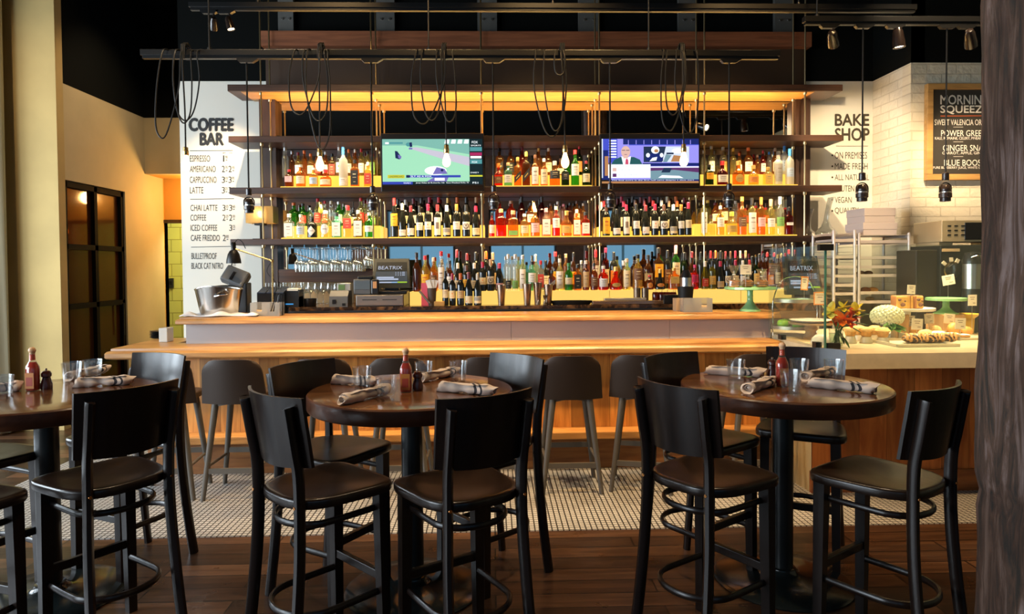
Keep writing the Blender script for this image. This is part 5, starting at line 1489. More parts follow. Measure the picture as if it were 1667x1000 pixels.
MB().rbox(X0+.015, X0+.08, 7.012, 7.02, Z0+.01, Z1-.015, .002).build('display', emat('green_display', (.08, .12, .04), 1), sb)
X0, X1, Z0, Z1 = RC(463, 472, 487, 498, 6.5)
kb = thing('black_bin', 'square black bin holding a white napkin, left of the glasses', 'bin', ((X0+X1)/2, 6.55, ZK))
MB().box(X0, X1, 6.48, 6.50, ZK, Z1-.01).box(X0, X1, 6.64, 6.66, ZK, Z1).box(X0, X0+.01, 6.5, 6.64, ZK, Z1).box(X1-.01, X1, 6.5, 6.64, ZK, Z1).box(X0, X1, 6.5, 6.64, ZK, ZK+.1).build('body', M_plastic, kb)
MB().box(X0+.02, X1-.05, 6.477, 6.481, ZK+.025, ZK+.035).build('blue_mark', emat('blue_mark', (.05, .3, .7), .8), kb)
MB().rbox(X0+.02, X1-.01, 6.51, 6.63, Z1-.03, Z1+.012, .008).build('paper_napkin', M_paper, label='white paper napkin folded in the square black bin', cat='napkin')
p = PY(505, 498, 6.6); z1 = PY(505, 486, 6.6).z
MB().lathe([(.055, ZK), (.060, ZK+.01), (.062, z1), (.055, z1), (.054, ZK+.012), (.004, ZK+.012)], 24, (p.x, 6.6, 0)).build('black_tub', M_plastic, label='low round black tub on the back bar before the glasses', cat='tub', smooth=40)
# dark organiser on the ledge side with lids
X0, X1, Z0, Z1 = RC(416, 473, 461, 500, 6.40)
og = thing('straw_organiser', 'black bar organiser with sloping blue-grey lids behind the ledge', 'organiser', ((X0+X1)/2, 6.5, 0))
MB().box(X0, X1, 6.44, 6.60, 0, Z1-.02).build('body', M_plastic, og)
for k in range(3):
    a = X0+(X1-X0)*k/3
    MB().add([(a+.006, 6.43, Z1-.02), (a+(X1-X0)/3-.006, 6.43, Z1-.02), (a+(X1-X0)/3-.006, 6.60, Z1+.03), (a+.006, 6.60, Z1+.03), (a+.006, 6.43, Z1-.03), (a+(X1-X0)/3-.006, 6.43, Z1-.03), (a+(X1-X0)/3-.006, 6.60, Z1+.02), (a+.006, 6.60, Z1+.02)],
             [(0, 1, 2, 3), (7, 6, 5, 4), (0, 4, 5, 1), (1, 5, 6, 2), (2, 6, 7, 3), (3, 7, 4, 0)]).build('lid', mat('smoky_lid', (.05, .065, .10), .15), og)
# steel champagne bucket on a folded cloth
ZLg = 1.303
p = PY(357, 506, 6.0); bx, by = p.x, 6.0
rb = (PY(393, 470, by).x-PY(316, 470, by).x)/2; zt = PY(355, 468, by).z
bk = thing('steel_bucket', 'oval brushed steel ice bucket on a white cloth at the left end of the ledge', 'bucket', (bx, by, ZLg+.012))
def oval(mb, prof, sx, sy, wave=0, seg=40):
    n0 = len(mb.v); mb.lathe(prof, seg, (bx, by, 0), sx=sx, sy=sy)
    for i in range(n0, len(mb.v)):
        v = mb.v[i]; t_ = max(0, (v.z-ZLg-.05)/(zt-ZLg-.05)); a = math.atan2((v.y-by)/sy, (v.x-bx)/sx)
        v.z += wave*t_*(math.cos(2*a)*.5)
    return mb
z0 = ZLg+.014
oval(MB(), [(rb*.74, z0), (rb*.78, z0+.01), (rb*.98, zt-.012), (rb*1.01, zt-.004), (rb*1.0, zt), (rb*.97, zt-.004), (rb*.95, zt-.02), (rb*.75, z0+.02), (.004, z0+.02)], 1, .72, -.035).build('body', mat('satin_steel', (.66, .63, .58), .2, 1), bk, smooth=60)
hn = MB()
hx = bx+rb*.38
hn.tube(cat_rom([(hx-.055, by-rb*.60, zt-.06), (hx-.05, by-rb*.80, zt-.072), (hx, by-rb*.86, zt-.062), (hx+.05, by-rb*.80, zt-.055), (hx+.055, by-rb*.58, zt-.045)], 5), .006, 8).build('handle', M_chrome, bk, smooth=True)
cl = MB()
def cloth(u, v):
    x = bx-.30+.66*u; y = 5.84+.30*v
    e = max(abs(u-.5)*2, abs(v-.5)*2)
    z = ZLg+.003+.014*max(0, 1-e**3)*(.6+.4*math.sin(u*17+v*5))+.012*max(0, math.sin(u*9+2)*math.sin(v*6))*(1-e**2)
    z += .040*math.exp(-((v-.10)/.10)**2)*max(0, 1-e**4+.25)*(.45+.55*math.sin(u*14+.6))**2
    return Vector((x+.03*math.sin(v*5+1), y+.02*math.sin(u*11), max(ZLg+.002, z)))
cl.grid(cloth, 40, 20)
co = cl.build('white_cloth', mat('white_cotton', (.60, .58, .58), .9), label='crumpled white cloth spread under the steel bucket', cat='cloth', smooth=60)
md = co.modifiers.new('thick', 'SOLIDIFY'); md.thickness = .006; md.offset = 1
# acrylic napkin caddy on the ledge
def caddy(px0, py0, px1, py1, Y, label, fill, seg):
    X0, X1, Z0, Z1 = RC(px0, py0, px1, py1, Y); Z0 = ZLg
    t = thing('napkin_caddy', label, 'caddy', ((X0+X1)/2, Y+.06, Z0), group='napkin caddies on the ledge')
    W_ = X1-X0; mb = MB(); d = .13
    pl = []
    for (a, b, full) in seg: mb.box(X0+W_*a, X0+W_*b, Y, Y+.004, Z0, Z1 if full else Z0+(Z1-Z0)*.35)
    mb.box(X0, X1, Y+d, Y+d+.004, Z0, Z1).box(X0, X0+.004, Y+.004, Y+d, Z0, Z1).box(X1-.004, X1, Y+.004, Y+d, Z0, Z1).box(X0, X1, Y+.004, Y+d, Z0, Z0+.004)
    mb.build('tray', glassy('frosted_acrylic', (.85, .86, .84), .35, .15, .9, (.75, .74, .72)), t)
    return t, X0, X1, Z0, Z1, Y, d
t, X0, X1, Z0, Z1, Y_, d = caddy(407, 493, 455, 517, 5.86, 'clear acrylic napkin caddy at the left end of the ledge', 0, [(0, .22, 1), (.22, .40, 0), (.40, .68, 1), (.68, .84, 0), (.84, 1, 1)])
MB().rbox(X0+.012, X0+(X1-X0)*.55, Y_+.012, Y_+d-.012, Z0+.005, Z0+.05, .004).build('napkin_stack', M_kraft, label='stack of tan napkins in the left napkin caddy', cat='napkins')
rnd = random.Random(3)
for i in range(6):
    x = X0+(X1-X0)*(.72+.035*i); st = MB().tube([(x-.03+.012*i, Y_+.05+.01*(i % 3), Z0+.006), (x+.02+.004*i, Y_+.06, Z1+.06+.01*(i % 2))], .004, 6)
    st.build('drinking_straw', M_plastic, label='dark drinking straw in the left napkin caddy', cat='straw', group='dark straws in the left napkin caddy')
t, X0, X1, Z0, Z1, Y_, d = caddy(1113, 486, 1160, 508, 5.86, 'pale napkin caddy on the ledge near the jade cake stand', 0, [(0, .62, 1), (.62, .80, 0), (.80, 1, 1)])
MB().rbox(X0+.012, X1-.012, Y_+.012, Y_+d-.012, Z0+.005, Z0+.055, .004).build('napkin_stack', M_kraft, label='stack of tan napkins in the caddy near the jade cake stand', cat='napkins')
X0, X1, Z0, Z1 = RC(1100, 486, 1112, 510, 6.0)
MB().box(X0, X1, 5.98, 6.1, ZLg, Z1).build('tan_card_box', M_kraft, label='small tan box beside the pale napkin caddy', cat='box')
# desk lamp: black bell shade on a brass arm
YLm = 6.35
pa, pb, pc = PY(382, 405, YLm), PY(443, 425, YLm), PY(443, 468, YLm)
dl = thing('desk_lamp', 'black desk lamp with a jointed brass arm at the left of the back bar', 'lamp', (pc.x, YLm, 0))
MB().tube([pa+Vector((0, 0, 0)), pb], .008, 8).tube([pb, Vector((pc.x, YLm, .02))], .008, 8).ball(pb, .016, 12, 8).build('arm', M_brass, dl, smooth=True)
MB().lathe([(.07, 0), (.07, .015), (.01, .02)], 20, (pc.x, YLm, 0)).build('base', M_blackm, dl)
s0, s1 = PY(380, 396, YLm), PY(380, 429, YLm); H_ = s0.z-s1.z
MB().lathe([(.066, s1.z), (.064, s1.z+H_*.15), (.052, s1.z+H_*.45), (.034, s1.z+H_*.62), (.022, s1.z+H_*.66), (.022, s0.z), (.014, s0.z+.01)], 24, (s0.x, YLm, 0)).build('lamp_shade', M_blackm, dl, smooth=50)
MB().ball((s0.x, YLm, s1.z+.04), .024).build('bulb', emat('lamp_bulb', (1, .75, .45), 12), dl)
MB().tube(cat_rom([(s0.x+.01, YLm, s0.z), (s0.x+.04, YLm, s0.z+.035), (s0.x+.08, YLm, s0.z+.01), (pa.x+.1, YLm, pa.z)], 6), .004, 6).tube(cat_rom([pb, (pb.x-.05, YLm, pb.z-.10), (pb.x+.04, YLm, pb.z-.22), (pc.x, YLm, pc.z-.1)], 6), .003, 6).build('cord', M_rubber, dl, smooth=True)
light('desk_lamp_light', 'SPOT', (s0.x, YLm, s1.z+.02), (s0.x+.02, YLm, 0), 14, (1, .72, .4), spot_size=R(110), spot_blend=.5, shadow_soft_size=.03)
# dark angled machine behind the bucket
X0, X1, Z0, Z1 = RC(366, 441, 402, 480, 6.5)
tm = thing('handheld_terminal', 'dark grey tilted order terminal behind the steel bucket', 'terminal', ((X0+X1)/2, 6.5, 0))
q = Matrix.Translation(((X0+X1)/2, 6.5, (Z0+Z1)/2+.05)) @ Matrix.Rotation(R(22), 4, 'Y') @ Matrix.Rotation(R(-30), 4, 'X')
MB().rbox(-.115, .115, -.05, .05, -.085, .085, .02, q).build('case', M_grey, tm)
MB().rbox(-.03, -.005, -.056, -.05, -.06, .03, .002, q).build('grip', M_plastic, tm)
MB().rbox((X0+X1)/2-.05, (X0+X1)/2+.12, 6.44, 6.58, 0, (Z0+Z1)/2, .01).build('stand', M_plastic, tm)
# mesh-shade filament lamp on the end of the lowest shelf
zl = SZ[3][1]
X0, X1, Z0, Z1 = RC(405, 337, 449, 364, 7.02)
ml = thing('mesh_table_lamp', 'small table lamp with a golden mesh shade on the left shelf end', 'lamp', (PY(424, 380, 7).x, 7.0, zl), group=None)
def mesh_mat():
    m, nt, N, L, b = nodes('golden_mesh'); g = N.new('ShaderNodeNewGeometry'); 
    br = N.new('ShaderNodeTexBrick'); br.offset = 0; br.inputs['Scale'].default_value = 1; br.inputs['Brick Width'].default_value = .014; br.inputs['Row Height'].default_value = .014; br.inputs['Mortar Size'].default_value = .0022
    sp = N.new('ShaderNodeSeparateXYZ'); cb = N.new('ShaderNodeCombineXYZ'); L.new(g.outputs['Position'], sp.inputs[0]); L.new(sp.outputs['X'], cb.inputs[0]); L.new(sp.outputs['Z'], cb.inputs[1]); L.new(cb.outputs[0], br.inputs['Vector'])
    tl = N.new('ShaderNodeBsdfTranslucent'); tl.inputs[0].default_value = (.85, .62, .3, 1)
    tr = N.new('ShaderNodeBsdfTransparent'); m1 = N.new('ShaderNodeMixShader'); m1.inputs[0].default_value = .35; L.new(tl.outputs[0], m1.inputs[1]); L.new(tr.outputs[0], m1.inputs[2])
    m2 = N.new('ShaderNodeMixShader'); L.new(br.outputs['Fac'], m2.inputs[0]); L.new(m1.outputs[0], m2.inputs[1]); L.new(b.outputs[0], m2.inputs[2])
    b.inputs['Base Color'].default_value = (.45, .28, .1, 1); b.inputs['Metallic'].default_value = 1; b.inputs['Roughness'].default_value = .35
    L.new(m2.outputs[0], N['Material Output'].inputs[0]); return m
MB().box(X0, X1, 6.93, 6.934, Z0, Z1).box(X0, X1, 7.10, 7.104, Z0, Z1).box(X0, X0+.004, 6.934, 7.10, Z0, Z1).box(X1-.004, X1, 6.934, 7.10, Z0, Z1).build('mesh_shade', mesh_mat(), ml)
xm = PY(424, 380, 7).x
MB().tube([(xm, 7.01, zl+.01), (xm, 7.01, Z0-.01)], .010, 8).box(xm-.05, xm+.05, 6.97, 7.05, Z0-.02, Z0).box(xm-.07, xm+.05, 6.97, 7.05, zl, zl+.01).lathe([(.02, Z0), (.02, Z0+.05)], 12, (xm, 7.01, 0)).build('stand', M_blackm, ml)
MB().ball((xm, 7.01, Z0+.095), .03, 14, 10, 1.2).build('bulb', emat('mesh_lamp_bulb', (1, .66, .28), 30), ml, smooth=60)
light('mesh_lamp_light', 'POINT', (xm, 6.985, Z0+.1), None, 3, (1, .65, .3), shadow_soft_size=.03)
# decanters at the other end of the shelf
DC = [(.11, 0), (.12, .01), (.105, .05), (.05, .10), (.030, .16), (.025, .26), (.030, .36), (.034, .40), (.031, .40), (.022, .26), (.028, .16), (.046, .10), (.10, .052), (.004, .02)]
for i, (px, y, s_, ln) in enumerate(((1345, 7.02, 1.0, 'tall clear swan-necked decanter at the end of the lowest shelf'), (1316, 7.17, .74, 'smaller clear decanter behind the swan-necked one'))):
    p = PY(px, 380, y); mb = MB().lathe([(r*s_, z*s_) for r, z in DC], 24)
    for v in mb.v: v.x += .10*s_*max(0, (v.z-.12*s_)/(.28*s_))**2*.5; v.z += .3*v.x*max(0, (v.z-.36*s_))/.04*s_*.4
    for v in mb.v: v += Vector((p.x, y, zl+.001))
    mb.build('wine_decanter', M_wine, label=ln, cat='decanter', smooth=60)
# cocktail tins, jigger, tray, bar tools
M_tin = mat('bronze_tin', (.40, .30, .22), .25, 1)
for i, (px, yt) in enumerate(((816, 464), (860, 462), (875, 460), (889, 463))):
    Y = 6.50+(.03 if i == 2 else 0); p = PY(px, yt, Y); h = p.z-ZK; x = p.x if i != 3 else p.x+.02
    x = x-.012 if i == 1 else x
    MB().lathe([(.030, ZK), (.031, ZK+.006), (.045, p.z), (.042, p.z), (.028, ZK+.012), (.004, ZK+.012)], 22, (x, Y, 0)).build('cocktail_tin', M_tin, label='metal cocktail tin on the marble counter, %s from the left' % ORD[i], cat='cocktail shaker', group='cocktail tins on the back bar', smooth=40)
for i, px in enumerate((876.5, 887)):
    p = PY(px, 481, 6.445); h = p.z-ZK
    MB().lathe([(.020, ZK), (.006, ZK+h*.48), (.006, ZK+h*.55), (.019, p.z), (.017, p.z), (.003, ZK+h*.6)], 16, (p.x, 6.447, 0)).build('jigger', M_tin, label=['waisted metal jigger before the cocktail tins, the left of two', 'waisted metal jigger before the cocktail tins, the right of two'][i], cat='jigger', group='jiggers on the back bar', smooth=40)
p = PY(930.5, 494, 6.50)
MB().lathe([(.18, ZK), (.19, ZK+.01), (.205, ZK+.038), (.19, ZK+.038), (.17, ZK+.015), (.004, ZK+.015)], 36, (p.x, 6.53, 0), sy=.42).build('oval_tray', M_rubber, label='black oval tray lying on the marble counter', cat='tray', smooth=40)
X0, X1, Z0, Z1 = RC(964, 487, 1080, 494, 6.46)
gt = thing('garnish_tray', 'long low steel garnish tray on the marble counter', 'tray', ((X0+X1)/2, 6.5, ZK))
MB().rbox(X0, X1, 6.44, 6.58, ZK, ZK+.035, .004).build('body', M_tin, gt)
MB().rbox(X0+.12, X1-.16, 6.47, 6.56, ZK+.035, ZK+.06, .006).build('lid', M_steel, gt)
for i, px in enumerate((1037, 1050)):
    p = PY(px, 469, 6.6)
    MB().lathe([(.034, ZK), (.036, p.z-.03), (.036, p.z), (.030, p.z), (.03, ZK+.01), (.003, ZK+.01)], 16, (p.x, 6.6, 0)).build('bitters_cup', mat('dark_tin', (.18, .13, .09), .35, .8), label=['dark metal cup before the yellow light box, the left of two', 'dark metal cup before the yellow light box, the right of two'][i], cat='cup', group='dark metal cups')
bt = [1070, 1080, 1089, 1099]
for i, px in enumerate(bt):
    p = PY(px, 476, 6.52)
    t = thing('cherry_jar', 'small dark jar with a pick standing in it, %s from the left' % ORD[i], 'jar', (p.x, 6.60, ZK), group='small dark jars on the back bar')
    MB().lathe([(.030, ZK), (.034, ZK+.01), (.034, p.z-.02), (.028, p.z)], 14, (p.x, 6.59, 0)).build('body', glassy('dark_jar', (.30, .08, .05), .5, .1, .9, (.10, .02, .015)), t, smooth=40)
    MB().tube([(p.x, 6.59, p.z), (p.x+.01, 6.59, p.z+.03)], .002, 5).build('pick', M_steel, t)
X0, X1, Z0, Z1 = RC(1080, 480, 1104, 494, 6.44)
MB().rbox(X0, X1, 6.43, 6.53, ZK, Z1, .006).build('black_box', M_plastic, label='low black box at the end of the garnish tray', cat='box')
# steel thermos with a black cup of lids before it
p = PY(1114.5, 443, 6.62)
th = thing('vacuum_flask', 'steel-banded black vacuum flask beside the orange liqueur bottle', 'flask', (p.x, 6.57, ZK))
zb0, zb1 = PY(1114, 466, 6.62).z, PY(1114, 452, 6.62).z
MB().lathe([(.052, ZK), (.052, zb0)], 20, (p.x, 6.57, 0)).lathe([(.052, zb1), (.045, p.z-.02), (.03, p.z+.02)], 20, (p.x, 6.57, 0)).build('body', M_plastic, th, smooth=40)
MB().lathe([(.054, zb0), (.054, zb1)], 20, (p.x, 6.57, 0)).build('steel_band', M_steel, th, smooth=40)
p = PY(1119, 467, 6.2)
MB().lathe([(.055, zr-.025), (.075, p.z), (.07, p.z), (.05, zr-.02), (.004, zr-.02)], 22, (p.x, 6.26, 0)).build('black_cup', M_rubber, label='black flared cup in front of the vacuum flask', cat='cup', smooth=40)
# pink note and clipboard-like muddler by the till
X0, X1, Z0, Z1 = RC(685, 461, 697, 476, 6.56)
MB().box(X0, X1, 6.60, 6.606, ZK, Z1).build('pink_card', mat('pink_card', (.85, .12, .18), .6, emit=(.85, .12, .18), es=.0), label='bright pink card standing against the light box by the till', cat='card')
p0, p1 = PY(683, 474, 6.5), PY(700, 497, 6.46)
MB().tube([p1+Vector((0, .0, .016)), p0], .011, 8).build('wooden_muddler', mat('dark_muddler', (.06, .03, .015), .5), label='dark muddler leaning by the till in front of the light box', cat='muddler')
X0, X1, Z0, Z1 = RC(707, 491, 724, 498, 6.46)
MB().rbox(X0, X1, 6.43, 6.49, ZK, Z1, .004).build('wooden_block', mat('tan_block', (.40, .22, .06), .5), label='small tan wooden block beside the muddler', cat='block')
p = PY(703, 469, 6.52)
MB().lathe([(.035, ZK), (.045, p.z), (.042, p.z), (.03, ZK+.01), (.003, ZK+.01)], 16, (p.x, 6.52, 0)).build('bar_caddy', mat('dark_basket', (.05, .03, .02), .6), label='dark cup of folded menus beside the pink card', cat='cup')
for k in range(3):
    q = Matrix.Translation((p.x-.012+.012*k, 6.52, p.z-.02)) @ Matrix.Rotation(R(-16+16*k), 4, 'Y')
    MB().box(-.022, .022, -.002+.008*k, .002+.008*k, 0, .10, q).build('folded_menu', M_paper, label='folded paper menu in the dark cup by the till', cat='menu', group='folded menus in the dark cup')
# plates and white box on the lower counter at the left end
for k in range(5):
    p = PZ(251, 553, 1.07)
    MB().lathe([(.055, 1.0705+.014*k), (.078, 1.0705+.014*k+.010), (.084, 1.0705+.014*k+.0125), (.082, 1.0705+.014*k+.0135), (.003, 1.0705+.014*k+.006)], 28, (p.x-.01, p.y+.12, 0)).build('black_plate', M_rubber, label='black plate in the pile on the counter end, %s from the bottom' % ORD[k], cat='plate', group='pile of black plates', smooth=40)
X0, X1, Z0, Z1 = RC(261, 534, 275, 552, 6.05)
MB().rbox(X0, X1, 6.02, 6.14, 1.0705, Z1, .006).build('white_box', mat('matt_white_card', (.55, .53, .48), .8), label='small white box beside the black plates on the counter end', cat='box')
# second till screen at the bakery end
pos(1281, 417, 1341, 480, 6.44, 'till screen seen through the glass guard at the bakery end', ZK)
# ================================================================== bakery counter
ZB = 1.105
bl_, br_ = PZ(1380, 577, ZB), PZ(1620, 573, ZB)
YB0 = (bl_.y+br_.y)/2; XB0 = PZ(1372, 575, ZB).x
far = PZ(1240, 547, ZB)
M_stone = mat('cream_stone', (.60, .50, .34), .3, noise=.08, nscale=12)
M_redwood = wood('red_wood_boards', (.34, .078, .012), (.60, .19, .035), 'Z', .4, 9, board=.21, seam=.003, baxis='X')
M_pale = wood('pale_wood_end', (.42, .28, .12), (.62, .44, .21), 'Z', .5, 7)
bk = thing('bakery_counter', 'bakery counter with a thick cream stone top and red wood front', 'counter', (4, 5.4, 0))
XE = 7.0
MB().prism([(XB0, YB0), (XE, YB0), (XE, 6.28), (2.46, 6.28), (2.46, 5.80), (2.435, 5.56)], ZB-.105, ZB).box(4.02, XE, 6.28, 6.58, ZB-.105, ZB).build('stone_top', M_stone, bk)
XF = PZ(1322, 803, 0).x; YF = PZ(1322, 803, 0).y
MB().box(XF, XE, YF, YF+.03, .16, ZB-.105).build('front_panel', M_redwood, bk)
MB().box(XF-.012, XE, YF-.015, YF+.02, 0, .165).build('skirting', wood('red_wood_skirting', (.22, .055, .012), (.38, .12, .025), 'X', .4, 9), bk)
MB().prism([(XF-.006, YF), (XF, YF+.03), (2.345, 5.74), (2.30, 5.72)], 0, ZB-.105).build('end_panel', M_pale, bk)
MB().prism([(XF+.05, YF+.03), (XE, YF+.03), (XE, 6.2), (2.54, 6.2), (2.54, 5.5)], .0, ZB-.11).build('body', M_dbrown, bk)
# glass guard: front pane, side pane, corner clips
M_guard = glassy('guard_glass', (.93, .97, .93), .02, .02, .9, (.7, .8, .7))
M_guarde = mat('glass_edge_green', (.05, .16, .11), .15)
c = PZ(1343, 569, ZB); gl = PZ(1252, 548, ZB)
zt = PY(1343, 400, c.y).z
gd = thing('sneeze_guard', 'clear glass sneeze guard round the corner of the bakery counter', 'glass guard', (c.x, c.y, ZB))
MB().box(c.x+.006, XE, c.y-.005, c.y+.005, ZB, zt).build('front_pane', M_guard, gd)
dvec = Vector((gl.x-c.x, gl.y-c.y, 0)); nv_ = Vector((dvec.y, -dvec.x, 0)).normalized()*.005
MB().prism([(c.x-nv_.x, c.y-nv_.y), (gl.x-nv_.x, gl.y-nv_.y), (gl.x+nv_.x, gl.y+nv_.y), (c.x+nv_.x, c.y+nv_.y)], ZB, zt).build('side_pane', M_guard, gd)
MB().box(c.x-.006, c.x+.006, c.y-.007, c.y+.007, ZB, zt).build('glass_edge', M_guarde, gd)
for (px, py, w_, h_) in ((1365, 566, 17, 8), (1328, 561, 9, 8), (1266, 548, 8, 6)):
    p = PZ(px, py+5, ZB)
    if px == 1365: MB().box(p.x-.045, p.x+.045, c.y-.02, c.y+.02, ZB, ZB+.045).build('clip', M_blackm, gd)
    else:
        t_ = max(0, min(1, (p.y-c.y)/(gl.y-c.y))); q = Vector((c.x, c.y, ZB))+dvec*t_
        MB().box(q.x-.022, q.x+.022, q.y-.03, q.y+.03, ZB, ZB+.042).build('clip', M_blackm, gd)
MB().box(c.x-.05, c.x+.05, c.y-.02, c.y+.02, zt-.035, zt+.01).build('clip', M_blackm, gd)

# cake stands
M_jade = mat('jade_glass', (.26, .52, .24), .15, spec=.6, emit=(.05, .2, .08), es=.0)
def cake_stand(px0, px1, py_plate, py_base, pxb0, pxb1, Y, zb, label, m_, name='cake_stand'):
    X0, X1 = PY(px0, py_plate, Y).x, PY(px1, py_plate, Y).x; xm = (X0+X1)/2; rp = (X1-X0)/2
    rb_ = (PY(pxb1, py_base, Y).x-PY(pxb0, py_base, Y).x)/2; zp = PY((px0+px1)/2, py_plate, Y).z
    H = zp-zb; t = thing(name, label, 'cake stand', (xm, Y, zb))
    MB().lathe([(rb_, zb), (rb_*1.0, zb+.008), (rb_*.80, zb+H*.12), (rb_*.52, zb+H*.26), (rb_*.30, zb+H*.42), (rb_*.27, zb+H*.62), (rb_*.31, zb+H*.66), (rb_*.27, zb+H*.72), (rb_*.30, zb+H*.93), (rb_*.5, zp-.012)], 28, (xm, Y, 0)).build('foot', m_, t, smooth=50)
    MB().lathe([(rb_*.5, zp-.014), (rp*.96, zp-.014), (rp, zp-.010), (rp, zp+.010), (rp*.97, zp+.012), (rp*.95, zp), (.003, zp)], 48, (xm, Y, 0)).build('plate', m_, t, smooth=40)
    return xm, zp, rp
def price_tag(px0, py0, px1, py1, Y, zfoot, label, tilt=0, frame=None, lines=2):
    X0, X1, Z0, Z1 = RC(px0, py0, px1, py1, Y); xm = (X0+X1)/2
    t = thing('price_tag', label, 'price tag', (xm, Y, zfoot), group='price tags in the bakery')
    q = Matrix.Translation((xm, Y, (Z0+Z1)/2)) @ Matrix.Rotation(R(tilt), 4, 'Y'); w_, h_ = (X1-X0)/2, (Z1-Z0)/2
    mb = MB().box(-w_, w_, -.002, .002, -h_, h_, q)
    mb.mat(1)
    for i, (a, b, v) in enumerate(((-.6, .5, .55), (-.45, .35, .2), (.05, .65, -.5), (-.5, .1, -.1))[:lines+1]):
        mb.add([q @ Vector((a*w_, -.003, (v-.06)*h_)), q @ Vector((b*w_, -.003, (v-.06)*h_)), q @ Vector((b*w_, -.003, (v+.06)*h_)), q @ Vector((a*w_, -.003, (v+.06)*h_))], [(0, 1, 2, 3)])
    mats_ = [mat('tag_card', (.76, .70, .56), .7), mat('tag_ink', (.20, .16, .13), .7)]
    if frame:
        mb.mat(2)
        for (a, b, c_, d_) in ((-1.06, 1.06, .88, 1.06), (-1.06, 1.06, -1.06, -.88), (-1.06, -.9, -.88, .88), (.9, 1.06, -.88, .88)): mb.box(a*w_, b*w_, -.0045, .0, c_*h_, d_*h_, q)
        mats_.append(mat('orange_card', (.75, .26, .03), .7))
    mb.build('card', mats_, t)
    MB().tube([(xm, Y+.003, zfoot+.004), (xm, Y+.003, Z0+h_*.3)], .0022, 6).lathe([(.012, zfoot), (.012, zfoot+.006)], 10, (xm, Y+.003, 0)).build('stem', M_steel, t)
    return t
Yj = 5.94
xm, zp, rp = cake_stand(1181, 1261, 469, 510, 1202, 1235, Yj, ZLg, 'jade green cake stand on the bar ledge carrying wrapped cookies', M_jade)
# wrapped cookie bags on it
def cookie_bag(px, py0, py1, Y, z, label, top=True):
    p = PY(px, py1, Y); zt_ = PY(px, py0, Y).z; H = zt_-z; r = .058
    t = thing('wrapped_cookies', label, 'cookie bag', (p.x, Y, z), group='wrapped cookies')
    ck = mat('cookie', (.42, .20, .07), .8, noise=.4, nscale=40)
    for k in range(3):
        MB().lathe([(.03, .002), (.045, .006), (.046, .014), (.03, .018)], 16, M=Matrix.Translation((p.x-.004+.006*k, Y-.012+.012*k, z+.004+.022*k)) @ Matrix.Rotation(R(8*k-6), 4, 'X')).build('cookie', ck, t, smooth=50)
    pr_ = [(.03, z+.001), (r, z+.02), (r*1.02, z+H*.32), (r*.5, z+H*.52), (.012, z+H*.6)]
    if top: pr_ += [(.03, z+H*.75), (.05, z+H)]
    MB().lathe(pr_, 18, (p.x, Y, 0), sy=.85).build('wrapper', glassy('cellophane', (.93, .90, .80), .14, .06, 1, (.85, .8, .66), .10), t, smooth=30)
    MB().lathe([(.014, z+H*.57), (.014, z+H*.62)], 12, (p.x, Y, 0)).build('tie', M_paper, t)
cookie_bag(1195, 432, 467, Yj-.02, zp+.001, 'cellophane bag of cookies at the left of the jade stand')
cookie_bag(1217, 442, 467, Yj+.06, zp+.001, 'cellophane bag of cookies behind the tag on the jade stand')
cookie_bag(1240, 438, 467, Yj+.03, zp+.001, 'cellophane bag of cookies at the right of the jade stand')
price_tag(1205, 431, 1223, 447, Yj-.10, zp+.001, 'white price tag on the jade cake stand with the wrapped cookies')
# tiered wire stand with green apples
Yt = 5.75
p0 = PY(1294, 555, Yt)
ts = thing('tiered_stand', 'two-tier wire stand with round trays behind the glass guard', 'stand', (p0.x, Yt, ZB))
za, zb_, zc_ = ZB+.055, PY(1310, 538, Yt).z+.0, PY(1305, 492, Yt).z
zb_ = PY(1310, 522, Yt).z; 
M_zinc = mat('zinc_tray', (.46, .40, .32), .35, .8)
rT = .19
for z, r_ in ((za, rT), (zc_, rT*.92)):
    MB().lathe([(r_*.96, z), (r_, z+.002), (r_, z+.03), (r_*.98, z+.03), (r_*.96, z+.006), (.003, z+.006)], 32, (p0.x, Yt, 0)).build('tray', M_zinc, ts, smooth=40)
zt_ = PY(1300, 452, Yt).z
for s_ in (-1, 1):
    MB().tube(cat_rom([(p0.x+s_*rT, Yt, ZB), (p0.x+s_*rT*1.02, Yt, zb_), (p0.x+s_*rT*.98, Yt, zc_+.03), (p0.x+s_*rT*.6, Yt, zt_-.02), (p0.x, Yt, zt_+.015)], 8), .006, 8).build('wire_frame', M_chrome, ts, smooth=True)
M_apple = mat('green_apple', (.20, .46, .03), .3, noise=.15, nscale=20)
for i, (dx, dy) in enumerate(((-.125, -.05), (-.03, -.125), (.072, -.115), (.13, -.02), (-.06, .04), (.05, .06))):
    ap = thing('green_apple', 'green apple on the bottom tray of the tiered stand, %s' % ['at its left', 'second at the front', 'third at the front', 'at its right', 'back left', 'back right'][i], 'apple', (p0.x+dx, Yt+dy, za+.006), group='green apples')
    MB().lathe([(.003, .008), (.021, .002), (.041, .017), (.049, .043), (.043, .067), (.024, .078), (.006, .071)], 18).build('flesh', M_apple, ap, world=False, smooth=60)
    MB().tube([(0, 0, .069), (.004, 0, .09)], .002, 5).build('stem', mat('apple_stem', (.08, .04, .02), .7), ap, world=False)
MB().lathe([(.11, zc_+.007), (.16, zc_+.02), (.158, zc_+.023), (.003, zc_+.012)], 30, (p0.x, Yt, 0)).build('jade_plate', M_jade, label='jade green plate on the top tray of the tiered stand', cat='plate', smooth=40)
price_tag(1304, 451, 1315, 472, Yt-.06, zc_+.02, 'white price tag framed orange on the top tier, seen aslant', 4, True, 1)
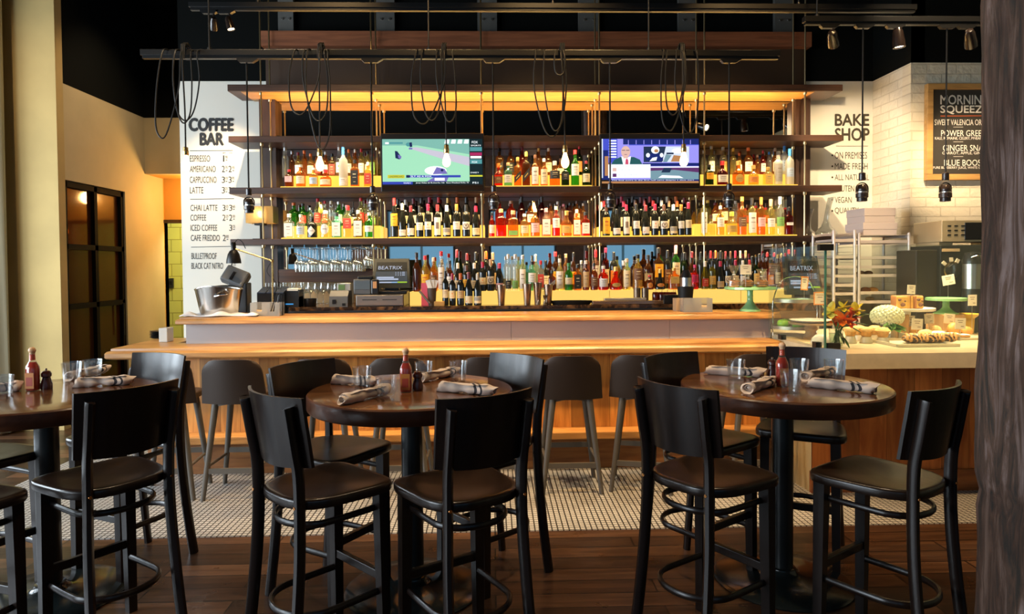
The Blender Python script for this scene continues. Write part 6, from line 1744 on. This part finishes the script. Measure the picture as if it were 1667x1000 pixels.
# wooden pedestal with a white plate
Yw = 5.45
X0, X1, Z0, Z1 = RC(1290, 519, 1350, 524, Yw); xm = (X0+X1)/2
wp = thing('wooden_pedestal', 'turned wooden pedestal under the white plate on the bakery counter', 'pedestal', (xm, Yw, ZB))
MB().lathe([(.06, ZB), (.07, ZB+.01), (.05, ZB+.03), (.04, ZB+.06), (.055, ZB+.08), (.04, Z0-.03), (.17, Z0-.02), (.175, Z0-.004), (.003, Z0-.004)], 28, (xm, Yw, 0)).build('foot', wood('pedestal_wood', (.30, .18, .08), (.45, .28, .13), 'X', .5, 14), wp, smooth=40)
MB().lathe([(.08, Z0-.003), (.155, Z0+.008), (.165, Z0+.018), (.16, Z0+.02), (.08, Z0+.004), (.003, Z0+.004)], 32, (xm, Yw, 0)).build('white_plate', mat('white_ceramic', (.80, .76, .68), .2), label='white oval plate on the wooden pedestal', cat='plate', smooth=40)
price_tag(1325, 476, 1345, 496, Yw-.02, Z0+.005, 'orange-framed price tag on the white plate', 0, True, 2)
p = PZ(1337, 560, ZB)
MB().lathe([(.075, ZB), (.078, ZB+.01), (.066, ZB+.045), (.04, ZB+.07), (.003, ZB+.078)], 26, (p.x, p.y, 0)).build('upturned_bowl', mat('white_ceramic', (.8, .76, .68), .2), label='upturned white bowl on the stone top by the corner of the glass', cat='bowl', smooth=50)
# flowers in a glass vase
vx = PZ(1360, 571, ZB); Yv = c.y+.13; vx = PY(1361, 560, Yv).x
va = thing('flower_vase', 'glass vase of orange and yellow lilies behind the glass guard corner', 'flower vase', (vx, Yv, ZB))
vt = PY(1361, 536, Yv).z
MB().lathe([(.045, ZB), (.05, ZB+.008), (.05, vt), (.047, vt), (.045, ZB+.012), (.003, ZB+.012)], 22, (vx, Yv, 0)).build('vase', M_glass, va, smooth=40)
MB().lathe([(.044, ZB+.013), (.046, ZB+.10), (.003, ZB+.10)], 18, (vx, Yv, 0)).build('water', glassy('water', (.80, .90, .80), .05, .03, .6), va, smooth=40)
rnd = random.Random(11)
sg = MB()
def petal(mb, base, dirv, L_, w_, curl):
    d = Vector(dirv).normalized(); side = d.cross(Vector((0, 0, 1)))
    if side.length < .05: side = Vector((1, 0, 0))
    side.normalize(); upv = side.cross(d)
    def f(u, v):
        t_ = v; wv = w_*math.sin(math.pi*min(1, .12+t_*.88))**.8
        return Vector(base)+d*(L_*t_)+side*((u-.5)*wv)+upv*(curl*t_*t_*L_-.25*wv*(1-(2*u-1)**2))
    mb.grid(f, 4, 7)
blooms = [((1371, 519), 'orange', .085, 'orange lily'), ((1386, 514), 'red', .07, 'red lily'), ((1352, 507), 'yellowf', .085, 'yellow lily'), ((1372, 500), 'yellow2', .06, 'y'), ((1392, 505), 'yellow2', .075, 'y'), ((1360, 521), 'orange', .075, 'o'), ((1381, 524), 'red', .065, 'r')]
FC = {'orange': (.95, .22, .015), 'red': (.80, .06, .010), 'yellowf': (.95, .82, .22), 'yellow2': (.95, .72, .06)}
for i, ((px, py), cn, L_, _) in enumerate(blooms):
    q = PY(px, py, Yv-.05+.05*(i % 3)); mb = MB()
    tilt = Vector(((px-1370)/60, -.9, .45)).normalized()
    for k in range(6):
        a = 2*math.pi*k/6+.3*i; e1 = tilt.cross(Vector((0, 0, 1))).normalized(); e2 = e1.cross(tilt)
        petal(mb, q, tilt*.7+e1*math.cos(a)+e2*math.sin(a), L_*1.0, L_*.70, -.25 if k % 2 else -.15)
    bo = mb.build('bloom', mat('petal_'+cn, FC[cn], .55), va, smooth=70)
    sg.tube(cat_rom([(vx+.01*(i-3), Yv, ZB+.02), (vx+.3*(q.x-vx), Yv, vt), q+Vector((0, .02, -.01))], 6), .004, 6)
sg.build('stems', mat('flower_stem', (.06, .16, .03), .6), va, smooth=True)
lv = MB()
for (px, py, dx, dz) in ((1395, 515, .8, .3), (1398, 525, 1, 0), (1390, 530, .7, -.3), (1375, 540, .2, -.6), (1368, 548, .1, -.8), (1402, 512, .9, .2), (1380, 548, .3, -.5)):
    petal(lv, PY(px-8, py, Yv-.03), (dx, -.3, dz), .10, .04, -.2)
lv.build('leaf', mat('flower_leaf', (.03, .10, .02), .45), va, smooth=70)
# hydrangea
Yh = 5.35; hq = PY(1444, 515, Yh)
hy = thing('hydrangea_vase', 'round white hydrangea head with green leaves in a low vase behind the muffins', 'flower vase', (hq.x, Yh, ZB))
MB().lathe([(.05, ZB), (.055, ZB+.01), (.06, ZB+.12), (.055, ZB+.12), (.045, ZB+.015), (.003, ZB+.015)], 20, (hq.x, Yh, 0)).build('vase', M_glass, hy, smooth=40)
hm = MB(); RX = .118
for k in range(230):
    zf = 1-2*(k+.5)/230; a = k*2.399963; rr = math.sqrt(1-zf*zf); n_ = Vector((rr*math.cos(a), rr*math.sin(a), zf))
    if zf < -.55: continue
    cpt = hq+Vector((n_.x*RX, n_.y*RX, n_.z*.085)); e1 = n_.cross(Vector((0, 0, 1)));
    if e1.length < .05: e1 = Vector((1, 0, 0))
    e1.normalize(); e2 = n_.cross(e1); ph = rnd.random()*3
    for j in range(4):
        t_ = ph+j*math.pi/2; d = e1*math.cos(t_)+e2*math.sin(t_); s2 = n_.cross(d)
        hm.add([cpt, cpt+d*.011+s2*.008+n_*.006, cpt+d*.019+n_*.007, cpt+d*.011-s2*.008+n_*.006], [(0, 1, 2, 3)])
hm.build('flower_head', mat('hydrangea_petal', (.70, .74, .52), .7), hy)
lv = MB()
for (dx, dy, dz) in ((.7, -.6, -.3), (.1, -.9, -.35), (-.5, -.7, -.3), (1, -.2, -.2)): petal(lv, hq+Vector((.01, -.03, -.05)), (dx, dy, dz), .13, .09, -.2)
lv.build('leaf', mat('hydrangea_leaf', (.10, .26, .04), .5), hy, smooth=70)
MB().tube([(hq.x, Yh, ZB+.02), (hq.x, Yh, hq.z)], .006, 8).build('stem', MATS['flower_stem'], hy)
# muffins on upturned cups
M_muff = mat('muffin_crumb', (.74, .46, .18), .8, noise=.3, nscale=30, bump=.5)
M_mcup = mat('muffin_side', (.62, .32, .09), .8, noise=.35, nscale=45)
M_cupm = mat('pale_metal_cup', (.62, .58, .50), .4, .2)
def muffin(px, ptop, pbot, pcup, Y, label):
    q = PY(px, pbot, Y); zt_ = PY(px, ptop, Y).z; zc = q.z; H = zt_-zc; r = .052
    cu = MB().lathe([(.046, ZB), (.048, ZB+.006), (.033, zc-.002), (.003, zc-.002)], 20, (q.x, Y, 0)).build('upturned_cup', M_cupm, label=label.replace('muffin on an upturned cup', 'upturned cup under the muffin', 1), cat='cup', group='upturned cups under the muffins', smooth=40)
    t = thing('muffin', label, 'muffin', (q.x, Y, zc), group='muffins')
    MB().lathe([(.031, zc), (.034, zc+.004), (.046, zc+H*.55), (.003, zc+H*.56)], 20, (q.x, Y, 0)).build('base', M_mcup, t, smooth=40)
    def fn(v, c_):
        d = v-c_; return v+d*(.10*math.sin(v.x*190+px)*math.sin(v.y*160)+.05*math.sin(v.z*300))
    MB().ball((q.x, Y, zc+H*.62), r, 18, 10, .42*H/.062*1.0*.9, fn).build('top', M_muff, t, smooth=70)
ym1 = 5.12
for i, (px, a, b, Y) in enumerate(((1384, 531, 547, ym1), (1410, 531, 548, ym1), (1437, 532, 549, ym1), (1398, 529, 545, ym1+.17), (1424, 529, 545, ym1+.17))):
    muffin(px, a, b, 560, Y, 'muffin on an upturned cup, %s' % ['nearest the lilies', 'in the middle of the front row', 'at the hydrangea end of the front row', 'back row nearer the lilies', 'back row nearer the hydrangea'][i])
X0, X1 = PY(1374, 560, ym1).x, PY(1458, 560, ym1).x
# loaf slices on a white pedestal
Yl_ = 5.55
M_white = mat('white_ceramic', (.8, .76, .68), .2)
xm, zp2, rp2 = cake_stand(1436, 1516, 503, 560, 1455, 1497, Yl_, ZB, 'white cake stand under the marbled loaf slices', M_white)
lf = mat('loaf_crumb', (.62, .36, .08), .8, noise=.2, nscale=20); lfc = mat('loaf_crust', (.30, .11, .03), .7); lsw = mat('loaf_swirl', (.10, .035, .015), .8)
X0, X1, Z0, Z1 = RC(1452, 481, 1497, 504, Yl_)
for i, (a, b, yo) in enumerate(((0, .46, -.02), (.46, .58, .0), (.58, .70, .0), (.70, 1.0, -.03))):
    xa, xb = X0+(X1-X0)*a, X0+(X1-X0)*b; W_ = xb-xa
    t = thing('loaf_slice', 'slice of marbled loaf cake on the white stand, %s from the left' % ORD[i], 'cake slice', ((xa+xb)/2, Yl_, zp2), group='marbled loaf slices')
    H = (Z1-zp2)
    MB().rbox(xa+.001, xb-.001, Yl_+yo-.03, Yl_+yo+.05, zp2+.001, zp2+H, .012 if W_ > .03 else .005).build('crust', lfc, t, smooth=50)
    cm = MB().rbox(xa+.008, xb-.008, Yl_+yo-.034, Yl_+yo-.028, zp2+.008, zp2+H-.010, .002) if W_ > .05 else MB().rbox(xa+.004, xb-.004, Yl_+yo-.034, Yl_+yo-.028, zp2+.008, zp2+H-.010, .002)
    cm.build('crumb', lf, t)
    if W_ > .05:
        for (fx_, fz_, rr_) in ((.30, .70, .015), (.55, .34, .021), (.74, .60, .009)):
            sw_ = MB().ball((xa+W_*fx_, Yl_+yo-.033, zp2+H*fz_), rr_, 10, 7, .8); 
            sw_.build('swirl', lsw, t, smooth=True)
price_tag(1477, 464, 1490, 479, Yl_-.05, zp2+H, 'white price tag standing in the marbled loaf', 3)
# wood block with the second jade stand
Yk2 = 5.75
X0, X1, Z0, Z1 = RC(1521, 511, 1556, 531, Yk2)
MB().rbox(X0, X1, Yk2-.12, Yk2+.12, ZB, Z1, .006).build('wooden_block', wood('crate_wood', (.30, .16, .06), (.48, .28, .12), 'Z', .5, 10), label='tall wooden block under the empty jade cake stand', cat='block')
zb2 = Z1
cake_stand(1511, 1569, 487, 511, 1521, 1557, Yk2, zb2, 'empty jade green cake stand on a wooden block', M_jade)
price_tag(1534, 448, 1554, 464, Yk2-.02, PY(1540, 487, Yk2).z+.001, 'white price tag tilted above the empty jade stand', -10)
X0, X1, Z0, Z1 = RC(1459, 512, 1478, 550, 5.42)
MB().rbox(X0, X1, 5.40, 5.50, ZB, Z1, .005).build('wooden_block', MATS['crate_wood'], label='small wooden block at the left of the pastry tray', cat='block')
# trays of pastries
def tray(px0, px1, pyf, pyb, name, label, z=ZB, m_=None, h=.022, zoff=0):
    a, b = PZ(px0, pyf, z), PZ(px1, pyf, z); yb = PZ((px0+px1)/2, pyb, z).y
    MB().rbox(a.x, b.x, a.y, yb, z+.001, z+.006, .002).box(a.x-.008, b.x+.008, a.y-.012, a.y, z+.002, z+h).box(a.x-.008, b.x+.008, yb, yb+.012, z+.002, z+h).box(a.x-.012, a.x, a.y, yb, z+.002, z+h).box(b.x, b.x+.012, a.y, yb, z+.002, z+h).build(name, m_ or M_mtray, label=label, cat='tray')
    return a.x, b.x, a.y, yb
M_mtray = mat('cream_tray', (.62, .56, .42), .35)
X0, X1, YA, YBk = tray(1462, 1566, 565.5, 555, 'pastry_tray', 'long cream tray of chocolate loaf at the front of the bakery counter')
def babka():
    m, nt, N, L, b = nodes('babka'); tc = N.new('ShaderNodeTexCoord'); wv = N.new('ShaderNodeTexWave'); wv.wave_type = 'BANDS'; wv.bands_direction = 'DIAGONAL'
    wv.inputs['Scale'].default_value = 14; wv.inputs['Distortion'].default_value = 5; wv.inputs['Detail'].default_value = 3; L.new(tc.outputs['Object'], wv.inputs['Vector'])
    cr = N.new('ShaderNodeValToRGB'); e = cr.color_ramp.elements; e[0].position = .62; e[1].position = .78; e[0].color = (.035, .014, .008, 1); e[1].color = (.50, .24, .06, 1)
    L.new(wv.outputs[0], cr.inputs[0]); L.new(cr.outputs[0], b.inputs['Base Color']); b.inputs['Roughness'].default_value = .35; return m
M_babka = babka()
M_choc = mat('dark_chocolate', (.045, .018, .010), .35, noise=.3, nscale=30); M_dough = mat('golden_dough', (.55, .27, .07), .6, noise=.25, nscale=25)
for i, px in enumerate((1487, 1513, 1539)):
    q = PY(px, 560, (YA+YBk)/2); t = thing('chocolate_babka', 'plaited chocolate babka on the front tray, %s from the left' % ORD[i], 'pastry', (q.x, (YA+YBk)/2, ZB+.007), group='chocolate babka')
    MB().ball((0, 0, .034), .086, 24, 14, .42, lambda v, c_: Vector((v.x*1.02, v.y*.62, v.z+.006*math.sin(v.x*95+v.y*60)*(1 if v.z > .02 else 0)))).build('loaf', M_babka, t, world=False, smooth=70)
    tw = MB()
    for k in range(5):
        x = -.062+.031*k; tw.tube(cat_rom([(x-.012, -.046, .028), (x-.002, -.026, .060), (x+.012, .012, .066), (x+.022, .042, .040)], 4), .010, 8)
    tw.build('crust_twist', M_dough, t, world=False, smooth=True)
# wider tray further back, raised at its back edge
Yp = 5.62
aL, aR = PY(1478, 545, 5.28), PY(1600, 545, 5.28)
zt0 = ZB+.04; 
pt = thing('pastry_tray', 'wide cream tray of buns and scones further back', 'tray', (4, 5.4, ZB))
x0_, x1_ = PZ(1500, 551, ZB+.03).x, PZ(1620, 551, ZB+.03).x
MB().rbox(x0_, x1_, 5.23, 5.50, ZB+.0, ZB+.02, .004).build('plate', M_mtray, pt)
MB().box(x0_-.012, x0_, 5.22, 5.51, ZB, ZB+.05).box(x0_, x1_, 5.50, 5.512, ZB, ZB+.05).build('rim', M_mtray, pt)
M_bun = mat('golden_bun', (.62, .30, .07), .5, noise=.2, nscale=18); M_sug = mat('powdered_sugar', (.82, .76, .64), .9, noise=.1, nscale=40); M_scone = mat('scone', (.72, .48, .20), .8, noise=.25, nscale=30)
def bun(px, py, Y, rx, rz, m_, label, top=None, cat_='pastry', name='bun'):
    q = PY(px, py, Y); z0_ = ZB+.021 if 5.2 < Y < 5.52 else ZB+.001
    rzz = max(.02, (q.z-z0_)); t = thing(name, label, cat_, (q.x, Y, z0_), group='pastries on the wide tray')
    MB().lathe([(rx*.75, z0_), (rx*.98, z0_+rzz*.25), (rx, z0_+rzz*.55), (rx*.8, z0_+rzz*.9), (rx*.4, z0_+rzz*1.1), (.003, z0_+rzz*1.15)], 18, (q.x, Y, 0), sy=.8).build('dough', m_, t, smooth=60)
    if top: MB().lathe([(rx*.92, z0_+rzz*.75), (rx*.95, z0_+rzz*.95), (rx*.6, z0_+rzz*1.2), (.003, z0_+rzz*1.28)], 18, (q.x, Y, 0), sy=.8).build('topping', top, t, smooth=60)
for i, (px, py, Y, rx, m_, tp, lb_) in enumerate(((1490, 533, 5.42, .055, M_bun, None, 'golden bun at the left of the wide tray'), (1507, 540, 5.30, .062, M_scone, None, 'golden scone behind the babka, first from the left'),
        (1527, 543, 5.27, .066, M_scone, M_sug, 'sugared scone behind the babka, second from the left'), (1549, 545, 5.26, .060, M_scone, M_sug, 'heavily sugared scone behind the babka'),
        (1553, 530, 5.44, .055, M_bun, None, 'brown bun behind the front price tag at the right'), (1523, 534, 5.44, .05, M_scone, None, 'pale scone at the back of the wide tray'), (1572, 535, 5.44, .055, M_bun, None, 'brown bun at the far right of the tray'), (1569, 548, 5.27, .05, M_bun, M_sug, 'white-iced bun beside the rough post'))):
    bun(px, py-2, Y, rx, 0, m_, lb_, tp)
price_tag(1473, 514, 1489, 529, 5.47, ZB+.021, 'white price tag behind the front tag on the bun tray', 2)
price_tag(1484, 519, 1502, 537, 5.215, ZB+.001, 'white price tag in front of the golden bun', 3)
price_tag(1505, 511, 1520, 527, 5.47, ZB+.021, 'white price tag between the white and jade stands', -4)
price_tag(1537, 511, 1554, 527, 5.47, ZB+.021, 'pinkish price tag under the empty jade stand', 5)
price_tag(1555, 518, 1572, 536, 5.215, ZB+.001, 'white price tag before the bun at the right', 2)
price_tag(1576, 480, 1590, 498, 5.6, ZB, 'white price tag half hidden by the rough post, above a yellow bowl', 0)
q = PY(1588, 512, 5.62); zy = q.z
MB().lathe([(.05, ZB), (.055, zy-.04), (.10, zy), (.095, zy), (.05, zy-.03), (.003, zy-.03)], 24, (q.x, 5.72, 0)).build('yellow_bowl', mat('yellow_glaze', (.65, .42, .05), .3), label='yellow bowl beside the empty jade stand', cat='bowl', smooth=40)

# sheet-pan racks
M_alu = mat('aluminium', (.66, .58, .53), .45, .45)
def pan_rack(px0, px1, py_top, Y, label, pans, depth=.42):
    X0, X1 = PY(px0, 450, Y).x, PY(px1, 450, Y).x; zt_ = PY((px0+px1)/2, py_top, Y).z
    t = thing('sheet_pan_rack', label, 'rack', ((X0+X1)/2, Y+depth/2, 0), group='sheet pan racks')
    for x in (X0, X1):
        MB().tube(cat_rom([(x, Y, 0), (x, Y, 1), (x, Y, zt_-.05), (x, Y+.05, zt_), (x, Y+depth-.05, zt_), (x, Y+depth, zt_-.05), (x, Y+depth, 1), (x, Y+depth, 0)], 5), .014, 8).build('side_frame', M_alu, t, smooth=True)
    for k in range(16):
        z = zt_-.09-.075*k
        if z < .1: break
        for x, s_ in ((X0, 1), (X1, -1)): MB().box(min(x, x+s_*.03), max(x, x+s_*.03), Y+.01, Y+depth-.01, z-.003, z).build('runner', M_alu, t)
    MB().box(X0, X1, Y+depth-.01, Y+depth, .1, .13).build('brace', M_alu, t)
    for py in pans:
        z = PY((px0+px1)/2, py, Y).z
        MB().box(X0+.012, X1-.012, Y+.005, Y+depth-.03, z, z+.004).box(X0+.012, X1-.012, Y-.008, Y+.005, z, z+.028).box(X0+.012, X0+.02, Y+.005, Y+depth-.03, z, z+.028).box(X1-.02, X1-.012, Y+.005, Y+depth-.03, z, z+.028).build('sheet_pan', M_alu, label='aluminium sheet pan in the right hand rack, %s from the top' % ORD[pans.index(py)] if px0 > 1390 else 'aluminium sheet pan in the rack behind the glass, %s from the top' % ORD[pans.index(py)], cat='sheet pan', group='sheet pans in the racks')
    return X0, X1, zt_
Yr = 6.42
rX0, rX1, rz = pan_rack(1398, 1479, 386, Yr, 'aluminium sheet pan rack below the two cardboard boxes', [396, 422, 437, 451, 479, 494])
pan_rack(1357, 1391, 382, 6.41, 'aluminium sheet pan rack behind the glass guard at the end of the shelves', [394, 421, 437, 452, 467, 481])
def pastry_on(px, py, Y, label, m_, r_=.05):
    q = PY(px, py, Y); MB().ball((q.x, Y+.12, q.z+.03), r_, 14, 8, .6).build('pastry', m_, label=label, cat='pastry', group='pastries in the rack', smooth=60)
pastry_on(1432, 478, Yr, 'golden pastry on the fifth pan of the rack', M_bun); pastry_on(1420, 478, Yr, 'brown pastry on the fifth pan, behind the golden one', mat('brown_pastry', (.25, .10, .04), .6))
pastry_on(1412, 450, Yr, 'brown pastry on the fourth pan, nearest its left end', MATS['brown_pastry'], .04); pastry_on(1425, 450, Yr, 'brown pastry on the fourth pan, second along', MATS['brown_pastry'], .04)
pastry_on(1427, 493, Yr, 'pale pastry on the lowest pan of the rack', M_scone, .04)
# two cardboard boxes on the rack
M_card = mat('pinkish_card', (.70, .58, .52), .8)
X0, X1, Z0, Z1 = RC(1408, 362, 1463, 390, Yr)
def carton(X0, X1, Y0_, Y1_, Z0, Z1, rz, label):
    t = thing('cardboard_box', label, 'box', ((X0+X1)/2, (Y0_+Y1_)/2, Z0), R(rz), 'cardboard boxes on the rack'); w_, d_, h_ = (X1-X0)/2, (Y1_-Y0_)/2, Z1-Z0
    MB().rbox(-w_, w_, -d_, d_, 0, h_-.02, .003).build('tray', M_card, t, world=False)
    MB().rbox(-w_-.004, w_+.004, -d_-.004, d_+.004, h_*.45, h_, .003).build('lid', M_card, t, world=False)
zbx = rz+.015
pl = MB().box(rX0-.015, rX1+.015, Yr-.01, Yr+.43, zbx-.001, zbx+.004).build('sheet_pan', M_alu, label='aluminium sheet pan lying flat on top of the rack under the boxes', cat='sheet pan')
carton(X0, X1, Yr+.03, Yr+.36, zbx+.005, Z1, 0, 'lower pinkish cardboard box on top of the rack')
a = RC(1409, 338, 1460, 362, Yr); carton(a[0], a[1], Yr+.03, Yr+.34, Z1+.001, a[3], 2, 'upper pinkish cardboard box on top of the rack')
# coffee brewer and steel oven at the right
Yc = 6.0
X0, X1, Z0, Z1 = RC(1497, 399, 1660, 540, Yc)
cb = thing('coffee_brewer', 'tall black coffee brewer with a round dial behind the bakery counter', 'coffee machine', ((X0+X1)/2, Yc+.25, ZB))
MB().rbox(X0, X0+.34, Yc+.05, Yc+.36, ZB+.001, Z1-.04, .01).build('side_tower', mat('dark_brown_metal', (.011, .008, .006), .4), cb)
xa = PY(1531, 450, Yc).x
MB().rbox(xa, X1, Yc, Yc+.5, ZB+.001, Z1, .01).build('case', M_blackm, cb)
MB().rbox(PY(1533, 405, Yc).x, PY(1562, 405, Yc).x, Yc-.006, Yc, PY(1545, 410, Yc).z, PY(1545, 405, Yc).z, .002).build('nameplate', M_kraft, cb)
q = PY(1549, 440, Yc); dq = Matrix.Translation((q.x, Yc, q.z)) @ Matrix.Rotation(R(90), 4, 'X')
MB().lathe([(.062, 0), (.066, .02), (.055, .05), (.003, .055)], 28, M=dq).build('dial', mat('black_gloss', (.01, .01, .01), .1), cb, smooth=40)
MB().lathe([(.075, 0), (.075, .008), (.066, .012)], 28, M=dq).build('dial_ring', M_brass, cb, smooth=40)
lm = MB()
for a in (60, 95, 140): 
    q2 = dq @ Matrix.Rotation(R(a), 4, 'Z'); lm.box(.078, .115, -.014, .014, 0, .014, q2)
lm.build('lever', mat('ivory_lever', (.60, .50, .36), .5), cb)
for i, px in enumerate((1580, 1612)):
    q = PY(px, 465, Yc-.12); zt_, zb3 = PY(px, 430, Yc-.12).z, PY(px, 470, Yc-.12).z
    t = thing('coffee_airpot', ['steel and black coffee airpot at the brewer, beside the rough post', 'steel and black coffee airpot behind the rough post'][i], 'airpot', (q.x, Yc-.14, ZB), group='coffee airpots')
    MB().lathe([(.078, ZB), (.078, zb3)], 24, (q.x, Yc-.14, 0)).lathe([(.078, zt_), (.08, zt_+.03), (.06, zt_+.10), (.003, zt_+.11)], 24, (q.x, Yc-.14, 0)).build('body', M_plastic, t, smooth=40)
    MB().lathe([(.077, zb3), (.077, zt_)], 24, (q.x, Yc-.14, 0)).build('steel_band', M_steel, t, smooth=40)
    MB().tube(cat_rom([(q.x-.05, Yc-.2, zt_+.06), (q.x-.02, Yc-.24, zt_+.075), (q.x+.02, Yc-.24, zt_+.04)], 5), .006, 8).build('spout', M_chrome, t, smooth=True)
X0, X1, Z0, Z1o = RC(1531, 359, 1660, 388, Yc+.1)
ov = thing('steel_warmer', 'boxy brass-toned steel warmer with slotted vents on top of the coffee brewer', 'warmer', ((X0+X1)/2, Yc+.3, Z1))
fx = MB().rbox(X0, X1, Yc+.08, Yc+.5, Z1+.0+.03, Z1o, .006)
fx.box(X0, X0+.13, Yc+.12, Yc+.46, Z1, Z1+.03); fx.box(X1-.2, X1, Yc+.12, Yc+.46, Z1, Z1+.03); fx.build('case', mat('warm_steel', (.62, .50, .30), .32, .6), ov)
vm = MB(); H_ = Z1o-Z1
for i in range(3):
    for j, px in enumerate((1545, 1556, 1567)):
        x = PY(px, 375, Yc+.08).x; z = Z1+H_*(.42+.18*i); vm.rbox(x-.016, x+.016, Yc+.072, Yc+.08, z-.006, z+.006, .003)
vm.build('vent', M_dsteel, ov)
MB().rbox(PY(1580, 375, Yc).x, X1-.05, Yc+.072, Yc+.08, Z1+.05, Z1o-.02, .004).build('glass_door', mat('black_gloss', (.01, .01, .01), .1), ov)
# ------------------------------------------------------------------ rough timber post, close to us
Yp_ = 2.0
pL0, pL1 = PY(1588, 0, Yp_+.32), PY(1573, 1000, Yp_+.32)
def post_mat():
    m, nt, N, L, b = nodes('weathered_timber'); g = N.new('ShaderNodeNewGeometry')
    mp = N.new('ShaderNodeMapping'); mp.inputs['Scale'].default_value = (13, 13, 1.4); L.new(g.outputs['Position'], mp.inputs['Vector'])
    n1 = N.new('ShaderNodeTexNoise'); n1.inputs['Scale'].default_value = 1.5; n1.inputs['Detail'].default_value = 12; n1.inputs['Roughness'].default_value = .68; n1.inputs['Distortion'].default_value = 1.2; L.new(mp.outputs[0], n1.inputs['Vector'])
    n2 = N.new('ShaderNodeTexNoise'); n2.inputs['Scale'].default_value = 2.3; n2.inputs['Detail'].default_value = 6; L.new(g.outputs['Position'], n2.inputs['Vector'])
    cr = N.new('ShaderNodeValToRGB'); e = cr.color_ramp.elements; e[0].position = .38; e[1].position = .66; e[0].color = (.018, .014, .009, 1); e[1].color = (.24, .185, .165, 1)
    q = e.new(.5); q.color = (.085, .045, .026, 1)
    L.new(n1.outputs[0], cr.inputs[0])
    c2 = N.new('ShaderNodeValToRGB'); f = c2.color_ramp.elements; f[0].position = .45; f[1].position = .65; f[0].color = (.55, .42, .34, 1); f[1].color = (1.2, 1.15, 1.2, 1); L.new(n2.outputs[0], c2.inputs[0])
    mx = N.new('ShaderNodeMix'); mx.data_type = 'RGBA'; mx.blend_type = 'MULTIPLY'; mx.inputs['Factor'].default_value = 1; L.new(cr.outputs[0], mx.inputs['A']); L.new(c2.outputs[0], mx.inputs['B'])
    L.new(mx.outputs['Result'], b.inputs['Base Color']); b.inputs['Roughness'].default_value = .75
    bp = N.new('ShaderNodeBump'); bp.inputs['Strength'].default_value = .8; bp.inputs['Distance'].default_value = .02; L.new(n1.outputs[0], bp.inputs['Height']); L.new(bp.outputs[0], b.inputs['Normal'])
    return m
from mathutils import noise as _nz
pm = MB(); n_, rows = 40, 90; W2 = .20; vs = []; fs = []
for j in range(rows+1):
    z = ZC*j/rows; xl = pL1.x+(pL0.x-pL1.x)*(z-pL1.z)/(pL0.z-pL1.z)
    for k in range(n_):
        a = 2*math.pi*k/n_; ca, sa = math.cos(a), math.sin(a); q = (abs(ca)**8+abs(sa)**8)**(-1/8)
        p = Vector((xl+W2+ca*q*W2, Yp_+.16+sa*q*.16, z)); d = _nz.fractal(Vector((p.x*5, p.y*5, p.z*1.6)), 1, 2, 4)*.016
        crack = -.012*math.exp(-((z-.92-.25*(p.x-xl))/.012)**2)
        vs.append(p+Vector((ca, sa, 0))*(d+crack))
for j in range(rows):
    for k in range(n_): fs.append((j*n_+k, j*n_+(k+1) % n_, (j+1)*n_+(k+1) % n_, (j+1)*n_+k))
fs.append(tuple(range(n_))[::-1]); fs.append(tuple(rows*n_+k for k in range(n_)))
pm.add(vs, fs).build('timber_post', post_mat(), label='rough weathered timber post standing close to us at the right edge', cat='post', smooth=60)
